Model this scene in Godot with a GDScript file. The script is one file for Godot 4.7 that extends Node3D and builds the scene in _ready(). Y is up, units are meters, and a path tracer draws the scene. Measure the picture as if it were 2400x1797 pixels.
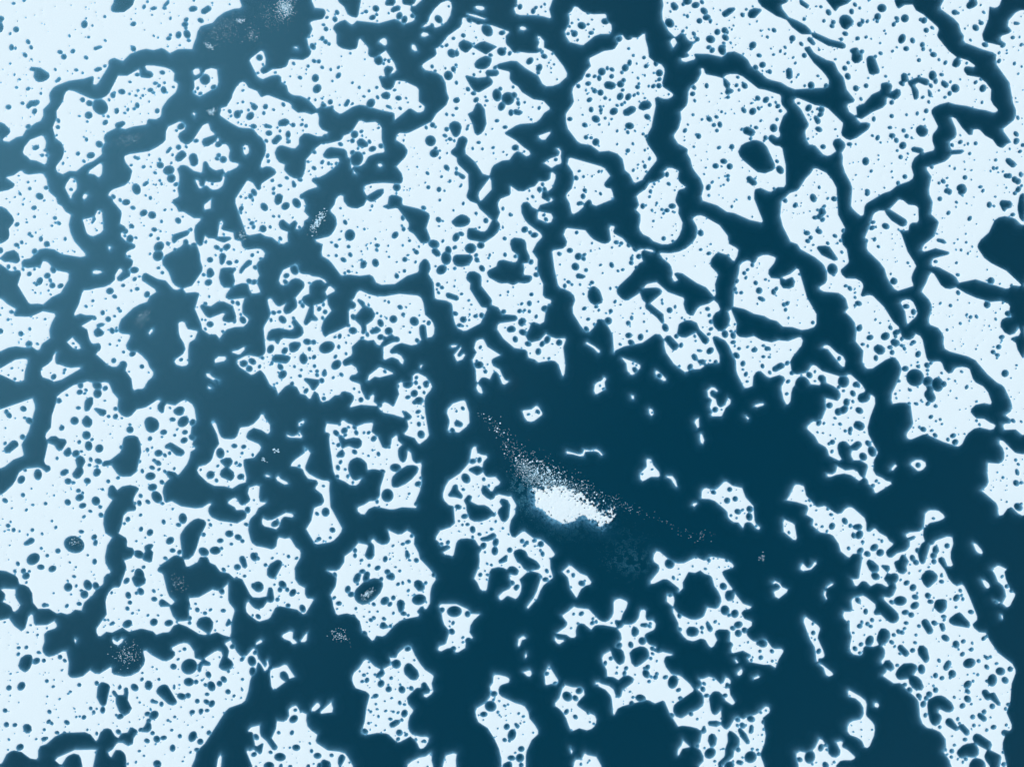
extends Node3D

# A frozen bay seen from straight above: snow-covered ice floes, riddled with melt holes, in dark water.
# Map units in the tables below are 2.5 cm; U turns them into metres. x runs to the right, z towards the viewer's bottom edge.
const U := 0.025
const CX := 1200.0
const CZ := 898.5
const G := 2.0            # spacing of the height grid, in map units
const BAND := 24.0        # how far the drowned rim of a floe reaches out, in map units
const CAM_Y := 60.0

var snow: StandardMaterial3D
var wet_ice: StandardMaterial3D
var slush_mat: StandardMaterial3D
var chip_mat: StandardMaterial3D
var frazil_mat: StandardMaterial3D
var relief := FastNoiseLite.new()
var patchy := FastNoiseLite.new()

func at(px: float, py: float, y := 0.0) -> Vector3:
	return Vector3((px - CX) * U, y, (py - CZ) * U)

func _ready() -> void:
	stage()
	materials()
	setting()
	floes()
	slush()
	frost()

func stage() -> void:
	var cam := Camera3D.new()
	cam.name = "camera"
	cam.position = Vector3(0, CAM_Y, 0)
	cam.rotation_degrees = Vector3(-90, 0, 0)
	cam.fov = rad_to_deg(2.0 * atan(1797.0 * 0.5 * U / CAM_Y))
	cam.near = 0.5
	cam.far = 6000.0
	add_child(cam)
	cam.current = true
	var env := Environment.new()
	env.background_mode = Environment.BG_SKY
	var sky := Sky.new()
	var pan := PanoramaSkyMaterial.new()
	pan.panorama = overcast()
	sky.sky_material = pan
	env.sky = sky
	env.tonemap_mode = Environment.TONE_MAPPER_LINEAR
	env.tonemap_exposure = 0.87
	env.sdfgi_enabled = true
	env.ssao_enabled = true
	env.ssil_enabled = true
	env.volumetric_fog_enabled = true
	env.volumetric_fog_density = 0.0
	var we := WorldEnvironment.new()
	we.name = "world_environment"
	we.environment = env
	add_child(we)
	var sun := DirectionalLight3D.new()
	sun.name = "sun"
	sun.light_energy = 0.6
	sun.light_color = Color(1.0, 0.85, 0.64)
	sun.light_angular_distance = 14.0
	sun.shadow_enabled = true
	add_child(sun)
	sun.look_at_from_position(SUN_AT * 100.0, Vector3.ZERO, Vector3.UP)

const SUN_AT := Vector3(-0.74, 0.58, -0.40)     # where the veiled sun stands
const ADDED_GLOW_AT := Vector3(-0.48, 0.84, -0.27) # centre of a sky glow added to lighten the left water by reflection

func overcast() -> ImageTexture:
	# hazy, thinly clouded blue sky, brightest in the added glow that the left water mirrors
	var w := 512
	var h := 256
	var im := Image.create(w, h, false, Image.FORMAT_RGBF)
	var n := FastNoiseLite.new()
	n.seed = 5
	n.frequency = 1.1
	n.fractal_octaves = 4
	var to_glow := ADDED_GLOW_AT.normalized()
	for j in h:
		var lat := PI * (0.5 - (j + 0.5) / h)
		for i in w:
			var lon := TAU * ((i + 0.5) / w)
			var d := Vector3(sin(lon) * cos(lat), sin(lat), -cos(lon) * cos(lat))
			var ang := rad_to_deg(acos(clampf(d.dot(to_glow), -1.0, 1.0)))
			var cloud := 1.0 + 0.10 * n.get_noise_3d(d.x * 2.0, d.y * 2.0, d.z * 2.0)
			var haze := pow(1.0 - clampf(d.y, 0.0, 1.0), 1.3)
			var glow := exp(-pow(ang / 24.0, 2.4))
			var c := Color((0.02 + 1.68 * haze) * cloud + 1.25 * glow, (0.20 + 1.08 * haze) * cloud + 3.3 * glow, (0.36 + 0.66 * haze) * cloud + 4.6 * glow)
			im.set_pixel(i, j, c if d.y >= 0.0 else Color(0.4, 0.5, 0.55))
	return ImageTexture.create_from_image(im)

func noise_tex(freq: float, lo: Color, hi: Color, sd: int, octaves := 4, as_normal := false) -> NoiseTexture2D:
	var f := FastNoiseLite.new()
	f.seed = sd
	f.frequency = freq
	f.fractal_octaves = octaves
	var t := NoiseTexture2D.new()
	t.width = 512
	t.height = 512
	t.seamless = true
	t.noise = f
	if as_normal:
		t.as_normal_map = true
		t.bump_strength = 3.0
	else:
		var r := Gradient.new()
		r.set_color(0, lo)
		r.set_color(1, hi)
		t.color_ramp = r
	return t

func materials() -> void:
	snow = StandardMaterial3D.new()
	snow.albedo_texture = noise_tex(0.05, Color(0.93, 0.945, 0.955), Color(0.965, 0.97, 0.975), 3)
	snow.roughness = 0.85
	snow.uv1_triplanar = true
	snow.uv1_world_triplanar = true
	snow.uv1_scale = Vector3(0.37, 0.37, 0.37)
	wet_ice = StandardMaterial3D.new()
	wet_ice.albedo_texture = noise_tex(0.06, Color(0.49, 0.73, 0.86), Color(0.58, 0.80, 0.90), 9)
	wet_ice.roughness = 0.6
	wet_ice.uv1_triplanar = true
	wet_ice.uv1_world_triplanar = true
	wet_ice.uv1_scale = Vector3(0.5, 0.5, 0.5)
	slush_mat = snow
	chip_mat = StandardMaterial3D.new()
	chip_mat.albedo_color = Color(0.82, 0.94, 1.0)
	chip_mat.roughness = 0.6
	frazil_mat = StandardMaterial3D.new()
	frazil_mat.albedo_color = Color(0.55, 0.84, 0.92)
	frazil_mat.roughness = 0.8
	relief.seed = 11
	relief.frequency = 1.4
	relief.fractal_octaves = 3
	patchy.seed = 21
	patchy.frequency = 0.12

func structure(o: Node, called: String, label: String, category: String) -> void:
	o.name = called
	o.set_meta("kind", "structure")
	o.set_meta("label", label)
	o.set_meta("category", category)
	add_child(o)

func setting() -> void:
	var bed := MeshInstance3D.new()
	var bm := PlaneMesh.new()
	bm.size = Vector2(3000, 3000)
	bed.mesh = bm
	var bmat := StandardMaterial3D.new()
	bmat.albedo_color = Color(0.05, 0.12, 0.16)
	bmat.roughness = 1.0
	bed.material_override = bmat
	bed.position.y = -4.0
	structure(bed, "sea_bed", "dark muddy bottom under the water", "ground")
	var body := FogVolume.new()
	body.shape = RenderingServer.FOG_VOLUME_SHAPE_BOX
	body.size = Vector3(2990, 3.9, 2990)
	body.position.y = -1.952
	var fm := FogMaterial.new()
	fm.density = 5.4
	fm.albedo = Color(0.0, 0.525, 0.69)
	body.material = fm
	structure(body, "water", "deep teal water between the ice floes", "water")
	var skin := MeshInstance3D.new()
	var sm := PlaneMesh.new()
	sm.size = Vector2(2990, 2990)
	skin.mesh = sm
	var smat := StandardMaterial3D.new()
	smat.transparency = BaseMaterial3D.TRANSPARENCY_ALPHA
	smat.albedo_color = Color(0.9, 0.97, 1.0, 0.0)
	smat.roughness = 0.04
	smat.metallic_specular = 0.5
	skin.material_override = smat
	structure(skin, "water_surface", "still mirror-like surface of the dark water", "water")

# ---------------------------------------------------------------- floes

class Sheet:
	var v := PackedVector3Array()
	var n := PackedVector3Array()
	var ix := PackedInt32Array()
	var seen := {}

func to_mesh(s: Sheet, m: Material) -> MeshInstance3D:
	var a := []
	a.resize(Mesh.ARRAY_MAX)
	a[Mesh.ARRAY_VERTEX] = s.v
	a[Mesh.ARRAY_NORMAL] = s.n
	a[Mesh.ARRAY_INDEX] = s.ix
	var me := ArrayMesh.new()
	me.add_surface_from_arrays(Mesh.PRIMITIVE_TRIANGLES, a)
	me.surface_set_material(0, m)
	var o := MeshInstance3D.new()
	o.mesh = me
	return o

func height(d: float, px: float, py: float) -> float:
	var n := relief.get_noise_2d(px * U, py * U)
	if d >= 0.0:
		return 0.009 * (1.0 - exp(-d / 7.0)) + 0.0007 * n * minf(1.0, d / 8.0)
	return -(0.045 * (1.0 - exp(d / 3.0)) - 0.8 * d * U) * (1.0 + 0.22 * n)

func floes() -> void:
	var rng := RandomNumberGenerator.new()
	rng.seed = 77
	for k in FLOES.size():
		floe(k, FLOES[k], rng)

func floe(_k: int, rec: Array, rng: RandomNumberGenerator) -> void:
	# rec: label, loops (first the outline, then the ponds), dots as x, y, r
	var loops: Array = rec[1]
	var dots: Array = rec[2].duplicate()
	var outline: Array = loops[0]
	var x0 := 1e9
	var y0 := 1e9
	var x1 := -1e9
	var y1 := -1e9
	for i in range(0, outline.size(), 2):
		x0 = minf(x0, outline[i])
		x1 = maxf(x1, outline[i])
		y0 = minf(y0, outline[i + 1])
		y1 = maxf(y1, outline[i + 1])
	var gx := floori((x0 - BAND) / G) - 1
	var gy := floori((y0 - BAND) / G) - 1
	var w := ceili((x1 + BAND) / G) - gx + 2
	var h := ceili((y1 + BAND) / G) - gy + 2
	var dist := PackedFloat32Array()
	dist.resize(w * h)
	dist.fill(BAND)
	var near := PackedInt32Array()
	near.resize(w * h)
	# distance to the outline and the ponds, and where a row crosses them
	var rows: Array = []
	rows.resize(h)
	for j in h:
		rows[j] = PackedFloat32Array()
	for q in loops.size():
		var lp: Array = loops[q]
		var m := lp.size()
		var ax: float = lp[m - 2]
		var ay: float = lp[m - 1]
		for i in range(0, m, 2):
			var bx: float = lp[i]
			var by: float = lp[i + 1]
			var dx := bx - ax
			var dy := by - ay
			var ll := dx * dx + dy * dy + 1e-6
			var i0 := maxi(0, ceili((minf(ax, bx) - BAND) / G) - gx)
			var i1 := mini(w - 1, floori((maxf(ax, bx) + BAND) / G) - gx)
			var j0 := maxi(0, ceili((minf(ay, by) - BAND) / G) - gy)
			var j1 := mini(h - 1, floori((maxf(ay, by) + BAND) / G) - gy)
			for j in range(j0, j1 + 1):
				var py := (j + gy) * G
				if (ay <= py) != (by <= py):
					rows[j].append(ax + (py - ay) / dy * dx)
				var o := j * w
				var ey := py - ay
				for i2 in range(i0, i1 + 1):
					var ex := (i2 + gx) * G - ax
					var t := clampf((ex * dx + ey * dy) / ll, 0.0, 1.0)
					var fx := ex - t * dx
					var fy := ey - t * dy
					var dd := fx * fx + fy * fy
					var was := dist[o + i2]
					if dd < was * was:
						dist[o + i2] = sqrt(dd)
						near[o + i2] = q
			ax = bx
			ay = by
	# outside is negative
	for j in h:
		var xs: PackedFloat32Array = rows[j]
		xs.sort()
		var c := 0
		var o := j * w
		for i in w:
			var px := (i + gx) * G
			while c < xs.size() and xs[c] <= px:
				c += 1
			if c % 2 == 0:
				dist[o + i] = -dist[o + i]
	# pinholes of slush, too small to have been listed
	var listed := dots.size()
	var tries := int(absf((x1 - x0) * (y1 - y0)) / 330.0)
	for t in tries:
		var px := rng.randf_range(x0, x1)
		var py := rng.randf_range(y0, y1)
		var rr := rng.randf_range(0.9, 2.3)
		if patchy.get_noise_2d(px * U * 3.0, py * U * 3.0) + rng.randf_range(-0.5, 0.5) < 0.08:
			continue
		dots.append_array([px, py, rr])
	for i in range(0, dots.size(), 3):
		var px: float = dots[i]
		var py: float = dots[i + 1]
		var r: float = dots[i + 2] + (0.7 if i < listed else 0.0)
		var reach := r + (BAND if i < listed else 4.0)
		var id := loops.size() + i / 3
		# a hole is never quite round
		var e := 1.0 + 0.16 * sin(px * 1.7 + py)
		var ca := cos(px * 0.91)
		var sa := sin(px * 0.91)
		for j in range(maxi(0, ceili((py - reach) / G) - gy), mini(h - 1, floori((py + reach) / G) - gy) + 1):
			var o := j * w
			var ey := (j + gy) * G - py
			for i2 in range(maxi(0, ceili((px - reach) / G) - gx), mini(w - 1, floori((px + reach) / G) - gx) + 1):
				var ex := (i2 + gx) * G - px
				var ux := (ex * ca + ey * sa) * e
				var uy := (ey * ca - ex * sa) / e
				var sd := sqrt(ux * ux + uy * uy) - r
				if sd < dist[o + i2]:
					dist[o + i2] = sd
					if i < listed:
						near[o + i2] = id
					elif sd < 0.0:
						near[o + i2] = -1
	# heights
	var hs := PackedFloat32Array()
	hs.resize(w * h)
	for j in h:
		for i in w:
			hs[j * w + i] = height(dist[j * w + i], (i + gx) * G, (j + gy) * G)
	# cells: above the waterline to the snow, below it to the rim or to the hole they belong to
	var root := Node3D.new()
	root.name = rec[3]
	root.set_meta("label", rec[0])
	root.set_meta("category", "ice floe" if rec[3] == "ice_floe" else "ice scrap")
	root.set_meta("group", "snow-covered ice floes on the dark water" if rec[3] == "ice_floe" else "small scraps of ice adrift between the floes")
	var cx := (x0 + x1) * 0.5
	var cy := (y0 + y1) * 0.5
	root.position = at(cx, cy)
	add_child(root, true)
	var top := Sheet.new()
	var drowned := {}
	var big := {}
	for q in range(1, loops.size()):
		big[q] = true
	for i in range(0, listed, 3):
		if dots[i + 2] >= 5.0:
			big[loops.size() + i / 3] = true
	var ci := PackedInt32Array([0, 1, 1, 0])
	var cj := PackedInt32Array([0, 0, 1, 1])
	for j in h - 1:
		for i in w - 1:
			var a := j * w + i
			var d0 := dist[a]
			var d1 := dist[a + 1]
			var d2 := dist[a + w + 1]
			var d3 := dist[a + w]
			var hi := maxf(maxf(d0, d1), maxf(d2, d3))
			if hi <= -BAND + 0.5:
				continue
			var lo := minf(minf(d0, d1), minf(d2, d3))
			if lo >= 0.0:
				quad(top, [a, a + 1, a + w + 1, a + w], w, h, gx, gy, cx, cy, hs)
				continue
			var who := 0
			var least := 0.0
			for c in 4:
				var b := (j + cj[c]) * w + i + ci[c]
				if dist[b] < least:
					least = dist[b]
					who = near[b]
			if who != 0 and not big.has(who):
				who = -1
			if not drowned.has(who):
				drowned[who] = Sheet.new()
			if hi <= 0.0:
				quad(drowned[who], [a, a + 1, a + w + 1, a + w], w, h, gx, gy, cx, cy, hs)
				continue
			# the waterline crosses this cell
			var cor := [a, a + 1, a + w + 1, a + w]
			var dry := []
			var low := []
			for c in 4:
				var p: int = cor[c]
				var q: int = cor[(c + 1) % 4]
				if dist[p] > 0.0:
					dry.append(p)
				else:
					low.append(p)
				if (dist[p] > 0.0) != (dist[q] > 0.0):
					var key := Vector2i(mini(p, q), maxi(p, q))
					dry.append(key)
					low.append(key)
			fan(top, dry, dist, w, h, gx, gy, cx, cy, hs)
			fan(drowned[who], low, dist, w, h, gx, gy, cx, cy, hs)
	if top.ix.size() > 0:
		var t := to_mesh(top, snow)
		t.name = "snow_top"
		root.add_child(t, true)
	for who in drowned:
		var s: Sheet = drowned[who]
		if s.ix.size() == 0:
			continue
		var o := to_mesh(s, wet_ice)
		if who == 0:
			o.name = "submerged_rim"
		elif who == -1:
			o.name = "small_melt_holes"
			o.set_meta("kind", "stuff")
		else:
			o.name = "melt_hole"
		root.add_child(o, true)

func vert(s: Sheet, a: int, w: int, h: int, gx: int, gy: int, cx: float, cy: float, hs: PackedFloat32Array) -> int:
	if s.seen.has(a):
		return s.seen[a]
	var i := a % w
	var j := a / w
	var l := hs[a - 1] if i > 0 else hs[a]
	var r := hs[a + 1] if i < w - 1 else hs[a]
	var u := hs[a - w] if j > 0 else hs[a]
	var d := hs[a + w] if j < h - 1 else hs[a]
	var id := s.v.size()
	s.v.append(Vector3(((i + gx) * G - cx) * U, hs[a], ((j + gy) * G - cy) * U))
	s.n.append(Vector3((l - r) / (2.0 * G * U), 1.0, (u - d) / (2.0 * G * U)).normalized())
	s.seen[a] = id
	return id

func quad(s: Sheet, c: Array, w: int, h: int, gx: int, gy: int, cx: float, cy: float, hs: PackedFloat32Array) -> void:
	var p0 := vert(s, c[0], w, h, gx, gy, cx, cy, hs)
	var p1 := vert(s, c[1], w, h, gx, gy, cx, cy, hs)
	var p2 := vert(s, c[2], w, h, gx, gy, cx, cy, hs)
	var p3 := vert(s, c[3], w, h, gx, gy, cx, cy, hs)
	s.ix.append(p0); s.ix.append(p1); s.ix.append(p2)
	s.ix.append(p0); s.ix.append(p2); s.ix.append(p3)

func fan(s: Sheet, poly: Array, dist: PackedFloat32Array, w: int, h: int, gx: int, gy: int, cx: float, cy: float, hs: PackedFloat32Array) -> void:
	if poly.size() < 3:
		return
	var ids := PackedInt32Array()
	for p in poly:
		if p is int:
			ids.append(vert(s, p, w, h, gx, gy, cx, cy, hs))
			continue
		if s.seen.has(p):
			ids.append(s.seen[p])
			continue
		var a := vert(s, p.x, w, h, gx, gy, cx, cy, hs)
		var b := vert(s, p.y, w, h, gx, gy, cx, cy, hs)
		var t := dist[p.x] / (dist[p.x] - dist[p.y])
		var q := s.v[a].lerp(s.v[b], t)
		q.y = 0.0
		var id := s.v.size()
		s.v.append(q)
		s.n.append(s.n[a].lerp(s.n[b], t).normalized())
		s.seen[p] = id
		ids.append(id)
	for i in range(1, ids.size() - 1):
		s.ix.append(ids[0]); s.ix.append(ids[i]); s.ix.append(ids[i + 1])

# ---------------------------------------------------------------- crushed ice, drifting chips and frost

func chip_mesh(sd: int, flat: float) -> ArrayMesh:
	# an irregular broken chip, about one unit across
	var rng := RandomNumberGenerator.new()
	rng.seed = sd
	var k := 5 + sd % 3
	var ring := []
	for i in k:
		var a := TAU * (i + rng.randf_range(-0.25, 0.25)) / k
		var r := rng.randf_range(0.32, 0.55)
		ring.append(Vector3(cos(a) * r, 0, sin(a) * r))
	var st := SurfaceTool.new()
	st.begin(Mesh.PRIMITIVE_TRIANGLES)
	st.set_smooth_group(-1)
	var peak := Vector3(rng.randf_range(-0.1, 0.1), flat, rng.randf_range(-0.1, 0.1))
	for i in k:
		var p: Vector3 = ring[i]
		var q: Vector3 = ring[(i + 1) % k]
		var pu := p * 0.86 + Vector3.UP * flat * 0.8
		var qu := q * 0.86 + Vector3.UP * flat * 0.8
		var pd := p * 0.8 - Vector3.UP * flat * 0.6
		var qd := q * 0.8 - Vector3.UP * flat * 0.6
		for t in [[peak, pu, qu], [pu, p, q], [pu, q, qu], [p, pd, qd], [p, qd, q]]:
			for c in t:
				st.add_vertex(c)
	st.generate_normals()
	return st.commit()

func swarm(called: String, label: String, category: String, spots: Array, mesh: Mesh, mat: Material, spread_tilt: float, rng: RandomNumberGenerator) -> void:
	# spots: position and size of each chip; nobody could count them
	var mm := MultiMesh.new()
	mm.transform_format = MultiMesh.TRANSFORM_3D
	mm.mesh = mesh
	mm.instance_count = spots.size()
	for i in spots.size():
		var b := Basis(Vector3.UP, rng.randf() * TAU) * Basis(Vector3.RIGHT, rng.randf_range(-spread_tilt, spread_tilt))
		var s: float = spots[i][1]
		mm.set_instance_transform(i, Transform3D(b.scaled(Vector3(s, s, s * rng.randf_range(0.5, 1.0))), spots[i][0]))
	var o := MultiMeshInstance3D.new()
	o.multimesh = mm
	o.material_override = mat
	o.name = called
	o.set_meta("kind", "stuff")
	o.set_meta("label", label)
	o.set_meta("category", category)
	add_child(o, true)

func on_line(line: Array, t: float) -> Vector2:
	var f := clampf(t, 0.0, 0.9999) * (line.size() - 1)
	var i := int(f)
	return (line[i] as Vector2).lerp(line[i + 1], f - i)

func slush() -> void:
	var rng := RandomNumberGenerator.new()
	rng.seed = 404
	slush_heap()
	# the drift of broken chips along its upper side
	var drift := [Vector2(1128, 968), Vector2(1158, 994), Vector2(1180, 1022), Vector2(1200, 1052), Vector2(1228, 1080), Vector2(1262, 1100), Vector2(1300, 1118), Vector2(1350, 1140), Vector2(1398, 1160), Vector2(1436, 1176)]
	var wide := [7.0, 12.0, 13.0, 22.0, 24.0, 24.0, 20.0, 16.0, 12.0, 6.0]
	var share := [0.09, 0.20, 0.18, 0.45, 0.8, 1.3, 0.9, 0.35, 0.2, 0.1]
	var meshes := [chip_mesh(1, 0.12), chip_mesh(2, 0.15), chip_mesh(3, 0.10), chip_mesh(4, 0.14)]
	for m in meshes:
		m.surface_set_material(0, chip_mat)
	var placed := 0
	while placed < 90:
		var t := rng.randf()
		var k := int(t * 9.0)
		if rng.randf() * 1.3 > share[k]:
			continue
		var p := on_line(drift, t)
		var q: Vector2 = p + Vector2(rng.randfn(0, 0.55), rng.randfn(0, 0.55)) * wide[k]
		var s := rng.randf_range(0.06, 0.125)
		var o := MeshInstance3D.new()
		o.mesh = meshes[placed % 4]
		o.name = "ice_chip"
		o.set_meta("label", "broken white ice chip in the drift along the crushed ice heap")
		o.set_meta("category", "ice chip")
		o.set_meta("group", "broken ice chips drifting beside the crushed ice heap")
		o.transform = Transform3D((Basis(Vector3.UP, rng.randf() * TAU) * Basis(Vector3.RIGHT, rng.randf_range(-0.12, 0.12))).scaled(Vector3(s, s, s)), at(q.x, q.y, 0.012))
		add_child(o, true)
		placed += 1
	var fine := []
	while fine.size() < 900:
		var t := rng.randf()
		var k := int(t * 9.0)
		if rng.randf() * 1.3 > share[k]:
			continue
		var q: Vector2 = on_line(drift, t) + Vector2(rng.randfn(0, 0.7), rng.randfn(0.15, 0.7)) * wide[k] * 1.1
		fine.append([at(q.x, q.y, 0.006), rng.randf_range(0.018, 0.05)])
	# between the drift and the heap
	while fine.size() < 2000:
		var t := rng.randf_range(0.42, 0.80)
		var a := on_line(drift, t)
		var q := a + Vector2(rng.randfn(-3, 8), absf(rng.randfn(20, 15)))
		fine.append([at(q.x, q.y, 0.006), rng.randf_range(0.02, 0.06)])
	swarm("brash_ice", "fine white brash ice strewn along the upper side of the crushed ice heap", "brash ice", fine, meshes[0], chip_mat, 0.15, rng)
	# a long faint tail of crumbs towards the arch-shaped floe
	var tail := []
	var tl := [Vector2(1440, 1170), Vector2(1490, 1196), Vector2(1560, 1222), Vector2(1640, 1262), Vector2(1665, 1254)]
	for i in 130:
		var q: Vector2 = on_line(tl, pow(rng.randf(), 1.5)) + Vector2(rng.randfn(0, 9), rng.randfn(0, 6))
		tail.append([at(q.x, q.y, -0.02), rng.randf_range(0.02, 0.055)])
	swarm("ice_crumbs", "sparse tail of ice crumbs trailing away from the crushed ice heap", "ice crumbs", tail, meshes[1], chip_mat, 0.12, rng)
	# frazil: flakes hanging under water
	var beds := [[1228, 1150, 30, 46, 2200, 0.08, 0.24, "pale veil of slush under water beside the crushed ice heap"],
		[1480, 1318, 46, 30, 1800, 0.12, 0.28, "faint cloud of frazil ice under water below the crushed ice heap"],
		[1330, 1246, 70, 22, 1500, 0.18, 0.34, "thin drift of frazil ice under the lower edge of the crushed ice heap"],
		[1466, 1268, 40, 24, 900, 0.20, 0.34, "wisps of frazil ice under water beyond the end of the crushed ice heap"]]
	for b in beds:
		var spots := []
		var n := FastNoiseLite.new()
		n.seed = int(b[0])
		n.frequency = 0.045
		n.fractal_octaves = 3
		var guard := 0
		while spots.size() < b[4] and guard < 40000:
			guard += 1
			var q := Vector2(b[0] + rng.randfn(0, 0.6) * b[2], b[1] + rng.randfn(0, 0.6) * b[3])
			if n.get_noise_2d(q.x, q.y) < -0.02:
				continue
			spots.append([at(q.x, q.y, -rng.randf_range(b[5], b[6])), rng.randf_range(0.025, 0.07)])
		swarm("frazil_ice", b[7], "frazil ice", spots, meshes[2], frazil_mat, 0.5, rng)

func slush_heap() -> void:
	var pts := PackedVector2Array([Vector2(1254, 1142), Vector2(1273, 1144), Vector2(1292, 1139), Vector2(1303, 1134), Vector2(1322, 1142), Vector2(1336, 1147), Vector2(1355, 1158), Vector2(1368, 1166), Vector2(1382, 1174), Vector2(1398, 1185), Vector2(1404, 1199), Vector2(1415, 1204), Vector2(1425, 1202), Vector2(1434, 1193), Vector2(1439, 1202), Vector2(1431, 1215), Vector2(1425, 1223), Vector2(1412, 1231), Vector2(1396, 1223), Vector2(1379, 1215), Vector2(1360, 1210), Vector2(1347, 1218), Vector2(1333, 1223), Vector2(1320, 1223), Vector2(1300, 1218), Vector2(1287, 1207), Vector2(1273, 1193), Vector2(1260, 1188), Vector2(1254, 1177), Vector2(1252, 1161)])
	var n := FastNoiseLite.new()
	n.seed = 31
	n.frequency = 0.055
	n.fractal_octaves = 4
	var lumps := FastNoiseLite.new()
	lumps.seed = 8
	lumps.frequency = 0.16
	lumps.fractal_octaves = 3
	var g := 1.6
	var ox := 1190.0
	var oy := 1090.0
	var w := int(300 / g)
	var h := int(190 / g)
	var hs := PackedFloat32Array()
	hs.resize(w * h)
	for j in h:
		for i in w:
			var p := Vector2(ox + i * g, oy + j * g)
			var d := 1e9
			for k in pts.size():
				d = minf(d, p.distance_to(Geometry2D.get_closest_point_to_segment(p, pts[k], pts[(k + 1) % pts.size()])))
			if not Geometry2D.is_point_in_polygon(p, pts):
				d = -d
			# the upper side is broken and ragged, the lower side slides smoothly under water
			var side := clampf((p.y - (1130.0 + (p.x - 1250.0) * 0.42)) / 45.0, 0.0, 1.0)
			d += lerpf(11.0, 3.0, side) * n.get_noise_2d(p.x, p.y) * 2.0
			d -= 60.0 * maxf(0.0, n.get_noise_2d(p.x * 1.9 + 300.0, p.y * 1.9) - lerpf(0.16, 0.36, side))
			var y := 0.0
			if d >= 0.0:
				y = 0.05 * (1.0 - exp(-d / 16.0)) + 0.007 * lumps.get_noise_2d(p.x, p.y) * minf(1.0, d / 6.0)
			else:
				y = d * U * lerpf(0.9, 0.42, side) * (1.0 + 0.3 * lumps.get_noise_2d(p.x, p.y))
			hs[j * w + i] = y
	var root := Node3D.new()
	root.name = "crushed_ice_heap"
	root.set_meta("label", "bright white heap of crushed ice and slush in the middle of the open water")
	root.set_meta("category", "ice heap")
	root.position = at(ox, oy)
	add_child(root)
	var dry := Sheet.new()
	var low := Sheet.new()
	for j in range(1, h - 2):
		for i in range(1, w - 2):
			var a := j * w + i
			var hi := maxf(maxf(hs[a], hs[a + 1]), maxf(hs[a + w], hs[a + w + 1]))
			if hi < -0.62:
				continue
			var s := dry if hi > 0.0 else low
			heap_quad(s, [a, a + 1, a + w + 1, a + w], w, g, hs)
	var t := to_mesh(dry, snow)
	t.name = "snow_crust"
	root.add_child(t)
	var r := to_mesh(low, wet_ice)
	r.name = "submerged_slush"
	root.add_child(r)

func heap_quad(s: Sheet, c: Array, w: int, g: float, hs: PackedFloat32Array) -> void:
	var id := PackedInt32Array()
	for a: int in c:
		if not s.seen.has(a):
			s.seen[a] = s.v.size()
			s.v.append(Vector3((a % w) * g * U, hs[a], (a / w) * g * U))
			s.n.append(Vector3((hs[a - 1] - hs[a + 1]) / (2 * g * U), 1.0, (hs[a - w] - hs[a + w]) / (2 * g * U)).normalized())
		id.append(s.seen[a])
	for k in [0, 1, 2, 0, 2, 3]:
		s.ix.append(id[k])

func frost() -> void:
	# patches of frost flakes lying on the still water: centre, half axes, turn, count, flake size, label
	var rng := RandomNumberGenerator.new()
	rng.seed = 909
	var flake := chip_mesh(7, 0.06)
	flake.surface_set_material(0, chip_mat)
	var beds := [
		[668, 18, 20, 22, 0.3, 420, 0.055, "white feathery frost patch on dark water at the top edge"],
		[640, 40, 40, 26, 0.2, 160, 0.035, "thin veil of frost round the white patch at the top edge"],
		[520, 68, 46, 30, -0.4, 260, 0.035, "grainy grey frost film in the large dark bay at the top"],
		[563, 48, 9, 5, 0.2, 60, 0.05, "small bright cluster of frost in the large dark bay"],
		[590, 80, 14, 16, 0.6, 70, 0.045, "loose frost flecks near the middle of the large dark bay"],
		[489, 107, 14, 6, 0.5, 80, 0.05, "curved frost streak in the lower part of the large dark bay"],
		[495, 262, 9, 6, -0.3, 90, 0.055, "bright frost cluster in the channel of the upper left"],
		[745, 518, 8, 28, 0.55, 170, 0.075, "bright slanting band of ice crystals beside the ragged upper left floe"],
		[565, 551, 13, 9, 0.5, 50, 0.045, "frost flecks at the mouth of a channel in the upper left"],
		[647, 1054, 9, 6, 0.1, 24, 0.07, "pair of small frost rosettes in dark water left of the squarish floe"],
		[616, 1078, 7, 5, 0.6, 18, 0.07, "small bright frost rosette near the floe with stacked holes"],
		[860, 1392, 15, 7, -0.6, 110, 0.055, "frost flakes floating in the slanted pond of the round floe"],
		[297, 1536, 30, 26, 0.2, 150, 0.05, "scattered frost flakes in the lower left round bay"],
		[795, 1488, 22, 14, 0.3, 90, 0.05, "frost needles on dark water right of the forked scrap"],
		[177, 1272, 15, 14, 0.0, 45, 0.045, "frost flakes in the round pond of the vast pitted floe"],
		[420, 1368, 22, 16, 0.4, 60, 0.04, "frost flecks on the dark pool inside the vast pitted floe"],
		[335, 742, 12, 22, 0.6, 160, 0.03, "faint brushed frost film on the dark pool left of centre"],
		[300, 325, 36, 14, -0.2, 150, 0.03, "faint frost film in the channel below the oval floe"],
		[1788, 1306, 9, 9, 0.0, 22, 0.05, "few faint ice crystals in the lower right open water"]]
	for b in beds:
		var spots := []
		for i in int(b[5]):
			var q := Vector2(rng.randfn(0, 0.55) * b[2], rng.randfn(0, 0.55) * b[3]).rotated(b[4])
			spots.append([at(b[0] + q.x, b[1] + q.y, 0.003), b[6] * rng.randf_range(0.4, 1.35)])
		swarm("frost_flakes", b[7], "frost", spots, flake, chip_mat, 0.06, rng)


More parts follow.
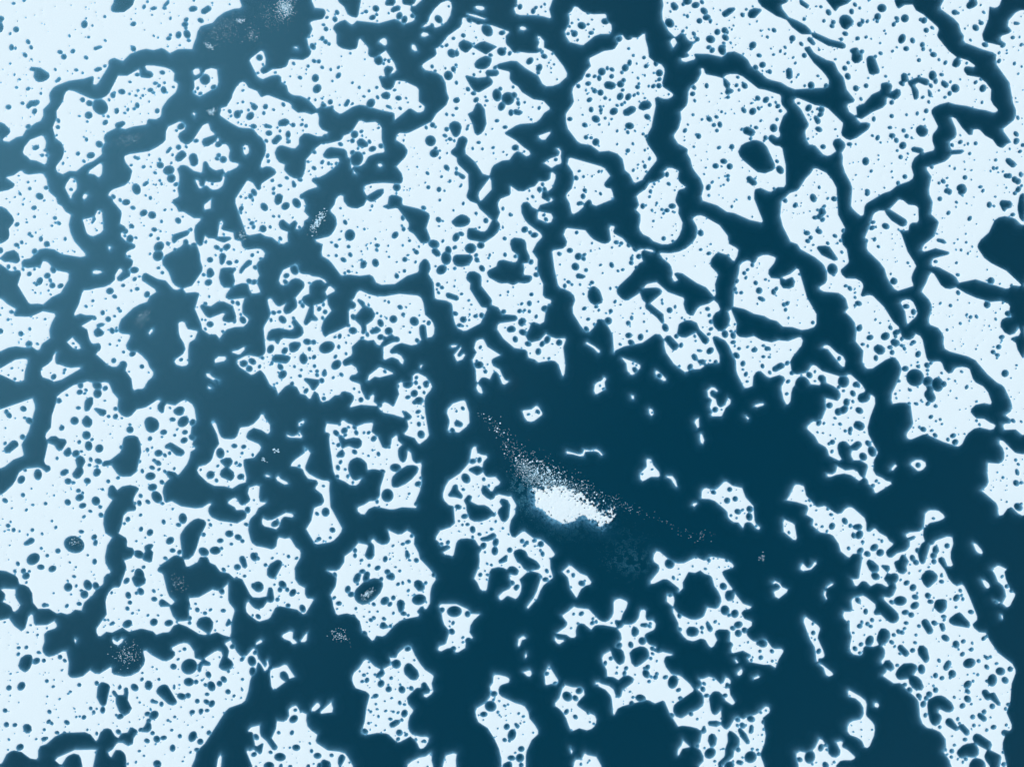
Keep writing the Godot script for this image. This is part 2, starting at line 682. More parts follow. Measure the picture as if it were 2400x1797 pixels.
# label, outline and ponds, melt holes (x, y, radius), name; the outline runs round the snow
const FLOES := [
	["vast pitted floe by the left edge with a chain of long ponds through its middle", [[204,894,192,899,172,903,142,922,133,930,132,942,121,974,119,1002,108,1016,106,1023,108,1029,110,1029,118,1022,130,1021,138,1027,151,1028,155,1032,156,1038,146,1054,138,1058,132,1054,126,1044,112,1039,112,1040,103,1080,105,1086,116,1096,114,1104,108,1108,96,1098,88,1096,60,1099,52,1102,44,1108,36,1126,28,1138,12,1153,0,1161,-12,1153,-27,1138,-35,1126,-43,1108,-52,1102,-60,1099,-88,1096,-96,1098,-108,1108,-114,1104,-115,1096,-104,1086,-102,1080,-111,1040,-112,1039,-126,1044,-131,1054,-140,1057,-147,1052,-153,1042,-155,1036,-150,1028,-138,1027,-130,1021,-118,1022,-110,1029,-108,1029,-106,1018,-118,1002,-120,974,-131,942,-132,930,-140,923,-170,904,-170,1096,-167,1112,-170,1126,-170,1422,-170,1430,-168,1434,-162,1438,-154,1439,-142,1435,-132,1437,-114,1427,-88,1426,-76,1412,-74,1390,-66,1376,-56,1370,-44,1368,-40,1354,-34,1348,-13,1338,0,1336,14,1338,35,1348,41,1354,45,1368,56,1370,67,1376,75,1390,77,1412,88,1426,114,1426,132,1437,142,1435,156,1439,164,1437,175,1428,190,1430,196,1412,216,1394,226,1379,239,1370,241,1366,242,1354,244,1350,254,1345,258,1340,246,1320,245,1304,250,1278,261,1260,246,1250,241,1228,242,1210,245,1198,262,1172,260,1170,254,1166,251,1160,253,1144,257,1138,262,1136,267,1138,274,1148,286,1139,304,1136,318,1139,325,1144,325,1148,316,1162,313,1170,313,1180,317,1190,312,1197,298,1200,290,1208,288,1214,285,1232,278,1250,295,1260,298,1268,297,1278,298,1281,311,1284,314,1290,315,1296,308,1308,291,1314,295,1324,296,1332,282,1373,278,1377,268,1377,262,1380,255,1388,250,1398,247,1410,250,1440,226,1473,226,1482,230,1490,236,1490,248,1480,262,1482,286,1470,298,1478,302,1480,328,1473,334,1473,358,1479,366,1487,380,1482,394,1481,398,1478,406,1466,418,1461,436,1467,466,1485,480,1488,484,1486,483,1484,462,1470,459,1462,461,1456,467,1448,472,1446,482,1444,492,1447,500,1458,499,1472,492,1486,508,1481,523,1488,538,1492,541,1482,541,1464,532,1469,528,1467,528,1462,534,1449,538,1450,542,1457,549,1432,547,1426,537,1414,534,1406,534,1368,518,1384,510,1385,498,1382,466,1400,444,1402,443,1406,446,1418,443,1434,444,1448,442,1452,438,1455,418,1457,414,1456,404,1444,396,1422,376,1423,371,1416,372,1408,378,1403,384,1405,400,1417,404,1415,408,1410,396,1398,390,1382,382,1348,379,1344,369,1340,368,1336,369,1332,376,1323,406,1302,414,1300,424,1304,426,1302,421,1260,422,1252,432,1236,444,1224,454,1217,464,1214,478,1218,483,1224,483,1230,468,1260,461,1284,453,1302,442,1311,431,1312,436,1327,442,1327,462,1317,468,1305,482,1304,487,1306,492,1318,505,1324,516,1339,536,1343,548,1354,560,1354,568,1357,586,1392,592,1399,608,1400,624,1397,628,1378,630,1376,637,1376,640,1382,643,1402,642,1408,638,1412,634,1413,626,1411,617,1424,606,1429,598,1427,590,1421,582,1410,578,1414,576,1424,578,1434,583,1440,602,1454,608,1456,628,1450,633,1446,644,1425,648,1422,656,1420,696,1428,710,1439,716,1437,734,1406,732,1404,722,1403,718,1401,714,1392,714,1378,700,1371,691,1358,690,1330,703,1306,704,1296,702,1290,692,1282,682,1265,678,1261,668,1263,656,1260,653,1260,650,1266,648,1280,642,1286,636,1288,622,1284,600,1280,590,1273,586,1264,581,1242,583,1222,587,1214,598,1204,605,1190,619,1182,623,1178,610,1177,608,1174,606,1164,608,1140,600,1138,584,1143,581,1156,587,1170,584,1176,576,1182,568,1185,564,1184,560,1180,554,1169,550,1167,544,1169,535,1176,535,1180,550,1188,554,1195,568,1194,574,1197,578,1202,578,1209,575,1216,556,1227,514,1221,496,1213,490,1206,487,1198,488,1190,494,1182,492,1180,488,1181,474,1190,458,1192,424,1187,402,1175,388,1179,384,1174,380,1152,382,1142,386,1131,396,1122,388,1112,388,1106,392,1103,396,1103,410,1106,416,1112,420,1110,437,1088,443,1074,446,1058,456,1052,456,1050,449,1042,454,1028,446,1026,445,1022,448,1000,457,990,459,984,455,958,450,948,440,941,432,938,424,941,410,951,390,947,386,952,384,966,382,968,378,969,371,964,368,958,368,950,375,940,372,938,368,938,342,955,320,960,308,974,300,978,294,978,284,974,276,964,274,954,276,935,263,920,257,904,253,898,244,896,222,900],[209,930,214,930,218,932,218,946,210,961,206,964,200,965,197,962,196,958,197,942,200,936],[220,956,226,955,244,959,249,962,249,970,242,976,234,975,221,962,219,958],[199,974,202,973,206,974,216,984,216,994,210,1002,200,1002,195,998,191,992,191,984],[349,976,354,976,364,980,369,984,373,992,373,998,371,1006,360,1014,352,1015,346,1012,342,1008,339,1000,337,990,338,985,342,979],[300,1020,314,1020,323,1024,329,1038,331,1060,320,1106,306,1117,288,1118,280,1116,273,1110,260,1091,242,1094,238,1091,238,1086,243,1080,258,1077,280,1060,283,1054,288,1028,292,1023],[398,1036,404,1038,430,1054,433,1060,431,1066,424,1070,412,1068,397,1054,386,1051,385,1046,387,1042],[-162,1048,-156,1050,-147,1058,-146,1064,-150,1069,-160,1070,-166,1064,-166,1056],[158,1048,162,1048,165,1050,168,1062,162,1070,156,1071,150,1068,147,1062,149,1056],[182,1068,188,1067,194,1070,198,1075,200,1082,193,1096,196,1104,195,1110,186,1121,178,1123,170,1118,168,1110,179,1094,175,1078,178,1072],[226,1096,234,1099,237,1106,232,1115,224,1118,218,1115,217,1108,220,1100],[-156,1098,-150,1099,-140,1104,-139,1110,-141,1114,-148,1116,-159,1110,-160,1102],[152,1098,160,1100,161,1108,152,1115,144,1116,140,1112,140,1106,144,1102],[-77,1260,-70,1260,-58,1268,-54,1272,-55,1278,-62,1280,-78,1273,-80,1266],[69,1260,74,1259,78,1261,81,1264,80,1270,76,1274,64,1279,56,1279,54,1274,56,1270],[347,1274,356,1274,360,1278,354,1288,359,1294,356,1316,350,1319,336,1314,333,1310,331,1304,339,1292,337,1284,338,1279],[564,1302,571,1302,576,1309,580,1326,578,1330,574,1333,568,1330,560,1314,560,1306],[647,1312,652,1311,658,1313,662,1318,662,1324,646,1354,640,1357,635,1356,630,1354,625,1348,625,1334,632,1321],[313,1348,328,1347,338,1350,342,1358,340,1368,326,1376,318,1376,313,1370,308,1358,308,1354],[261,1456,266,1455,270,1460,266,1465,258,1467,256,1466,255,1462]], [171,1275,17.7,173,1276,21.7,77,1310,14.4,325,1299,10.6,137,939,6.5,188,903,6.8,186,919,6.5,201,914,3.8,198,922,3.3,227,903,10.9,228,922,10.3,246,910,6,156,926,3.3,183,956,4.9,174,986,9.5,144,1003,6.2,202,1020,9.8,207,1045,9.8,232,1051,9.5,185,1036,4.6,215,1030,3.8,190,1058,3.5,177,1063,8.4,230,1081,7.6,212,1077,4.9,209,1090,4.1,227,1093,3.5,133,1074,3.8,88,1112,10.9,110,1098,7.6,49,1124,9,159,1128,7.6,171,1131,4.3,204,1127,7.6,58,1102,3.8,253,1128,4.6,276,1120,4.1,240,1147,3.3,183,1150,5.2,186,1166,9,193,1155,3.3,193,1185,7.3,158,1177,7.3,224,1174,10.1,234,1188,4.3,211,1198,4.1,196,1211,4.1,236,1207,5.7,171,1191,1.6,11,1173,6,53,1160,4.9,106,1180,4.1,61,1195,3.5,76,1183,3.3,27,1191,2.2,126,1161,2.4,73,1145,2.2,121,1221,3,130,1236,3.8,75,1242,4.3,31,1242,4.6,18,1232,4.9,24,1223,2.7,45,1245,2.7,64,1253,2.7,98,1251,3.3,20,1242,2.2,190,1246,5.2,220,1259,6.5,223,1272,6,96,1285,3.5,135,1291,6,110,1302,4.1,122,1333,8.2,95,1329,7.3,54,1338,6,41,1321,4.9,34,1339,4.1,61,1348,6.8,221,1316,6,205,1301,2.7,163,1318,2.7,177,1329,2.4,68,1339,3.3,22,1278,1.9,10,1245,2.4,304,1007,8.2,304,995,3.3,270,958,4.9,254,976,4.1,270,976,6,285,980,2.7,283,1048,4.1,383,1013,7.1,351,1028,5.2,345,1054,4.6,356,1049,2.7,371,1062,8.7,386,1067,4.6,361,1079,4.6,370,1085,6.8,356,1096,5.7,333,1104,4.6,372,1100,3.8,352,1116,10.3,379,1130,5.4,357,1142,9.5,367,1165,13,329,1162,4.9,326,1179,6,346,1176,5.4,310,1189,8.2,315,1180,4.1,299,1217,5.7,291,1227,3.5,329,1207,3.8,383,1223,5.2,330,1240,5.2,351,1248,7.6,404,1193,2.7,428,1215,10.9,418,1230,5.4,398,1267,9,404,1290,6,387,1308,4.6,420,1294,5.4,336,1329,4.3,310,1338,2.7,327,1082,3.5,319,1268,2.7,340,1260,2.2,385,1255,1.9,326,1348,13.6,253,1351,6.8,398,956,3,418,965,10.3,421,961,9.8,429,988,12.8,451,990,7.6,404,983,6,433,1013,6,431,1032,7.6,451,1025,8.2,409,1020,3.5,414,1007,2.4,379,1024,2.7,397,1062,4.1,386,1105,4.3,408,1098,3.3,580,1195,7.1,493,1230,4.1,477,1253,4.9,537,1251,8.7,558,1259,7.6,568,1268,4.6,516,1267,6.5,504,1290,10.9,477,1293,10.9,519,1285,3.8,542,1275,3.8,556,1329,7.6,595,1305,9.2,524,1335,4.9,577,1229,4.9,541,1230,2.7,595,1172,2.4,489,1219,2.7,535,1327,2.2,554,1354,2.7,380,1180,4.1,352,957,2.4,258,1017,1.9,198,1066,1.6,245,939,2.7,159,1376,9.8,205,1371,10.9,224,1373,8.2,197,1393,9.2,190,1384,3.8,185,1415,5.4,178,1373,3.5,60,1350,8.2,61,1365,3,173,1351,4.1,156,1420,4.6,103,1418,5.4,109,1418,4.3,125,1390,2.4,166,1393,2.4,158,1361,2.7,298,1462,10.1,360,1458,8.7,395,1460,8.7,443,1449,6,444,1460,4.1,300,1395,7.3,296,1361,7.1,329,1386,8.2,319,1390,3.8,361,1404,6.2,360,1385,4.3,304,1412,4.9,298,1426,4.9,310,1437,3.3,325,1430,2.4,346,1442,3.3,378,1395,2.7,370,1442,2.7,519,1385,7.1,518,1399,2.7,462,1429,5.4,480,1437,4.6,493,1429,3.8,523,1431,5.2,458,1415,3,500,1393,2.2,446,1426,2.7,245,1453,3,253,1453,2.7,261,1389,3.3,508,1456,2.2,595,1374,6.8,592,1442,2.7,573,1350,3.8,504,1477,2.4,414,1458,2.4,676,1304,4.1,695,1308,3.8,638,1308,3.3,622,1324,4.3,669,1327,2.2,603,1308,5.4,600,1299,4.1,649,1297,1.6,665,1299,1.6,662,1370,9,656,1382,5.7,673,1382,4.9,686,1389,8.2,650,1405,4.9,675,1419,5.4,709,1426,8.2,643,1370,2.7,699,1390,2.4,684,1365,1.9,605,1445,6,634,1430,2.2,667,1412,1.6,654,1397,1.9,605,1375,12.5,-77,1310,14.4,-137,939,6.5,-144,1003,6.2,-88,1112,10.9,-110,1098,7.6,-49,1124,9,-159,1128,7.6,-158,1177,7.3,-11,1173,6,-53,1160,4.9,-106,1180,4.1,-75,1242,4.3,-31,1242,4.6,-18,1232,4.9,-135,1291,6,-110,1302,4.1,-122,1333,8.2,-95,1329,7.3,-54,1338,6,-41,1321,4.9,-34,1339,4.1,-61,1348,6.8,-159,1376,9.8,-60,1350,8.2,-156,1420,4.6,-103,1418,5.4,-109,1418,4.3], "ice_floe"],
	["broad floe in the upper right split by a slanting row of long dark slits", [[1784,-170,1762,-154,1754,-140,1742,-128,1732,-122,1720,-119,1706,-121,1698,-130,1692,-132,1660,-125,1630,-124,1627,-128,1630,-136,1628,-138,1608,-144,1598,-141,1597,-138,1598,-136,1610,-134,1616,-132,1616,-128,1612,-124,1613,-122,1621,-114,1626,-103,1636,-96,1638,-93,1634,-90,1626,-96,1618,-95,1612,-90,1606,-80,1600,-76,1594,-77,1586,-84,1582,-85,1567,-70,1553,-44,1553,-28,1556,-10,1554,0,1556,12,1553,28,1554,46,1568,72,1582,86,1586,85,1594,78,1600,77,1606,80,1612,91,1618,96,1626,97,1634,91,1638,92,1637,96,1626,104,1621,114,1613,122,1612,124,1616,128,1616,132,1610,135,1598,137,1597,138,1600,143,1608,145,1628,139,1630,136,1627,128,1630,125,1660,126,1692,133,1698,130,1706,122,1722,120,1742,129,1754,140,1762,155,1776,163,1798,183,1808,187,1832,193,1848,203,1864,209,1932,205,1940,202,1943,198,1943,188,1937,178,1926,165,1908,148,1886,116,1886,112,1888,110,1899,108,1908,122,1914,127,1938,140,1954,144,1958,148,1966,166,1979,182,1986,210,2005,234,2002,240,1989,244,1987,250,1992,262,2004,270,2009,268,2007,250,2026,242,2044,221,2062,213,2065,208,2065,198,2068,194,2080,192,2090,196,2093,202,2090,214,2094,213,2102,207,2111,210,2113,216,2113,222,2106,231,2098,234,2082,229,2080,232,2079,244,2070,253,2048,262,2022,279,2018,279,2010,276,2011,280,2018,287,2032,286,2038,288,2041,290,2041,296,2036,304,2010,323,1994,329,1984,326,1974,318,1972,310,1976,294,1976,288,1942,255,1932,250,1912,247,1874,231,1868,230,1863,234,1864,240,1879,256,1897,290,1896,296,1889,306,1889,314,1892,328,1898,338,1912,341,1931,362,1940,365,1948,363,1960,354,1952,338,1953,332,1957,326,1964,324,1970,324,1981,334,1983,340,1982,346,1974,358,1977,368,1976,384,1982,404,1995,428,1999,440,1996,482,1999,488,2009,498,2018,505,2022,505,2025,502,2027,484,2032,476,2070,453,2088,447,2104,434,2132,424,2140,418,2142,410,2137,392,2138,382,2144,370,2156,360,2139,356,2136,350,2138,345,2144,343,2160,346,2166,350,2166,356,2168,358,2189,352,2191,346,2186,330,2186,320,2188,313,2197,302,2199,296,2184,266,2184,258,2190,251,2204,244,2224,239,2240,244,2268,248,2292,255,2312,258,2328,263,2334,263,2339,260,2339,256,2329,246,2323,234,2324,210,2312,194,2298,182,2268,177,2261,168,2260,162,2263,156,2268,155,2284,157,2286,154,2284,152,2270,142,2254,137,2252,138,2254,148,2249,156,2242,159,2234,156,2232,152,2233,148,2236,140,2243,134,2225,120,2199,88,2197,82,2201,70,2199,64,2166,35,2148,25,2140,11,2122,12,2108,21,2101,14,2097,2,2100,-12,2108,-20,2122,-11,2140,-10,2148,-24,2166,-34,2199,-64,2201,-70,2197,-82,2199,-88,2225,-120,2243,-134,2236,-140,2233,-148,2232,-152,2234,-155,2242,-158,2249,-156,2254,-148,2252,-138,2254,-136,2274,-143,2284,-151,2286,-156,2282,-157,2268,-154,2263,-156,2260,-162,2262,-170,2258,-170,2132,-170,2120,-169,2066,-170,2063,-170,2062,-162,2052,-134,2049,-130,2044,-129,2035,-132,2031,-138,2032,-156,2037,-170,1972,-170,1966,-165,1959,-148,1955,-144,1939,-140,1920,-130,1910,-123,1901,-110,1896,-107,1888,-110,1886,-112,1886,-116,1908,-148,1931,-170,1860,-170,1856,-161,1850,-157,1844,-160,1842,-164,1843,-170,1840,-170],[2004,-148,2010,-149,2016,-146,2022,-142,2024,-136,2022,-127,2015,-120,2013,-112,2008,-110,1996,-113,1992,-118,1993,-122,1997,-126,1996,-140,1999,-144],[1969,-114,1980,-113,1984,-110,1983,-104,1976,-98,1948,-91,1912,-75,1904,-75,1900,-68,1890,-58,1870,-47,1850,-39,1836,-22,1833,-14,1835,-10,1846,-5,1849,2,1844,7,1834,11,1833,14,1836,22,1850,40,1870,48,1890,59,1900,69,1904,76,1912,76,1948,92,1976,99,1983,104,1984,108,1982,113,1976,115,1942,108,1906,88,1902,81,1882,81,1876,79,1857,64,1844,47,1820,38,1786,16,1778,6,1776,0,1778,-5,1786,-15,1820,-37,1844,-46,1857,-64,1876,-78,1882,-80,1902,-80,1906,-87,1940,-106],[1905,-106,1911,-106,1912,-100,1904,-88,1896,-85,1892,-90,1892,-94],[1979,-68,1984,-69,1990,-67,2000,-58,2003,-52,1998,-40,1986,-33,1978,-33,1973,-36,1966,-46,1970,-60],[1757,-42,1762,-43,1770,-42,1785,-28,1786,-22,1782,-19,1774,-17,1760,-21,1752,-32,1753,-38],[1698,-40,1704,-39,1718,-30,1725,-22,1724,-18,1710,-17,1694,-25,1692,-34],[1958,-26,1962,-25,1969,-16,1988,-8,1998,0,1988,9,1969,16,1960,27,1956,25,1936,0],[1578,-24,1586,-24,1592,-18,1586,-7,1578,-3,1574,-6,1571,-12,1573,-18],[1892,-20,1897,-18,1898,-12,1882,0,1898,12,1897,18,1892,21,1876,11,1874,4,1875,-8,1886,-17],[2034,-2,2040,-3,2043,0,2042,2,2036,4,2033,0],[1578,4,1584,6,1591,14,1591,20,1586,25,1578,25,1572,16,1572,8],[1708,18,1722,17,1724,19,1725,22,1718,30,1706,39,1700,41,1696,40,1692,34,1693,28],[1769,18,1782,20,1786,22,1786,26,1770,43,1758,43,1753,38,1753,30,1759,22],[1977,34,1986,34,1994,38,2003,50,2000,58,1986,70,1980,69,1973,64,1967,52,1968,42,1972,37],[1896,86,1904,88,1911,98,1913,102,1910,107,1904,106,1893,96,1892,90],[2000,112,2008,111,2012,112,2015,120,2023,128,2023,140,2014,148,2004,149,1999,144,1996,140,1997,126,1993,122,1992,118,1994,115],[2040,130,2046,130,2052,134,2063,164,2063,170,2060,173,2044,176,2038,173,2036,168,2032,152,2031,138,2034,133],[1848,158,1856,160,1859,168,1859,182,1852,187,1846,185,1843,178,1842,164],[2118,170,2124,171,2128,174,2132,188,2154,179,2174,184,2179,188,2180,196,2174,201,2168,200,2154,194,2147,198,2147,202,2153,210,2155,216,2155,228,2150,234,2144,234,2142,230,2136,206,2130,198,2128,191,2122,194,2122,200,2118,203,2112,201,2107,196,2107,192,2113,188,2112,176],[2211,188,2216,189,2224,195,2226,200,2222,206,2216,207,2207,200,2206,192],[2175,210,2176,209,2180,210,2185,216,2187,222,2184,228,2180,228,2176,225],[1910,270,1916,271,1924,280,1925,286,1922,290,1916,292,1912,288,1907,276],[2158,292,2168,295,2177,304,2176,314,2168,321,2158,321,2152,316,2148,310,2147,304,2149,298]], [1570,54,10.6,1612,3,9.2,1631,12,8.2,1602,10,4.3,1646,5,4.9,1651,26,8.2,1657,41,7.9,1666,50,4.6,1640,49,6.5,1612,38,4.1,1604,35,2.7,1601,73,3.8,1610,65,2.7,1627,79,4.9,1682,75,7.1,1699,71,7.1,1705,75,4.3,1701,88,7.6,1666,92,9.8,1697,101,3.8,1714,101,2.7,1693,117,10.3,1697,109,4.9,1662,111,5.4,1670,118,6.2,1765,106,8.4,1761,115,3.3,1780,130,5.4,1788,152,7.3,1772,158,6,1741,35,5.2,1750,22,3.3,1689,24,2.2,1720,60,2.4,1716,69,2.4,1710,65,1.9,1681,57,1.9,1784,72,2.7,1798,87,2.4,1787,84,1.9,1572,27,2.7,1585,62,2.2,1565,7,1.9,1673,20,1.9,1765,15,2.4,1722,41,1.9,1758,57,1.9,1710,48,1.6,1618,29,1.4,1775,50,2.4,1788,166,2.2,1798,168,2.7,1635,92,5.4,1629,87,3.3,1743,126,2.2,1943,29,6.8,1954,52,5.2,1951,61,5.4,1932,49,4.1,1886,45,4.1,1925,16,3.8,1914,15,2.4,2005,11,4.9,2016,19,3.5,1997,27,6,2016,57,6.2,2023,50,4.9,2034,50,4.1,1982,79,6,1973,92,4.3,2011,90,4.9,2031,87,3.8,2043,91,2.2,2021,121,5.2,2065,125,4.6,2068,19,10.1,2058,39,7.9,2057,50,4.1,2049,46,2.7,2103,43,5.2,2104,50,3.8,2122,43,9.2,2096,57,5.2,2167,48,7.1,2159,46,4.3,2172,71,6,2186,65,4.3,2115,91,9.8,2140,95,6.2,2125,114,6.2,2163,105,6,2165,115,4.6,2189,128,6.8,2182,118,3.3,2202,140,3.5,2217,147,4.9,2155,141,4.6,2093,120,3.5,2103,111,2.7,2064,101,2.7,2074,72,2.7,2077,79,2.4,2053,132,3.8,1989,147,4.1,1981,160,6,1988,179,7.3,1959,139,3,2007,207,6.8,2031,201,5.4,2019,232,4.1,2077,179,3.5,2070,158,1.9,2036,183,2.4,2091,240,5.4,2049,279,5.2,2187,177,10.1,2194,190,6,2208,175,4.6,2240,207,9.8,2227,219,5.4,2183,201,4.9,2216,228,3.8,2202,212,2.7,2164,228,4.1,2178,239,3.8,2229,192,3.3,2252,186,2.4,2288,193,4.6,2305,207,8.4,2300,186,3.5,2303,240,3.5,2267,148,3.3,2132,174,2.7,2155,179,3.3,2091,272,4.9,2126,269,3.3,2151,266,4.3,2172,260,5.4,2167,280,2.7,2087,299,4.6,2119,306,4.9,2092,318,6.5,2102,329,5.7,2117,341,8.4,2126,319,5.2,2138,323,3,2138,300,2.4,2058,323,5.7,2046,318,3.5,2065,334,2.7,1992,338,5.4,2007,338,2.4,2030,378,8.7,2104,353,3.3,2112,368,5.2,2125,374,2.2,2060,364,2.2,2060,374,2.2,2043,401,3.8,2091,402,2.7,2122,414,5.4,2106,429,4.9,2034,448,5.4,2007,410,2.2,2000,421,1.4,2074,440,2.2,2036,414,1.6,2093,416,2.2,2129,360,2.7,2091,383,1.6,1858,90,7.3,1856,98,3.5,1879,103,4.9,1886,130,5.7,1841,111,3.8,1830,120,3.8,1841,126,3,1814,128,3.3,1860,135,3,1865,148,3.3,1815,71,5.4,1803,69,2.7,1800,87,3.3,1805,168,5.2,1902,200,8.2,1937,201,5.4,1887,201,3.3,1872,175,3,1918,178,3.3,1868,181,2.4,1921,117,2.7,1856,192,2.7,1808,114,2.2,1838,168,1.9,1925,185,1.6,1896,253,7.9,1924,268,6.5,1926,257,7.3,1917,255,3.3,1920,303,7.1,1930,344,6,1873,242,3.5,1896,269,2.7,1905,262,2.7,1901,280,2.2,1915,314,1.9,1959,303,2.7,1895,325,2.7,1907,321,1.9,1964,319,1.9,2034,453,6.2,2020,470,1.6,2061,457,1.6,1570,-54,10.6,1612,-3,9.2,1631,-12,8.2,1602,-10,4.3,1646,-5,4.9,1651,-26,8.2,1657,-41,7.9,1666,-50,4.6,1640,-49,6.5,1612,-38,4.1,1627,-79,4.9,1682,-75,7.1,1699,-71,7.1,1705,-75,4.3,1701,-88,7.6,1666,-92,9.8,1693,-117,10.3,1697,-109,4.9,1662,-111,5.4,1670,-118,6.2,1765,-106,8.4,1780,-130,5.4,1788,-152,7.3,1772,-158,6,1741,-35,5.2,1635,-92,5.4,1943,-29,6.8,1954,-52,5.2,1951,-61,5.4,1932,-49,4.1,1886,-45,4.1,2005,-11,4.9,1997,-27,6,2016,-57,6.2,2023,-50,4.9,2034,-50,4.1,1982,-79,6,1973,-92,4.3,2011,-90,4.9,2021,-121,5.2,2065,-125,4.6,2068,-19,10.1,2058,-39,7.9,2057,-50,4.1,2103,-43,5.2,2122,-43,9.2,2096,-57,5.2,2167,-48,7.1,2159,-46,4.3,2172,-71,6,2186,-65,4.3,2115,-91,9.8,2140,-95,6.2,2125,-114,6.2,2163,-105,6,2165,-115,4.6,2189,-128,6.8,2217,-147,4.9,2155,-141,4.6,1989,-147,4.1,1981,-160,6,1858,-90,7.3,1879,-103,4.9,1886,-130,5.7,1815,-71,5.4,1805,-168,5.2], "ice_floe"],
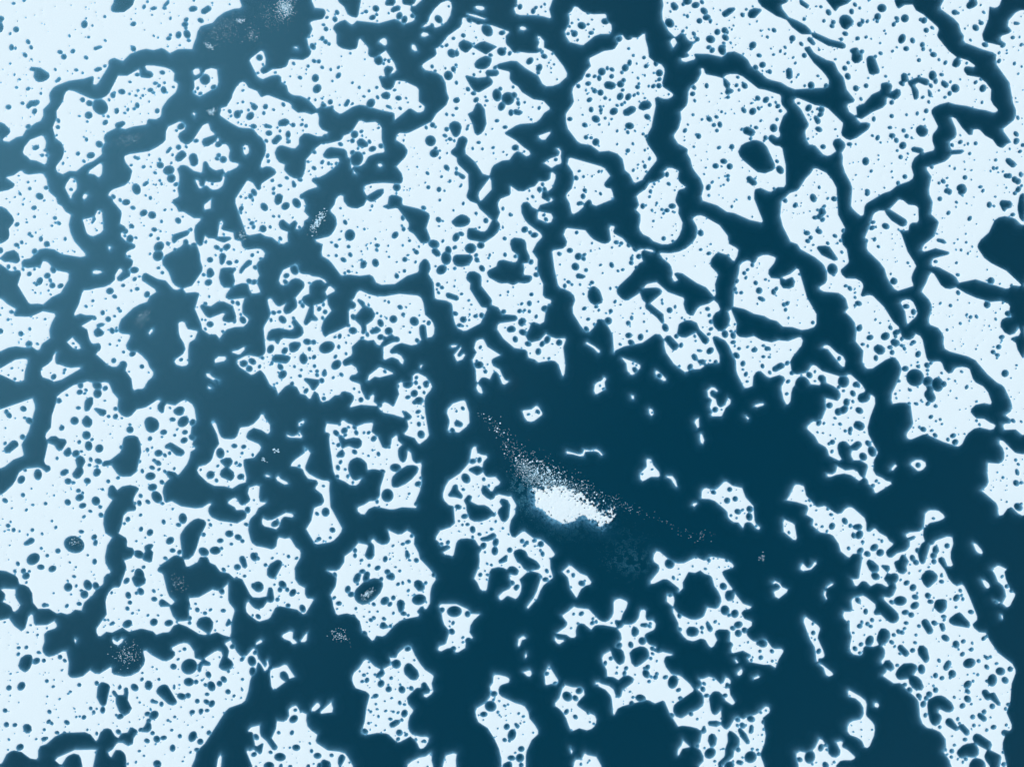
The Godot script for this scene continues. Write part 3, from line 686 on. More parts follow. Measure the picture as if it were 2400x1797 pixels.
	["huge floe filling the bottom left corner, ragged along its upper edge", [[-74,1440,-77,1460,-82,1466,-110,1465,-126,1456,-131,1464,-129,1470,-110,1478,-101,1486,-102,1504,-97,1520,-98,1528,-102,1534,-108,1539,-116,1540,-128,1537,-148,1527,-152,1526,-155,1530,-159,1552,-157,1580,-160,1585,-170,1589,-170,1592,-170,1715,-148,1716,-140,1719,-126,1727,-108,1743,-94,1747,-87,1758,-87,1774,-84,1779,-70,1777,-50,1762,-32,1758,-24,1760,-14,1767,-4,1787,0,1790,4,1787,14,1767,24,1760,32,1758,50,1762,70,1777,84,1779,88,1774,88,1758,93,1748,108,1743,127,1726,146,1717,198,1715,212,1721,224,1736,228,1732,234,1716,244,1707,252,1706,260,1709,269,1724,276,1729,284,1718,298,1716,304,1704,310,1704,320,1710,323,1716,313,1730,311,1744,300,1749,286,1741,276,1741,272,1744,264,1756,253,1764,256,1771,260,1774,270,1757,282,1757,290,1763,294,1770,296,1782,296,1812,293,1826,286,1835,278,1837,268,1834,260,1819,256,1822,253,1828,264,1836,272,1848,276,1852,286,1852,300,1844,310,1848,313,1852,313,1862,322,1874,322,1878,314,1887,306,1890,303,1886,298,1877,286,1876,278,1865,274,1864,269,1868,260,1884,252,1887,246,1886,235,1878,228,1860,224,1857,212,1872,198,1878,146,1876,127,1866,108,1850,93,1844,88,1834,87,1816,82,1813,69,1816,50,1831,34,1836,24,1833,14,1826,4,1806,0,1803,-4,1806,-14,1826,-24,1833,-32,1835,-48,1832,-68,1817,-82,1813,-86,1816,-87,1834,-94,1846,-108,1850,-126,1866,-140,1874,-148,1877,-170,1878,-170,1968,220,1967,225,1966,226,1954,232,1944,236,1939,242,1937,246,1939,249,1942,254,1966,260,1967,270,1959,270,1944,278,1924,286,1917,292,1915,302,1920,309,1930,308,1936,299,1952,300,1960,302,1967,364,1967,394,1942,404,1939,412,1942,415,1946,405,1966,406,1967,580,1966,576,1954,570,1948,537,1934,523,1920,479,1850,460,1832,456,1814,448,1796,456,1778,460,1760,479,1742,528,1666,537,1658,566,1648,574,1641,581,1620,585,1596,588,1587,598,1572,603,1552,606,1552,611,1556,620,1572,625,1570,630,1560,627,1548,625,1550,626,1558,622,1564,620,1564,604,1542,598,1524,595,1520,592,1521,578,1537,568,1540,562,1537,554,1528,540,1501,528,1507,528,1510,533,1516,537,1526,534,1540,544,1549,548,1558,542,1568,530,1573,520,1571,512,1564,512,1558,521,1536,518,1528,510,1525,502,1528,481,1542,480,1544,481,1546,493,1552,494,1558,490,1561,476,1560,473,1564,471,1574,468,1576,464,1575,462,1570,462,1558,471,1548,470,1547,460,1544,456,1542,454,1526,444,1512,438,1508,430,1507,418,1510,403,1518,403,1522,410,1528,410,1536,403,1544,390,1550,380,1549,354,1535,342,1525,336,1526,336,1530,340,1546,337,1558,324,1575,306,1584,290,1586,266,1581,261,1576,261,1566,258,1564,232,1580,222,1579,210,1571,194,1585,178,1589,168,1589,162,1586,158,1580,160,1552,154,1527,146,1527,126,1537,114,1540,106,1537,99,1528,98,1518,103,1504,102,1486,110,1478,128,1472,132,1468,131,1462,126,1456,110,1465,82,1466,78,1460,76,1442,72,1440,66,1446,59,1472,54,1477,48,1479,32,1467,20,1450,0,1454,-18,1450,-20,1450,-34,1469,-48,1479,-54,1477,-58,1472,-65,1446,-70,1441],[-71,1534,-66,1533,-56,1535,-49,1538,-45,1544,-40,1562,-44,1568,-54,1575,-58,1576,-64,1573,-72,1560,-75,1544,-74,1538],[58,1534,66,1533,72,1534,75,1538,76,1544,75,1554,70,1566,64,1573,58,1576,53,1574,45,1568,41,1560,47,1542],[344,1594,352,1595,357,1600,357,1610,354,1615,350,1618,342,1616,338,1610,339,1600],[236,1598,242,1598,250,1601,255,1604,258,1610,249,1650,246,1654,242,1656,238,1655,233,1650,225,1634,227,1612,230,1604],[379,1604,386,1603,393,1606,414,1642,415,1646,412,1651,404,1654,394,1651,367,1626,365,1620,367,1614,372,1608],[405,1604,408,1603,411,1606,411,1614,408,1617,404,1614],[294,1610,298,1611,300,1614,301,1624,299,1640,309,1660,302,1672,292,1678,286,1676,278,1668,270,1648,270,1634,264,1629,261,1622,263,1618,266,1617,270,1619,276,1628,288,1628,290,1624,289,1614],[564,1610,567,1610,570,1615,571,1618,568,1621,564,1618],[353,1638,358,1638,368,1642,371,1644,370,1648,366,1650,354,1648,351,1644],[349,1658,352,1658,355,1660,356,1664,354,1667,350,1666],[468,1660,474,1660,477,1664,475,1672,470,1676,467,1674,465,1670,465,1664],[343,1690,346,1690,353,1694,355,1700,355,1708,352,1713,346,1717,332,1716,328,1713,328,1710,337,1702],[-67,1696,-58,1696,-51,1702,-54,1714,-62,1720,-70,1717,-74,1710,-72,1702],[57,1696,66,1696,73,1702,74,1712,68,1719,60,1719,54,1712,52,1702],[-110,1726,-102,1726,-96,1728,-94,1732,-95,1736,-102,1739,-110,1735,-112,1730],[101,1726,110,1726,113,1728,112,1732,104,1738,98,1738,95,1732,96,1729],[-102,1854,-96,1856,-94,1862,-100,1866,-110,1867,-112,1864,-111,1860],[99,1854,110,1858,112,1865,106,1867,97,1864,95,1858],[-68,1874,-60,1874,-53,1880,-51,1890,-58,1897,-67,1896,-73,1888,-73,1880],[59,1874,68,1874,72,1877,75,1882,72,1892,64,1898,56,1896,52,1890,54,1880],[335,1876,346,1876,355,1882,355,1894,348,1902,342,1902,337,1890,328,1882,330,1878],[467,1918,470,1917,475,1920,477,1928,474,1933,470,1934,466,1930,465,1922],[350,1926,354,1926,356,1928,354,1933,350,1936,348,1932],[354,1944,366,1943,370,1944,371,1948,366,1952,354,1955,351,1950]], [443,1562,18.5,140,1540,5.2,151,1548,4.3,90,1529,4.3,84,1549,8.2,102,1548,4.6,61,1517,4.3,43,1518,4.1,42,1533,4.3,64,1482,2.7,87,1488,3,109,1472,2.4,71,1465,2.7,10,1458,2.4,24,1579,2.4,49,1608,9.5,20,1612,6.2,109,1596,4.3,124,1609,3.5,126,1593,1.9,144,1571,2.4,185,1605,4.6,226,1601,5.2,164,1621,3.3,159,1626,2.4,139,1638,2.7,110,1632,2.4,115,1668,4.9,11,1665,5.2,14,1698,6,34,1699,4.9,113,1691,4.9,120,1695,4.3,156,1693,6,196,1681,5.2,178,1680,2.7,186,1679,2.7,219,1669,4.3,212,1660,4.3,240,1664,6.8,226,1661,2.7,103,1710,3.5,84,1732,2.7,133,1717,4.6,151,1717,3.3,20,1733,3,46,1751,8.2,204,1710,2.7,226,1719,3.8,18,1757,2.2,315,1611,8.7,280,1611,4.6,281,1679,7.1,272,1676,3.3,332,1592,4.3,333,1577,2.7,277,1715,6,360,1676,10.6,345,1673,6,348,1689,5.4,329,1710,4.9,357,1718,4.9,367,1732,7.9,344,1736,6,383,1729,6.2,421,1725,4.9,402,1711,3.5,404,1753,7.3,368,1790,9,326,1760,3.3,337,1771,2.7,318,1786,3,299,1790,2.7,378,1650,5.4,393,1688,3.3,399,1691,2.4,409,1680,3.3,424,1657,1.9,425,1632,9,440,1630,6.5,450,1669,6,485,1665,4.6,462,1643,5.4,484,1645,6.5,496,1649,7.6,485,1627,4.6,442,1598,10.6,459,1598,5.4,495,1608,10.3,481,1605,4.3,514,1602,6.5,524,1592,7.3,488,1581,7.1,473,1594,2.7,534,1621,6,548,1631,3.5,568,1592,3.5,406,1562,7.1,417,1545,3.3,432,1521,4.3,421,1526,2.4,535,1573,3.8,514,1540,2.2,545,1515,6.2,567,1545,5.2,590,1549,10.9,598,1529,5.4,592,1574,9.2,451,1726,10.9,469,1738,7.1,489,1717,5.4,461,1757,5.4,446,1763,3,372,1592,3.5,321,1635,2.4,327,1646,2.7,357,1563,2.4,367,1568,2.2,174,1661,1.9,43,1646,1.6,23,1594,1.6,23,1630,1.9,474,1704,2.4,499,1680,1.9,529,1638,1.6,558,1577,1.9,565,1635,2.2,524,1670,1.9,440,1699,1.6,303,1692,1.9,428,1784,2.4,364,1744,2.2,420,1605,2.4,420,1586,1.6,432,1774,1.6,-140,1540,5.2,-151,1548,4.3,-90,1529,4.3,-84,1549,8.2,-102,1548,4.6,-61,1517,4.3,-43,1518,4.1,-42,1533,4.3,-49,1608,9.5,-20,1612,6.2,-109,1596,4.3,115,1926,4.9,-115,1668,4.9,-115,1926,4.9,11,1929,5.2,-11,1665,5.2,-11,1929,5.2,14,1896,6,-14,1698,6,-14,1896,6,34,1895,4.9,-34,1699,4.9,-34,1895,4.9,113,1903,4.9,-113,1691,4.9,-113,1903,4.9,120,1899,4.3,-120,1695,4.3,-120,1899,4.3,156,1901,6,-156,1693,6,-156,1901,6,196,1913,5.2,219,1925,4.3,212,1934,4.3,240,1930,6.8,133,1877,4.6,-133,1717,4.6,-133,1877,4.6,46,1843,8.2,-46,1751,8.2,-46,1843,8.2,281,1915,7.1,277,1879,6,360,1918,10.6,345,1921,6,348,1905,5.4,329,1884,4.9,357,1876,4.9,367,1862,7.9,344,1858,6,383,1865,6.2,421,1869,4.9,404,1841,7.3,368,1804,9,378,1944,5.4,425,1962,9,440,1964,6.5,450,1925,6,485,1929,4.6,462,1951,5.4,484,1949,6.5,496,1945,7.6,451,1868,10.9,469,1856,7.1,489,1877,5.4,461,1837,5.4], "ice_floe"],
	["large smooth floe filling the top left corner above a winding channel", [[-170,-171,-170,186,-140,196,-122,206,-113,222,-116,236,-115,240,-98,258,-99,270,-95,280,-81,288,-59,304,-52,318,-38,321,-22,331,-14,331,-5,328,-5,326,-19,316,-23,308,-17,296,-4,286,2,286,10,290,22,302,24,308,21,314,6,326,8,330,20,332,38,321,52,318,60,304,82,288,94,283,100,272,100,256,114,242,116,238,114,224,116,216,123,206,132,200,160,189,196,184,214,178,217,178,220,182,218,196,220,198,224,198,229,194,249,162,253,154,253,144,258,138,268,135,282,141,288,142,304,126,328,117,342,114,360,117,378,112,384,114,398,124,416,115,432,114,450,115,452,106,459,88,462,74,469,62,476,59,498,53,509,40,526,28,548,20,562,19,566,14,561,0,566,-10,564,-17,548,-19,529,-26,510,-38,498,-52,476,-58,468,-62,462,-74,459,-88,452,-106,450,-114,432,-113,416,-114,398,-123,384,-113,378,-111,360,-116,342,-113,328,-116,304,-125,288,-141,282,-140,268,-134,258,-137,253,-144,251,-158,242,-170,116,-170,92,-156,74,-155,69,-158,67,-162,70,-165,79,-168,80,-170,76,-170,-76,-170,-79,-170,-78,-168,-70,-165,-66,-162,-68,-158,-74,-155,-92,-156,-116,-170],[221,-168,226,-169,236,-166,239,-162,238,-158,232,-155,222,-158,219,-164],[222,-118,237,-114,239,-112,240,-108,234,-105,220,-109,218,-114],[-1,-76,2,-75,7,-70,8,-62,4,-52,10,-44,8,-38,0,-35,-7,-38,-9,-42,-8,-46,-3,-52,-7,-66,-5,-72],[472,-32,478,-33,492,-26,496,-22,494,-15,486,-11,474,-18,470,-26],[265,-28,276,-29,290,-28,304,-19,312,-10,315,0,311,12,303,20,290,29,270,30,262,28,259,24,259,16,265,6,266,-2,258,-20,260,-25],[446,-28,460,-25,463,-22,462,-16,456,-12,444,-15,441,-22,443,-26],[355,-24,366,-22,369,-20,368,-16,362,-13,354,-16,351,-20],[382,-16,388,-17,397,-6,395,0,397,4,397,8,386,18,382,16,381,12,392,0,382,-10],[486,12,490,13,494,16,496,20,494,25,480,34,472,33,470,28,471,22],[360,14,368,16,367,22,358,25,352,23,351,20,352,18],[447,14,456,13,460,15,463,18,462,24,454,28,444,28,441,20],[-1,36,6,38,10,42,9,46,4,52,8,62,7,68,4,74,0,77,-4,74,-6,68,-7,62,-3,52,-9,44,-8,39],[232,106,238,107,240,110,238,113,222,119,218,116,219,110],[-90,156,-74,156,-67,160,-68,165,-78,168,-76,180,-77,184,-82,190,-90,193,-108,189,-115,180,-114,172],[72,156,94,158,113,170,116,176,115,182,109,188,100,192,90,193,83,190,77,180,79,168,70,166,67,162],[229,156,236,157,239,160,239,164,228,169,221,168,219,164,220,161],[-140,180,-136,180,-132,183,-126,190,-128,194,-132,195,-141,188,-142,184],[136,180,141,180,143,186,138,192,130,195,127,190],[-90,234,-86,233,-80,235,-70,235,-60,246,-59,252,-62,255,-66,256,-74,250,-84,249,-92,242,-93,238],[82,234,88,233,92,236,93,240,90,245,82,250,74,250,66,256,60,253,60,246,68,236,72,235]], [19,251,6.2,37,69,6.8,23,79,3.3,65,98,5.4,72,111,4.6,26,111,6.2,35,113,3.5,58,129,5.4,73,139,2.4,140,122,5.4,149,133,6.5,170,120,5.4,197,57,8.2,216,60,2.7,207,87,3.3,162,84,3.3,246,95,3.3,245,39,3.5,201,43,2.4,201,135,4.9,178,164,4.3,193,171,3,129,163,3.3,38,205,3.5,45,186,3,65,208,4.6,95,219,3.3,33,175,2.7,23,149,2.7,31,8,3.8,56,0,4.3,80,261,6.2,52,242,4.3,65,296,5.4,337,16,4.9,312,56,6,307,45,1.9,395,90,5.4,399,82,3.8,418,82,7.6,438,80,9,442,95,4.3,421,106,2.7,393,109,2.2,370,88,2.4,360,84,2.7,399,43,3.5,356,35,2.2,470,48,6.5,436,46,5.2,433,57,6.8,435,65,4.3,345,4,3.3,454,0,3.5,385,19,4.6,312,114,6.5,308,109,2.7,245,155,3.8,231,183,2.2,538,10,2.2,497,7,2.4,-19,251,6.2,37,-69,6.8,-37,69,6.8,-37,-69,6.8,65,-98,5.4,-65,98,5.4,-65,-98,5.4,72,-111,4.6,-72,111,4.6,-72,-111,4.6,26,-111,6.2,-26,111,6.2,-26,-111,6.2,58,-129,5.4,-58,129,5.4,-58,-129,5.4,140,-122,5.4,-140,122,5.4,-140,-122,5.4,149,-133,6.5,-149,133,6.5,-149,-133,6.5,170,-120,5.4,-170,120,5.4,-170,-120,5.4,197,-57,8.2,201,-135,4.9,178,-164,4.3,-65,208,4.6,-56,0,4.3,-56,0,4.3,-80,261,6.2,-52,242,4.3,-65,296,5.4,337,-16,4.9,312,-56,6,395,-90,5.4,418,-82,7.6,438,-80,9,442,-95,4.3,470,-48,6.5,436,-46,5.2,433,-57,6.8,435,-65,4.3,385,-19,4.6,312,-114,6.5], "ice_floe"],
	["long branching floe running down the upper middle, full of dark blobs", [[1086,42,1084,44,1083,56,1079,64,1051,84,1032,108,1022,114,1024,126,1020,132,992,150,990,154,991,158,998,164,1022,169,1037,178,1045,194,1048,216,1053,230,1047,246,1024,266,1011,286,960,311,952,313,936,312,931,316,929,324,929,328,948,340,956,352,955,360,950,369,930,390,942,406,945,418,944,426,940,430,934,431,898,429,870,431,858,435,855,438,853,444,856,452,860,458,884,444,894,442,898,442,900,444,900,452,894,460,876,473,868,474,860,469,853,482,838,489,824,488,814,484,805,472,804,460,798,458,792,461,788,466,784,480,775,492,776,496,786,506,789,514,790,526,785,538,778,549,770,555,740,562,742,566,757,572,754,592,756,600,770,608,778,616,798,643,802,645,818,643,844,646,866,643,875,648,882,662,894,667,926,665,954,646,978,638,981,634,981,624,984,616,992,607,999,606,1005,612,1009,620,1010,630,1005,642,1017,662,1020,698,1024,701,1046,704,1058,710,1061,716,1064,746,1068,760,1074,769,1086,775,1094,774,1126,757,1141,726,1140,722,1130,721,1125,716,1101,678,1102,664,1095,658,1092,652,1094,642,1100,636,1112,635,1122,640,1126,643,1129,648,1129,670,1151,698,1154,704,1153,714,1168,720,1179,736,1208,738,1213,742,1214,748,1208,753,1172,758,1167,762,1166,772,1181,794,1206,815,1232,819,1237,824,1238,834,1240,838,1254,842,1262,849,1292,844,1302,846,1310,854,1318,878,1320,881,1323,876,1325,856,1320,814,1326,796,1324,793,1304,794,1292,790,1280,783,1266,798,1246,803,1237,798,1232,788,1233,782,1240,770,1245,756,1252,754,1266,759,1275,754,1281,718,1290,712,1292,706,1290,703,1278,699,1272,692,1273,666,1259,636,1260,608,1247,590,1258,569,1270,556,1270,552,1266,546,1239,526,1230,516,1222,499,1221,482,1226,474,1236,472,1242,476,1248,485,1260,491,1266,480,1293,472,1296,468,1294,465,1290,464,1282,468,1276,468,1270,465,1269,460,1274,452,1286,447,1294,440,1302,418,1302,410,1298,406,1294,404,1292,406,1291,418,1286,423,1278,426,1264,425,1254,437,1242,441,1228,449,1214,448,1198,437,1197,438,1198,452,1195,458,1174,466,1169,474,1168,482,1173,498,1166,516,1172,524,1173,532,1168,544,1158,554,1136,569,1102,563,1096,560,1094,554,1095,540,1098,534,1110,534,1128,542,1136,542,1142,537,1153,516,1124,490,1118,478,1102,472,1094,464,1093,458,1098,442,1097,408,1074,386,1071,380,1070,370,1058,362,1056,356,1058,352,1067,344,1074,323,1084,318,1090,320,1095,324,1097,330,1091,348,1092,360,1114,379,1132,407,1146,411,1148,409,1152,394,1158,386,1177,376,1194,374,1204,360,1212,354,1220,356,1234,366,1240,364,1243,360,1240,354,1228,346,1210,330,1184,315,1183,310,1209,294,1220,290,1250,288,1258,285,1266,278,1276,264,1288,256,1288,252,1274,237,1250,233,1224,217,1214,203,1202,196,1197,190,1194,184,1195,172,1193,168,1168,162,1164,156,1164,152,1171,148,1198,142,1212,143,1233,160,1262,177,1272,196,1280,202,1296,201,1310,196,1328,180,1329,172,1321,156,1295,122,1275,112,1275,96,1266,86,1262,85,1261,88,1265,100,1261,110,1268,118,1266,122,1258,125,1240,125,1218,122,1206,125,1202,122,1194,111,1188,106,1185,100,1185,84,1193,76,1192,74,1154,60,1118,56,1108,52,1094,41],[1083,94,1088,93,1098,96,1106,100,1110,107,1126,98,1136,96,1162,107,1166,110,1140,128,1136,127,1108,111,1096,123,1090,124,1080,118,1074,108,1075,100],[1138,130,1146,132,1153,136,1153,144,1148,155,1140,161,1132,163,1120,162,1113,158,1111,150,1116,142,1124,136],[1141,164,1144,163,1166,163,1170,168,1170,174,1164,179,1148,180,1155,188,1156,192,1154,198,1148,203,1124,217,1112,215,1103,204,1092,184,1090,178,1094,176,1120,182,1138,180,1140,178,1137,170],[1120,240,1128,243,1137,256,1141,290,1135,306,1128,314,1120,318,1116,316,1112,312,1107,290,1096,268,1098,265,1108,260,1115,244],[1205,256,1210,255,1220,258,1226,262,1225,266,1218,271,1206,269,1202,262],[1061,284,1066,283,1074,285,1080,290,1083,298,1080,312,1074,320,1070,322,1066,322,1061,318,1052,298,1053,290],[1071,402,1076,403,1089,410,1092,414,1090,419,1086,421,1080,419,1070,407],[1080,430,1082,429,1085,432,1083,438,1078,441,1075,438,1076,436],[918,456,930,457,941,462,944,466,943,476,945,480,980,488,998,495,1006,500,1008,506,1007,512,1000,534,1009,558,1009,564,1006,568,998,571,986,570,970,549,958,542,956,536,958,528,957,522,932,489,928,488,910,491,898,486,897,484,898,482,908,478,911,460],[1080,502,1086,502,1094,505,1102,512,1103,520,1098,527,1090,531,1080,533,1068,532,1059,524,1058,518,1069,508],[1205,556,1222,558,1230,562,1234,569,1235,584,1242,600,1243,608,1238,617,1228,618,1230,630,1228,640,1230,644,1244,645,1248,648,1248,654,1244,660,1240,663,1230,665,1216,663,1206,668,1200,668,1190,664,1176,665,1168,663,1146,651,1142,644,1141,638,1146,632,1163,624,1166,614,1170,610,1180,608,1202,614,1208,614,1212,611,1214,604,1213,598,1200,588,1195,572,1197,562],[794,558,798,558,801,560,797,564,792,565,791,562],[1016,580,1024,581,1032,590,1034,596,1030,602,1022,602,1012,593,1011,586],[1070,596,1102,596,1108,600,1109,608,1103,618,1096,623,1082,626,1072,625,1064,620,1060,610,1062,601],[849,610,856,610,861,616,858,626,852,630,846,629,844,624,844,616],[1046,686,1052,685,1072,692,1076,696,1076,702,1072,705,1068,705,1048,699,1044,692],[1222,744,1230,745,1235,752,1230,762,1224,766,1218,764,1214,758,1215,750]], [1101,45,7.9,1122,50,7.9,1142,71,13.6,1177,77,6.5,1086,83,5.2,1063,90,4.1,1047,106,4.3,1036,109,3.5,1059,125,10.1,1070,125,6.8,1176,121,10.1,1150,129,4.6,1195,125,4.9,1184,114,3.3,1116,88,2.4,1111,102,2.7,1110,126,2.7,1161,158,4.9,1013,156,4.3,1020,166,3.3,1044,160,2.7,1063,162,6.2,1069,152,3.5,1051,177,10.6,1070,194,4.3,1111,175,3.5,1126,168,2.7,1097,209,5.2,1110,219,5.4,1116,234,6.2,1138,227,3,1141,236,3.8,1137,247,2.7,1165,223,12.5,1191,231,14.9,1176,249,9.5,1173,208,4.6,1198,264,6.8,1070,235,7.1,1070,254,4.1,1047,268,3.8,1062,270,3.5,1097,295,3.3,1095,302,3.8,1014,293,6,999,299,4.1,1021,298,3,1009,330,12.5,1018,359,10.3,1021,348,4.3,1031,353,2.7,1048,359,2.4,1031,370,3,1043,318,4.9,1047,303,5.4,1055,326,4.9,1065,330,3.3,1046,329,2.4,1122,334,4.3,1108,348,3.5,1131,349,3.3,1156,346,3.8,1157,359,2.4,1165,283,4.6,1184,298,4.9,1154,302,2.2,1180,356,2.4,1047,393,6.8,1070,406,5.2,1070,395,3.8,1035,414,3.3,1002,406,4.3,978,391,2.4,1004,439,4.6,1029,444,5.7,1042,447,2.7,1055,424,3.5,997,428,2.2,949,317,1.9,946,329,2.7,930,439,9,869,438,2.4,961,442,1.9,1139,315,2.2,1188,363,2.2,1127,575,8.2,1103,582,12.5,1046,605,13.6,1051,586,8.2,1017,572,11.4,1116,598,4.6,1118,609,6,1035,632,11.7,1066,580,4.9,1038,565,3.8,1069,556,9.2,1081,548,6,1066,629,4.1,1130,629,7.1,1139,517,6.2,1028,515,6.5,993,487,5.4,1029,530,2.4,1038,518,2.7,1063,493,2.7,1086,477,3.8,1031,469,3.3,1116,500,3.8,1179,489,4.1,1196,503,4.1,1179,533,2.7,1183,559,4.6,1184,597,4.6,1148,598,3.5,1145,605,2.7,944,511,5.4,946,537,4.9,942,529,3,926,551,7.9,854,537,3,820,551,12.8,809,521,5.4,800,542,2.4,798,488,3,872,483,3.3,868,493,2.2,929,453,2.7,838,532,1.9,817,578,4.3,788,576,5.2,777,568,3.3,884,575,5.2,883,586,4.1,880,560,2.7,869,570,2.2,861,582,1.9,858,575,2.2,910,576,2.4,944,575,3,960,564,3.5,976,591,5.7,970,585,3.3,982,578,2.7,956,598,3,949,608,6,821,597,5.2,805,609,6.2,770,599,2.7,788,599,3.8,880,616,8.7,847,609,3,817,636,4.1,826,624,2.4,808,640,3.5,836,639,2.2,930,647,5.7,948,635,4.1,974,614,3.3,930,614,2.2,912,602,2.7,906,590,1.9,847,589,2.2,936,638,1.9,1021,624,2.7,1027,667,5.2,1036,674,4.6,1024,678,2.7,1028,686,3.8,1082,689,3.5,1065,671,2.7,1048,662,1.9,1067,657,1.9,1099,704,3.3,1105,714,2.4,1143,659,2.4,1191,684,3,1173,692,2.4,1086,749,7.6,1077,762,5.4,1084,764,3.3,1101,737,2.7,1115,741,4.9,1129,739,6,1100,750,2.7,1095,764,2.2,1067,735,6,1180,731,6,1088,629,1.9,1149,624,1.9,1190,692,1.6,1051,631,1.6,1099,621,1.6,1115,536,2.7,1124,533,2.7,1196,772,7.6,1184,768,1.9,1242,143,8.2,1276,132,6.5,1264,159,8.2,1262,170,4.6,1271,122,4.1,1267,117,3.5,1260,139,2.2,1287,147,2.4,1299,151,2.7,1292,160,2.2,1292,170,1.9,1306,186,2.2,1295,126,3,1291,141,1.4,1283,154,1.4,1205,223,7.1,1214,232,3.3,1215,242,5.4,1230,240,3,1264,253,4.1,1249,251,1.9,1245,280,3,1203,204,3.5,1216,253,2.2,1271,242,1.6,1208,346,7.6,1229,355,2.7,1272,432,4.3,1265,444,6.2,1277,444,5.4,1241,447,2.7,1295,435,1.4,1230,538,7.6,1253,551,7.3,1243,545,4.3,1249,461,4.1,1237,466,2.7,1208,601,4.3,1245,614,6,1257,629,3.3,1257,644,6,1246,690,4.6,1241,711,6,1223,712,3.8,1218,729,5.2,1230,727,3.5,1241,730,4.1,1257,742,4.3,1277,723,7.6,1200,771,8.2,1226,779,8.2,1208,795,6.8,1238,806,6.8,1271,806,6.5,1283,796,8.2,1311,803,7.3,1262,824,7.3,1287,840,3.5,1295,806,2.2,1243,828,1.9,1262,707,2.4,1287,714,2.7,1203,673,2.2,1211,544,1.6,1275,839,1.9,1279,457,9.8,1284,464,7.1,1200,504,2.7,1256,472,1.6], "ice_floe"],
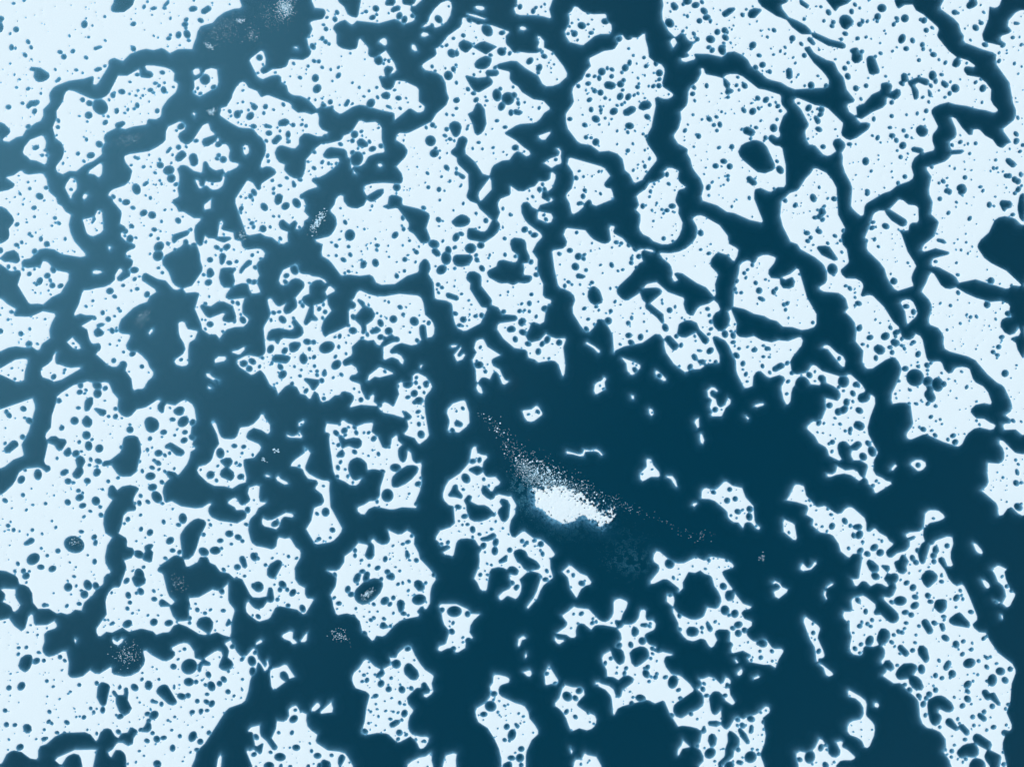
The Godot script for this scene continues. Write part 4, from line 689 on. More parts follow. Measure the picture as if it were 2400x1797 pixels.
	["large floe along the right edge with a big rounded dark bay", [[2352,-170,2338,-152,2336,-144,2337,-130,2333,-124,2270,-103,2262,-98,2260,-94,2261,-84,2254,-73,2249,-56,2238,-43,2206,-18,2206,-14,2214,0,2206,16,2208,22,2238,44,2249,56,2254,74,2261,84,2260,94,2264,100,2306,116,2328,122,2337,128,2336,144,2338,152,2368,194,2376,240,2383,258,2383,270,2378,282,2353,302,2354,308,2368,327,2372,334,2362,338,2352,347,2345,346,2338,342,2328,328,2310,318,2298,305,2292,303,2283,304,2281,316,2272,317,2256,300,2241,278,2234,275,2231,276,2242,301,2244,314,2241,322,2228,332,2228,342,2232,351,2256,350,2261,352,2261,356,2254,361,2232,363,2224,373,2216,379,2184,390,2174,392,2174,398,2185,414,2179,444,2180,456,2188,474,2184,502,2199,516,2202,522,2192,554,2169,572,2164,580,2163,586,2166,589,2174,588,2194,581,2226,590,2227,594,2224,597,2190,606,2186,612,2185,620,2188,624,2202,626,2234,643,2243,650,2248,660,2250,662,2288,654,2358,676,2366,675,2374,668,2392,670,2394,668,2392,665,2360,635,2324,617,2308,605,2294,584,2292,578,2293,572,2300,561,2319,544,2332,516,2342,509,2356,506,2372,509,2382,513,2394,525,2400,527,2422,510,2440,506,2450,507,2460,511,2467,516,2482,546,2503,566,2507,576,2506,582,2498,596,2486,609,2438,635,2405,668,2408,670,2424,668,2432,675,2440,676,2510,654,2548,662,2551,660,2558,648,2568,641,2569,636,2569,372,2568,365,2566,363,2542,360,2538,354,2542,350,2564,351,2568,348,2569,330,2557,320,2555,312,2557,300,2568,276,2564,275,2558,278,2543,300,2528,316,2522,318,2518,316,2516,312,2517,306,2514,304,2502,304,2488,318,2470,328,2460,342,2448,347,2437,338,2427,334,2430,327,2445,308,2446,302,2421,282,2416,272,2415,262,2423,240,2431,194,2461,152,2463,144,2462,130,2464,126,2472,121,2530,104,2539,96,2538,84,2545,72,2548,59,2569,36,2569,-36,2548,-58,2545,-72,2538,-84,2539,-94,2536,-99,2528,-104,2466,-124,2462,-130,2463,-142,2462,-150,2447,-170],[2343,-106,2352,-107,2357,-106,2358,-102,2348,-94,2347,-88,2350,-83,2366,-78,2372,-74,2372,-70,2366,-65,2364,-60,2364,-52,2367,-46,2381,-30,2388,-25,2396,-23,2406,-24,2414,-27,2426,-38,2433,-48,2434,-60,2427,-70,2427,-74,2432,-78,2448,-83,2452,-88,2451,-94,2441,-102,2442,-106,2448,-107,2486,-98,2492,-94,2495,-88,2496,-80,2482,-46,2479,-16,2476,-14,2466,-17,2460,-16,2454,-10,2451,0,2454,11,2460,16,2466,18,2476,15,2479,16,2482,46,2496,80,2495,90,2490,97,2448,108,2442,107,2441,102,2451,94,2452,88,2448,84,2432,79,2427,74,2427,70,2434,61,2433,48,2416,30,2408,25,2400,24,2392,25,2382,30,2366,48,2364,61,2372,70,2372,74,2366,79,2350,84,2347,88,2348,94,2358,102,2356,107,2350,108,2312,99,2306,95,2304,88,2303,80,2317,46,2320,16,2322,15,2332,18,2339,16,2344,11,2348,0,2344,-10,2339,-16,2332,-17,2322,-14,2320,-16,2318,-42,2313,-58,2304,-76,2303,-86,2306,-94,2310,-98],[2378,-58,2390,-58,2393,-54,2384,-49,2378,-49,2376,-54],[2408,-58,2420,-58,2423,-56,2423,-52,2418,-48,2408,-51,2406,-54],[2269,-20,2272,-21,2278,-20,2288,-15,2293,-10,2291,0,2293,8,2292,12,2286,17,2274,22,2268,20,2265,14,2267,8,2275,0,2266,-12],[2519,-20,2528,-20,2534,-14,2532,-8,2524,0,2533,12,2532,18,2526,22,2511,16,2506,10,2508,0,2506,-8,2507,-12],[2378,50,2382,50,2390,52,2393,56,2388,59,2378,59,2376,54],[2413,50,2420,50,2423,52,2423,56,2418,60,2408,58,2406,54],[2360,370,2368,370,2380,379,2384,384,2382,390,2378,393,2372,393,2360,383,2357,376],[2431,370,2439,370,2442,374,2442,378,2428,392,2420,393,2416,388,2416,382],[2398,452,2402,453,2408,458,2413,484,2410,506,2406,514,2400,520,2396,518,2390,510,2386,492,2386,482,2390,461,2392,456],[2254,454,2260,457,2261,460,2258,462,2254,460,2252,456],[2542,454,2546,455,2547,458,2540,462,2537,458],[2349,468,2368,470,2372,473,2375,478,2372,487,2362,490,2356,497,2351,494,2343,478,2345,472],[2439,468,2450,469,2456,476,2449,492,2444,497,2441,496,2437,490,2428,488,2424,482,2424,476,2427,472],[2199,558,2212,560,2219,566,2220,570,2214,572,2198,567,2195,562]], [2239,29,6.8,2247,31,3.3,2288,65,7.6,2301,54,5.4,2307,29,3.8,2310,105,6.5,2276,94,3.3,2263,67,2.4,2270,60,1.6,2352,106,6,2300,12,2.4,2297,48,2.2,2375,88,4.6,2391,87,2.7,2395,105,4.1,2343,124,3.5,2343,143,4.9,2361,125,2.4,2379,149,4.1,2396,156,2.7,2388,173,2.7,2361,118,2.2,2382,230,1.9,2387,276,4.3,2383,314,6,2384,329,6,2382,333,5.4,2392,355,4.3,2274,360,3.8,2252,333,5.2,2270,337,3.3,2288,336,4.6,2233,340,4.3,2262,340,2.2,2252,317,2.4,2368,349,2.7,2330,394,4.3,2338,394,3.5,2335,375,3.8,2352,402,2.7,2323,401,2.7,2239,395,3.3,2263,416,5.4,2212,425,5.4,2202,429,3.5,2221,417,2.7,2221,435,3.3,2221,447,6.8,2254,440,9.8,2257,447,9.8,2299,438,4.3,2305,447,4.1,2360,412,6,2367,412,6,2380,421,7.3,2387,425,7.1,2394,409,5.4,2388,444,6.8,2396,435,3.3,2360,440,2.4,2341,404,2.2,2278,399,2.4,2227,389,2.4,2338,357,1.6,2285,375,1.6,2398,340,4.3,2263,397,2.2,2278,421,1.9,2185,391,4.6,2204,466,5.4,2227,450,6,2224,499,4.9,2243,474,3.5,2242,485,2.2,2274,512,5.4,2320,480,6.5,2331,483,3,2375,503,4.9,2380,453,4.6,2334,461,2.7,2284,462,1.6,2267,477,2.2,2290,525,1.6,2265,548,2.2,2266,568,3,2246,561,2.2,2238,570,2.2,2280,578,2.4,2254,586,3.3,2242,585,2.2,2270,594,3,2243,616,3.3,2194,613,4.3,2246,644,4.3,2324,658,8.2,2315,632,1.9,2345,665,2.2,2372,669,3.5,2197,548,1.9,2210,511,1.6,2171,580,2.2,2330,515,1.6,2239,-29,6.8,2561,29,6.8,2561,-29,6.8,2288,-65,7.6,2512,65,7.6,2512,-65,7.6,2301,-54,5.4,2499,54,5.4,2499,-54,5.4,2310,-105,6.5,2490,105,6.5,2490,-105,6.5,2352,-106,6,2448,106,6,2448,-106,6,2375,-88,4.6,2425,88,4.6,2425,-88,4.6,2395,-105,4.1,2405,105,4.1,2405,-105,4.1,2343,-143,4.9,2457,143,4.9,2457,-143,4.9,2379,-149,4.1,2421,149,4.1,2421,-149,4.1,2413,276,4.3,2417,314,6,2416,329,6,2418,333,5.4,2408,355,4.3,2548,333,5.2,2512,336,4.6,2567,340,4.3,2470,394,4.3,2537,416,5.4,2546,440,9.8,2543,447,9.8,2501,438,4.3,2495,447,4.1,2440,412,6,2433,412,6,2420,421,7.3,2413,425,7.1,2406,409,5.4,2412,444,6.8,2402,340,4.3,2526,512,5.4,2480,480,6.5,2425,503,4.9,2420,453,4.6,2554,644,4.3,2476,658,8.2], "ice_floe"],
	["large floe in the lower right riddled with dozens of round holes", [[1866,1136,1862,1140,1853,1160,1845,1172,1868,1176,1893,1184,1896,1192,1891,1206,1907,1216,1908,1220,1906,1230,1908,1234,1924,1247,1946,1251,1954,1255,1967,1274,1972,1292,1988,1305,1992,1306,2000,1297,2008,1297,2016,1295,2021,1296,2022,1312,2015,1354,2012,1357,1999,1358,2005,1372,2010,1373,2020,1362,2026,1361,2032,1363,2042,1373,2056,1366,2068,1368,2078,1374,2082,1374,2085,1368,2075,1362,2072,1356,2080,1342,2066,1328,2067,1324,2070,1323,2082,1324,2086,1326,2088,1334,2082,1342,2099,1348,2103,1354,2103,1360,2100,1366,2103,1378,2095,1396,2086,1401,2074,1399,2073,1402,2074,1406,2100,1430,2107,1438,2109,1448,2107,1454,2102,1459,2096,1461,2088,1460,2079,1454,2066,1441,2054,1442,2050,1440,2048,1434,2053,1424,2052,1416,2032,1400,2024,1396,2004,1401,1999,1404,1997,1410,2000,1430,1994,1434,1980,1434,1977,1442,1980,1450,1993,1462,1993,1478,1998,1492,1994,1510,1993,1520,1996,1528,2002,1533,2016,1536,2021,1534,2023,1530,2024,1518,2028,1514,2034,1513,2048,1515,2058,1512,2060,1510,2055,1500,2056,1492,2060,1480,2066,1472,2076,1472,2085,1478,2088,1485,2088,1494,2081,1506,2069,1514,2075,1522,2076,1530,2074,1540,2068,1548,2067,1552,2070,1556,2076,1547,2086,1546,2095,1556,2098,1566,2095,1570,2090,1573,2080,1570,2078,1576,2072,1581,2071,1584,2096,1601,2110,1600,2114,1602,2125,1614,2144,1631,2151,1638,2155,1646,2158,1680,2164,1696,2174,1705,2192,1709,2206,1716,2218,1732,2219,1750,2214,1764,2225,1778,2232,1796,2225,1814,2214,1828,2219,1842,2218,1860,2206,1877,2192,1884,2174,1888,2164,1897,2158,1912,2155,1946,2150,1956,2140,1966,2298,1967,2302,1966,2312,1953,2323,1952,2331,1944,2342,1938,2346,1939,2347,1942,2340,1956,2336,1966,2370,1966,2369,1950,2360,1922,2372,1894,2372,1886,2370,1883,2366,1881,2354,1884,2348,1876,2348,1873,2354,1870,2356,1866,2351,1852,2351,1840,2361,1796,2351,1752,2351,1740,2356,1726,2354,1723,2348,1720,2348,1716,2354,1709,2366,1712,2370,1710,2372,1706,2372,1698,2360,1670,2369,1642,2372,1602,2381,1578,2381,1570,2374,1556,2340,1530,2321,1502,2312,1484,2308,1483,2296,1482,2284,1472,2281,1466,2281,1462,2291,1452,2291,1444,2271,1394,2261,1374,2256,1370,2244,1374,2234,1368,2224,1356,2215,1336,2200,1316,2200,1308,2208,1304,2215,1308,2222,1326,2230,1327,2234,1324,2229,1308,2229,1294,2235,1274,2233,1260,2228,1258,2220,1258,2198,1266,2194,1268,2189,1276,2182,1278,2170,1318,2166,1322,2160,1322,2155,1314,2151,1294,2160,1274,2168,1268,2164,1254,2166,1236,2164,1240,2156,1246,2134,1248,2126,1252,2125,1256,2128,1260,2142,1255,2146,1256,2148,1258,2144,1264,2134,1268,2134,1280,2128,1288,2122,1292,2104,1297,2092,1307,2084,1307,2079,1302,2077,1294,2080,1288,2092,1278,2094,1274,2085,1268,2079,1258,2062,1249,2054,1240,2050,1239,2040,1247,2033,1246,2031,1242,2031,1226,2027,1214,2002,1192,1996,1189,1990,1189,1982,1193,1974,1203,1964,1205,1958,1202,1934,1186,1920,1189,1914,1188,1890,1162,1885,1140,1874,1136],[2006,1228,2014,1227,2019,1228,2023,1234,2021,1240,2014,1244,2001,1240,1999,1236,1999,1232],[2113,1300,2118,1299,2124,1302,2132,1316,2126,1328,2128,1338,2122,1344,2118,1346,2112,1345,2106,1342,2100,1332,2096,1320,2098,1315,2108,1311],[2038,1310,2048,1314,2061,1326,2062,1336,2058,1341,2048,1343,2042,1340,2037,1334,2031,1320,2033,1314],[2173,1336,2180,1335,2188,1337,2196,1344,2200,1350,2198,1360,2182,1375,2176,1378,2172,1376,2166,1370,2159,1356,2162,1346],[2199,1404,2212,1403,2218,1405,2221,1408,2221,1424,2216,1432,2210,1437,2204,1437,2199,1434,2189,1424,2191,1412,2194,1407],[2250,1434,2256,1438,2274,1458,2276,1466,2272,1472,2236,1466,2229,1462,2225,1458,2225,1452,2228,1447,2240,1438],[2166,1450,2173,1450,2179,1456,2189,1476,2188,1482,2184,1486,2178,1487,2174,1485,2161,1464,2160,1456],[2204,1460,2210,1459,2215,1462,2218,1474,2214,1480,2208,1480,2206,1476,2202,1466],[2109,1510,2116,1511,2130,1525,2133,1532,2129,1538,2124,1540,2120,1538,2106,1524,2104,1516],[2156,1512,2166,1512,2175,1520,2180,1542,2179,1548,2174,1553,2170,1554,2166,1551,2153,1534,2151,1522],[2306,1534,2310,1534,2318,1538,2321,1540,2320,1545,2316,1547,2312,1546,2306,1540],[2224,1546,2230,1549,2232,1556,2224,1570,2220,1572,2216,1572,2212,1568,2211,1562,2218,1550],[2119,1554,2138,1553,2146,1556,2151,1560,2152,1568,2143,1582,2153,1586,2161,1594,2167,1610,2162,1618,2150,1618,2140,1613,2132,1602,2130,1591,2112,1594,2106,1592,2102,1588,2099,1580,2102,1572,2108,1563],[2305,1616,2312,1615,2316,1617,2322,1624,2330,1622,2334,1624,2347,1648,2346,1654,2340,1654,2323,1640,2316,1642,2310,1639,2302,1626,2302,1620],[2195,1630,2208,1629,2218,1634,2232,1646,2236,1654,2238,1660,2234,1667,2226,1670,2218,1669,2206,1663,2202,1664,2201,1670,2208,1677,2209,1684,2204,1696,2194,1702,2186,1699,2180,1690,2176,1674,2174,1652,2175,1644,2178,1638],[2294,1670,2300,1670,2312,1679,2315,1684,2313,1690,2306,1692,2294,1683,2291,1676],[2223,1682,2228,1682,2233,1684,2246,1702,2254,1696,2260,1697,2274,1712,2274,1720,2270,1724,2264,1724,2250,1709,2244,1713,2240,1713,2222,1702,2218,1698,2216,1692,2218,1686],[2290,1718,2298,1720,2324,1738,2327,1746,2323,1756,2324,1758,2342,1767,2347,1770,2349,1776,2345,1796,2349,1814,2348,1820,2338,1828,2324,1834,2323,1836,2327,1846,2324,1854,2300,1871,2292,1875,2285,1872,2281,1866,2280,1860,2284,1852,2268,1851,2258,1847,2248,1838,2243,1826,2247,1820,2256,1815,2268,1819,2280,1817,2288,1818,2294,1822,2296,1826,2296,1836,2291,1846,2292,1847,2314,1834,2309,1824,2308,1818,2311,1810,2321,1796,2311,1782,2308,1774,2309,1768,2314,1758,2292,1746,2291,1746,2296,1756,2296,1766,2294,1770,2288,1775,2280,1776,2268,1774,2256,1778,2250,1776,2244,1768,2243,1764,2246,1757,2258,1746,2268,1742,2284,1740,2280,1732,2281,1726,2284,1721],[2262,1870,2270,1869,2274,1872,2275,1876,2273,1882,2262,1895,2254,1897,2246,1891,2232,1909,2224,1911,2218,1907,2216,1900,2221,1892,2240,1880,2244,1880,2250,1884],[2189,1892,2194,1891,2198,1892,2204,1896,2208,1904,2209,1914,2201,1922,2202,1929,2206,1930,2224,1923,2232,1924,2237,1930,2237,1936,2230,1948,2224,1955,2212,1962,2204,1964,2190,1961,2180,1956,2176,1950,2174,1932,2177,1912,2181,1900],[2308,1900,2314,1904,2314,1911,2301,1922,2294,1923,2291,1918,2292,1912,2300,1904]], [1981,1221,7.3,1951,1233,7.6,1994,1232,4.6,2015,1253,9.5,2002,1255,6.2,2023,1270,4.1,2050,1283,8.7,2064,1295,8.7,2017,1291,7.6,2034,1298,7.1,1990,1285,4.3,1949,1206,4.1,1914,1196,2.4,1928,1234,3.3,1914,1229,2.7,1939,1245,3.3,1901,1185,2.7,1898,1173,3.3,1890,1174,2.2,1941,1193,3.5,2068,1268,3.8,2049,1253,2.2,2061,1264,2.2,1977,1241,1.6,2140,1308,7.1,2148,1318,6.5,2134,1323,2.2,2221,1279,6.2,2194,1289,8.7,2189,1302,7.6,2190,1316,6,2178,1329,2.7,2152,1290,6,2157,1338,2.7,1882,1150,1.9,1856,1170,1.1,2155,1275,1.4,2053,1351,8.2,2093,1357,13.6,2132,1343,2.7,2212,1294,1.9,2161,1253,1.6,2021,1308,2.7,2208,1347,3.5,2039,1502,11.1,2111,1408,13,2273,1554,12.8,2233,1579,9,2161,1568,9.8,2292,1798,19,2327,1594,12.5,2346,1573,10.1,2357,1594,7.9,2269,1604,9,2053,1350,9.2,2126,1366,6.5,2141,1377,7.9,2146,1399,6.8,2145,1419,9.2,2112,1359,3,2176,1396,7.1,2182,1410,6,2208,1363,5.2,2208,1350,3.3,2243,1401,7.9,2252,1384,4.3,2258,1404,4.1,2255,1395,3.3,2242,1423,3.3,2277,1434,6,2213,1445,5.4,2214,1453,3.3,2191,1460,6.5,2155,1467,4.3,2123,1435,7.1,2137,1441,6.5,2125,1460,4.9,2091,1411,5.4,2030,1433,6,2012,1407,6.8,2045,1453,4.9,2034,1462,4.9,2042,1468,4.3,2016,1467,6,2021,1458,4.1,1989,1458,3.8,2001,1483,3,2027,1488,2.2,2019,1510,5.2,2005,1520,5.7,2016,1530,3.8,2064,1454,2.7,2096,1488,4.6,2107,1480,5.4,2115,1482,5.4,2121,1473,3.8,2091,1505,5.4,2098,1515,3.3,2148,1488,3.5,2146,1506,4.1,2140,1524,5.7,2110,1532,3.3,2104,1559,4.1,2217,1495,8.4,2242,1510,8.4,2259,1503,5.2,2280,1507,3.3,2278,1522,4.9,2257,1533,5.4,2248,1522,2.7,2295,1549,4.6,2314,1563,5.7,2337,1555,3.8,2323,1539,3.5,2307,1496,5.4,2314,1491,3.8,2202,1548,4.6,2194,1583,6,2209,1589,5.2,2229,1587,4.3,2194,1617,6.2,2189,1607,3,2133,1617,6.5,2155,1631,6.5,2157,1638,3.3,2179,1627,7.1,2172,1636,5.4,2165,1650,7.1,2170,1676,4.9,2204,1704,4.1,2269,1620,6,2269,1638,8.2,2257,1654,6.5,2278,1650,3,2282,1596,3.3,2293,1581,3.5,2269,1581,2.2,2315,1596,4.3,2327,1655,6.5,2308,1668,5.4,2281,1680,5.7,2284,1700,4.3,2330,1704,6,2314,1711,3.8,2297,1700,2.4,2299,1639,2.4,2358,1661,3.8,2365,1651,4.9,2360,1699,3.5,2354,1718,6,2352,1763,3.5,2354,1791,5.4,2232,1760,5.4,2238,1746,3.5,2263,1733,4.9,2246,1685,4.3,2250,1695,3.3,2233,1725,2.2,2238,1634,3.5,2221,1768,2.7,2231,1774,3.8,2246,1779,2.7,2258,1786,3.3,2265,1779,4.3,2218,1757,3.3,2369,1568,6.2,2323,1681,2.4,2229,1404,2.4,2278,1708,1.9,2118,1505,1.9,2121,1605,5.4,2115,1611,6.8,2284,1578,2.2,2251,1638,1.6,2273,1522,1.9,2190,1401,1.9,2151,1390,2.7,2220,1396,1.4,2020,1426,1.6,2292,1796,19,2155,1963,6.5,2172,1958,5.4,2165,1944,7.1,2170,1918,4.9,2204,1890,4.1,2269,1956,8.2,2257,1940,6.5,2327,1939,6.5,2308,1926,5.4,2281,1914,5.7,2284,1894,4.3,2330,1890,6,2365,1943,4.9,2354,1876,6,2354,1803,5.4,2232,1834,5.4,2263,1861,4.9,2246,1909,4.3,2265,1815,4.3], "ice_floe"],
	["wide looping floe right of centre wrapped round a cross-shaped dark pool", [[1432,530,1429,536,1433,562,1428,569,1418,572,1409,570,1392,562,1383,554,1372,540,1330,535,1326,538,1322,550,1330,566,1328,576,1320,583,1298,587,1295,590,1300,628,1309,668,1314,674,1326,678,1338,684,1346,692,1349,704,1343,720,1344,734,1361,762,1370,773,1376,777,1382,777,1391,768,1402,749,1410,747,1418,750,1437,784,1440,826,1442,821,1464,811,1506,803,1536,782,1548,783,1556,794,1564,786,1572,786,1591,806,1593,812,1586,821,1578,822,1572,816,1558,798,1558,810,1562,826,1580,852,1608,873,1611,872,1616,866,1642,864,1651,858,1650,856,1639,854,1634,846,1628,846,1623,842,1620,834,1622,831,1626,828,1630,829,1634,832,1638,843,1648,841,1654,844,1656,853,1672,850,1686,850,1687,844,1686,832,1673,804,1670,792,1674,787,1682,788,1701,798,1710,810,1726,846,1727,868,1730,878,1746,909,1755,908,1764,904,1766,882,1772,872,1778,869,1784,869,1798,882,1806,885,1828,878,1838,882,1842,890,1833,906,1833,914,1838,936,1844,947,1848,947,1853,940,1855,920,1858,909,1862,904,1868,901,1876,900,1902,900,1922,902,1924,898,1917,888,1918,882,1922,878,1930,878,1937,884,1938,897,1956,905,1967,914,1972,924,1971,932,1964,940,1940,934,1937,934,1936,944,1938,958,1928,982,1918,989,1908,988,1904,989,1895,998,1893,1002,1894,1006,1912,1023,1920,1038,1936,1047,1941,1054,1945,1068,1968,1079,1973,1076,1966,1064,1963,1050,1964,1042,1968,1036,1976,1033,1984,1034,1994,1044,2007,1034,2012,1033,2017,1034,2022,1040,2021,1046,2010,1056,1999,1056,1996,1064,1997,1070,2002,1078,2018,1078,2034,1088,2036,1094,2029,1118,2036,1133,2047,1142,2052,1154,2056,1155,2090,1134,2089,1130,2078,1127,2068,1120,2054,1114,2047,1102,2049,1078,2057,1064,2058,1060,2036,1018,2034,1002,2040,978,2052,946,2051,932,2046,927,2042,926,2040,936,2034,942,2022,945,2014,942,2010,934,2012,926,2016,922,2027,918,2028,914,2021,902,1996,879,1990,878,1980,884,1974,884,1928,870,1914,858,1908,856,1903,858,1896,869,1890,874,1870,878,1860,876,1856,870,1852,848,1858,836,1879,810,1882,798,1878,791,1872,791,1848,800,1826,798,1810,803,1788,799,1768,788,1750,792,1734,790,1729,786,1725,780,1727,758,1714,726,1708,730,1713,748,1709,764,1698,775,1692,777,1684,776,1674,766,1670,754,1670,746,1672,740,1678,732,1686,728,1688,724,1683,712,1674,704,1662,712,1642,718,1635,724,1626,740,1618,740,1610,735,1605,724,1602,712,1604,702,1602,698,1566,685,1540,662,1532,663,1518,666,1513,670,1510,675,1538,673,1546,675,1552,680,1553,684,1550,690,1526,710,1526,712,1556,736,1558,754,1556,758,1552,759,1549,756,1540,745,1514,724,1512,718,1513,710,1505,702,1500,687,1474,704,1466,705,1458,701,1447,690,1445,682,1446,676,1452,668,1478,644,1498,617,1507,612,1502,598,1504,589,1510,585,1527,590,1534,590,1529,586,1520,584,1504,584,1494,588,1490,587,1470,571,1460,559,1440,548,1437,542,1441,532,1438,530],[1353,640,1358,640,1370,644,1373,646,1373,650,1366,654,1352,653,1349,646],[1390,670,1396,671,1405,678,1409,686,1414,702,1412,710,1398,716,1392,715,1384,710,1380,704,1377,696,1378,682,1384,674],[1608,750,1620,750,1634,756,1641,772,1662,792,1664,798,1660,805,1654,808,1647,804,1632,780,1608,792,1598,791,1588,786,1587,780,1591,760,1596,756],[1634,818,1642,818,1646,820,1648,822,1644,826,1636,825,1633,822],[1827,850,1832,849,1838,852,1841,856,1839,862,1820,872,1812,871,1810,866,1811,860],[2006,986,2016,986,2026,992,2029,1000,2024,1008,2016,1010,2004,1004,2001,1000,2001,994]], [1560,768,8.4,1352,545,4.3,1388,570,2.7,1336,587,6.5,1311,595,4.9,1356,601,8.4,1368,606,5.4,1370,597,4.3,1349,625,9,1374,633,4.6,1313,620,2.2,1385,587,2.2,1445,568,5.4,1457,570,4.3,1453,576,2.7,1435,580,2.7,1474,574,5.4,1489,583,6.5,1498,601,6.2,1481,606,4.9,1480,616,5.4,1483,599,2.7,1492,627,4.3,1434,621,6,1408,621,3.3,1460,632,3.8,1449,635,3.3,1413,640,2.2,1388,662,4.6,1383,667,2.7,1324,670,4.9,1333,661,4.6,1341,667,3.3,1360,667,3,1324,655,2.4,1431,676,3.3,1445,673,2.7,1442,707,4.1,1455,714,2.4,1432,729,4.9,1404,727,3.3,1398,719,4.3,1370,723,4.9,1379,748,4.3,1393,760,3.3,1375,771,6,1426,752,8.7,1405,752,4.9,1421,734,2.4,1473,757,5.4,1481,745,4.6,1483,735,2.2,1510,754,2.7,1502,722,2.4,1510,735,2.2,1474,786,7.1,1502,790,7.3,1517,776,2.7,1480,803,7.3,1454,807,3.5,1570,727,6.8,1553,711,3.3,1552,703,3,1583,719,3.8,1571,745,1.9,1599,745,2.7,1605,749,2.4,1659,724,5.2,1663,739,4.3,1667,754,5.2,1667,771,4.6,1700,783,8.2,1719,786,7.1,1662,783,4.1,1629,788,3.5,1631,799,2.7,1665,822,8.2,1678,849,5.2,1665,845,2.7,1593,858,3,1618,860,6.8,1648,767,1.9,1643,733,2.2,1597,809,5.4,1610,874,2.7,1586,788,5.4,1368,689,2.7,1714,776,3.5,1723,760,2.7,1719,802,5.4,1723,811,2.7,1733,817,4.1,1727,833,7.3,1753,813,3.3,1769,820,6.5,1790,810,3.8,1742,852,6.2,1790,836,4.1,1788,858,4.9,1749,877,5.2,1742,866,3,1752,894,3.3,1798,817,5.4,1782,847,1.6,1724,776,2.4,1761,801,1.9,1883,907,21.7,1978,894,13.6,1898,879,7.3,2007,901,7.1,1846,851,5.4,1848,894,4.9,1803,817,4.6,1804,837,3.3,1805,873,4.3,1911,871,3.3,1911,893,2.7,1879,879,2.2,1854,820,1.9,1857,874,5.4,1822,824,1.4,1845,923,4.1,2045,1058,10.9,2024,1070,9.2,2036,1039,7.1,1945,950,7.3,1985,943,8.2,1966,965,8.7,1979,960,9.8,2015,962,8.2,2000,922,6.8,1978,916,3.5,1967,907,4.3,2000,941,3.8,1996,956,2.7,1958,980,3.5,1920,991,6.5,1932,992,3.3,1970,994,4.1,1954,995,2.2,1994,1007,6.2,1982,1010,3.8,1993,1015,4.3,1917,1013,2.7,1930,1015,2.4,1947,1020,2.2,1952,1036,6,1944,1040,3.8,1951,1058,4.1,1998,1032,2.2,2027,1013,2.2,2055,1127,3.8,2061,1132,2.4,2028,1131,9.5,2047,1138,4.6,2012,903,5.4,2026,979,1.6,1977,900,8.2,1989,979,1.4,2077,1143,2.2,1959,1028,1.9], "ice_floe"],
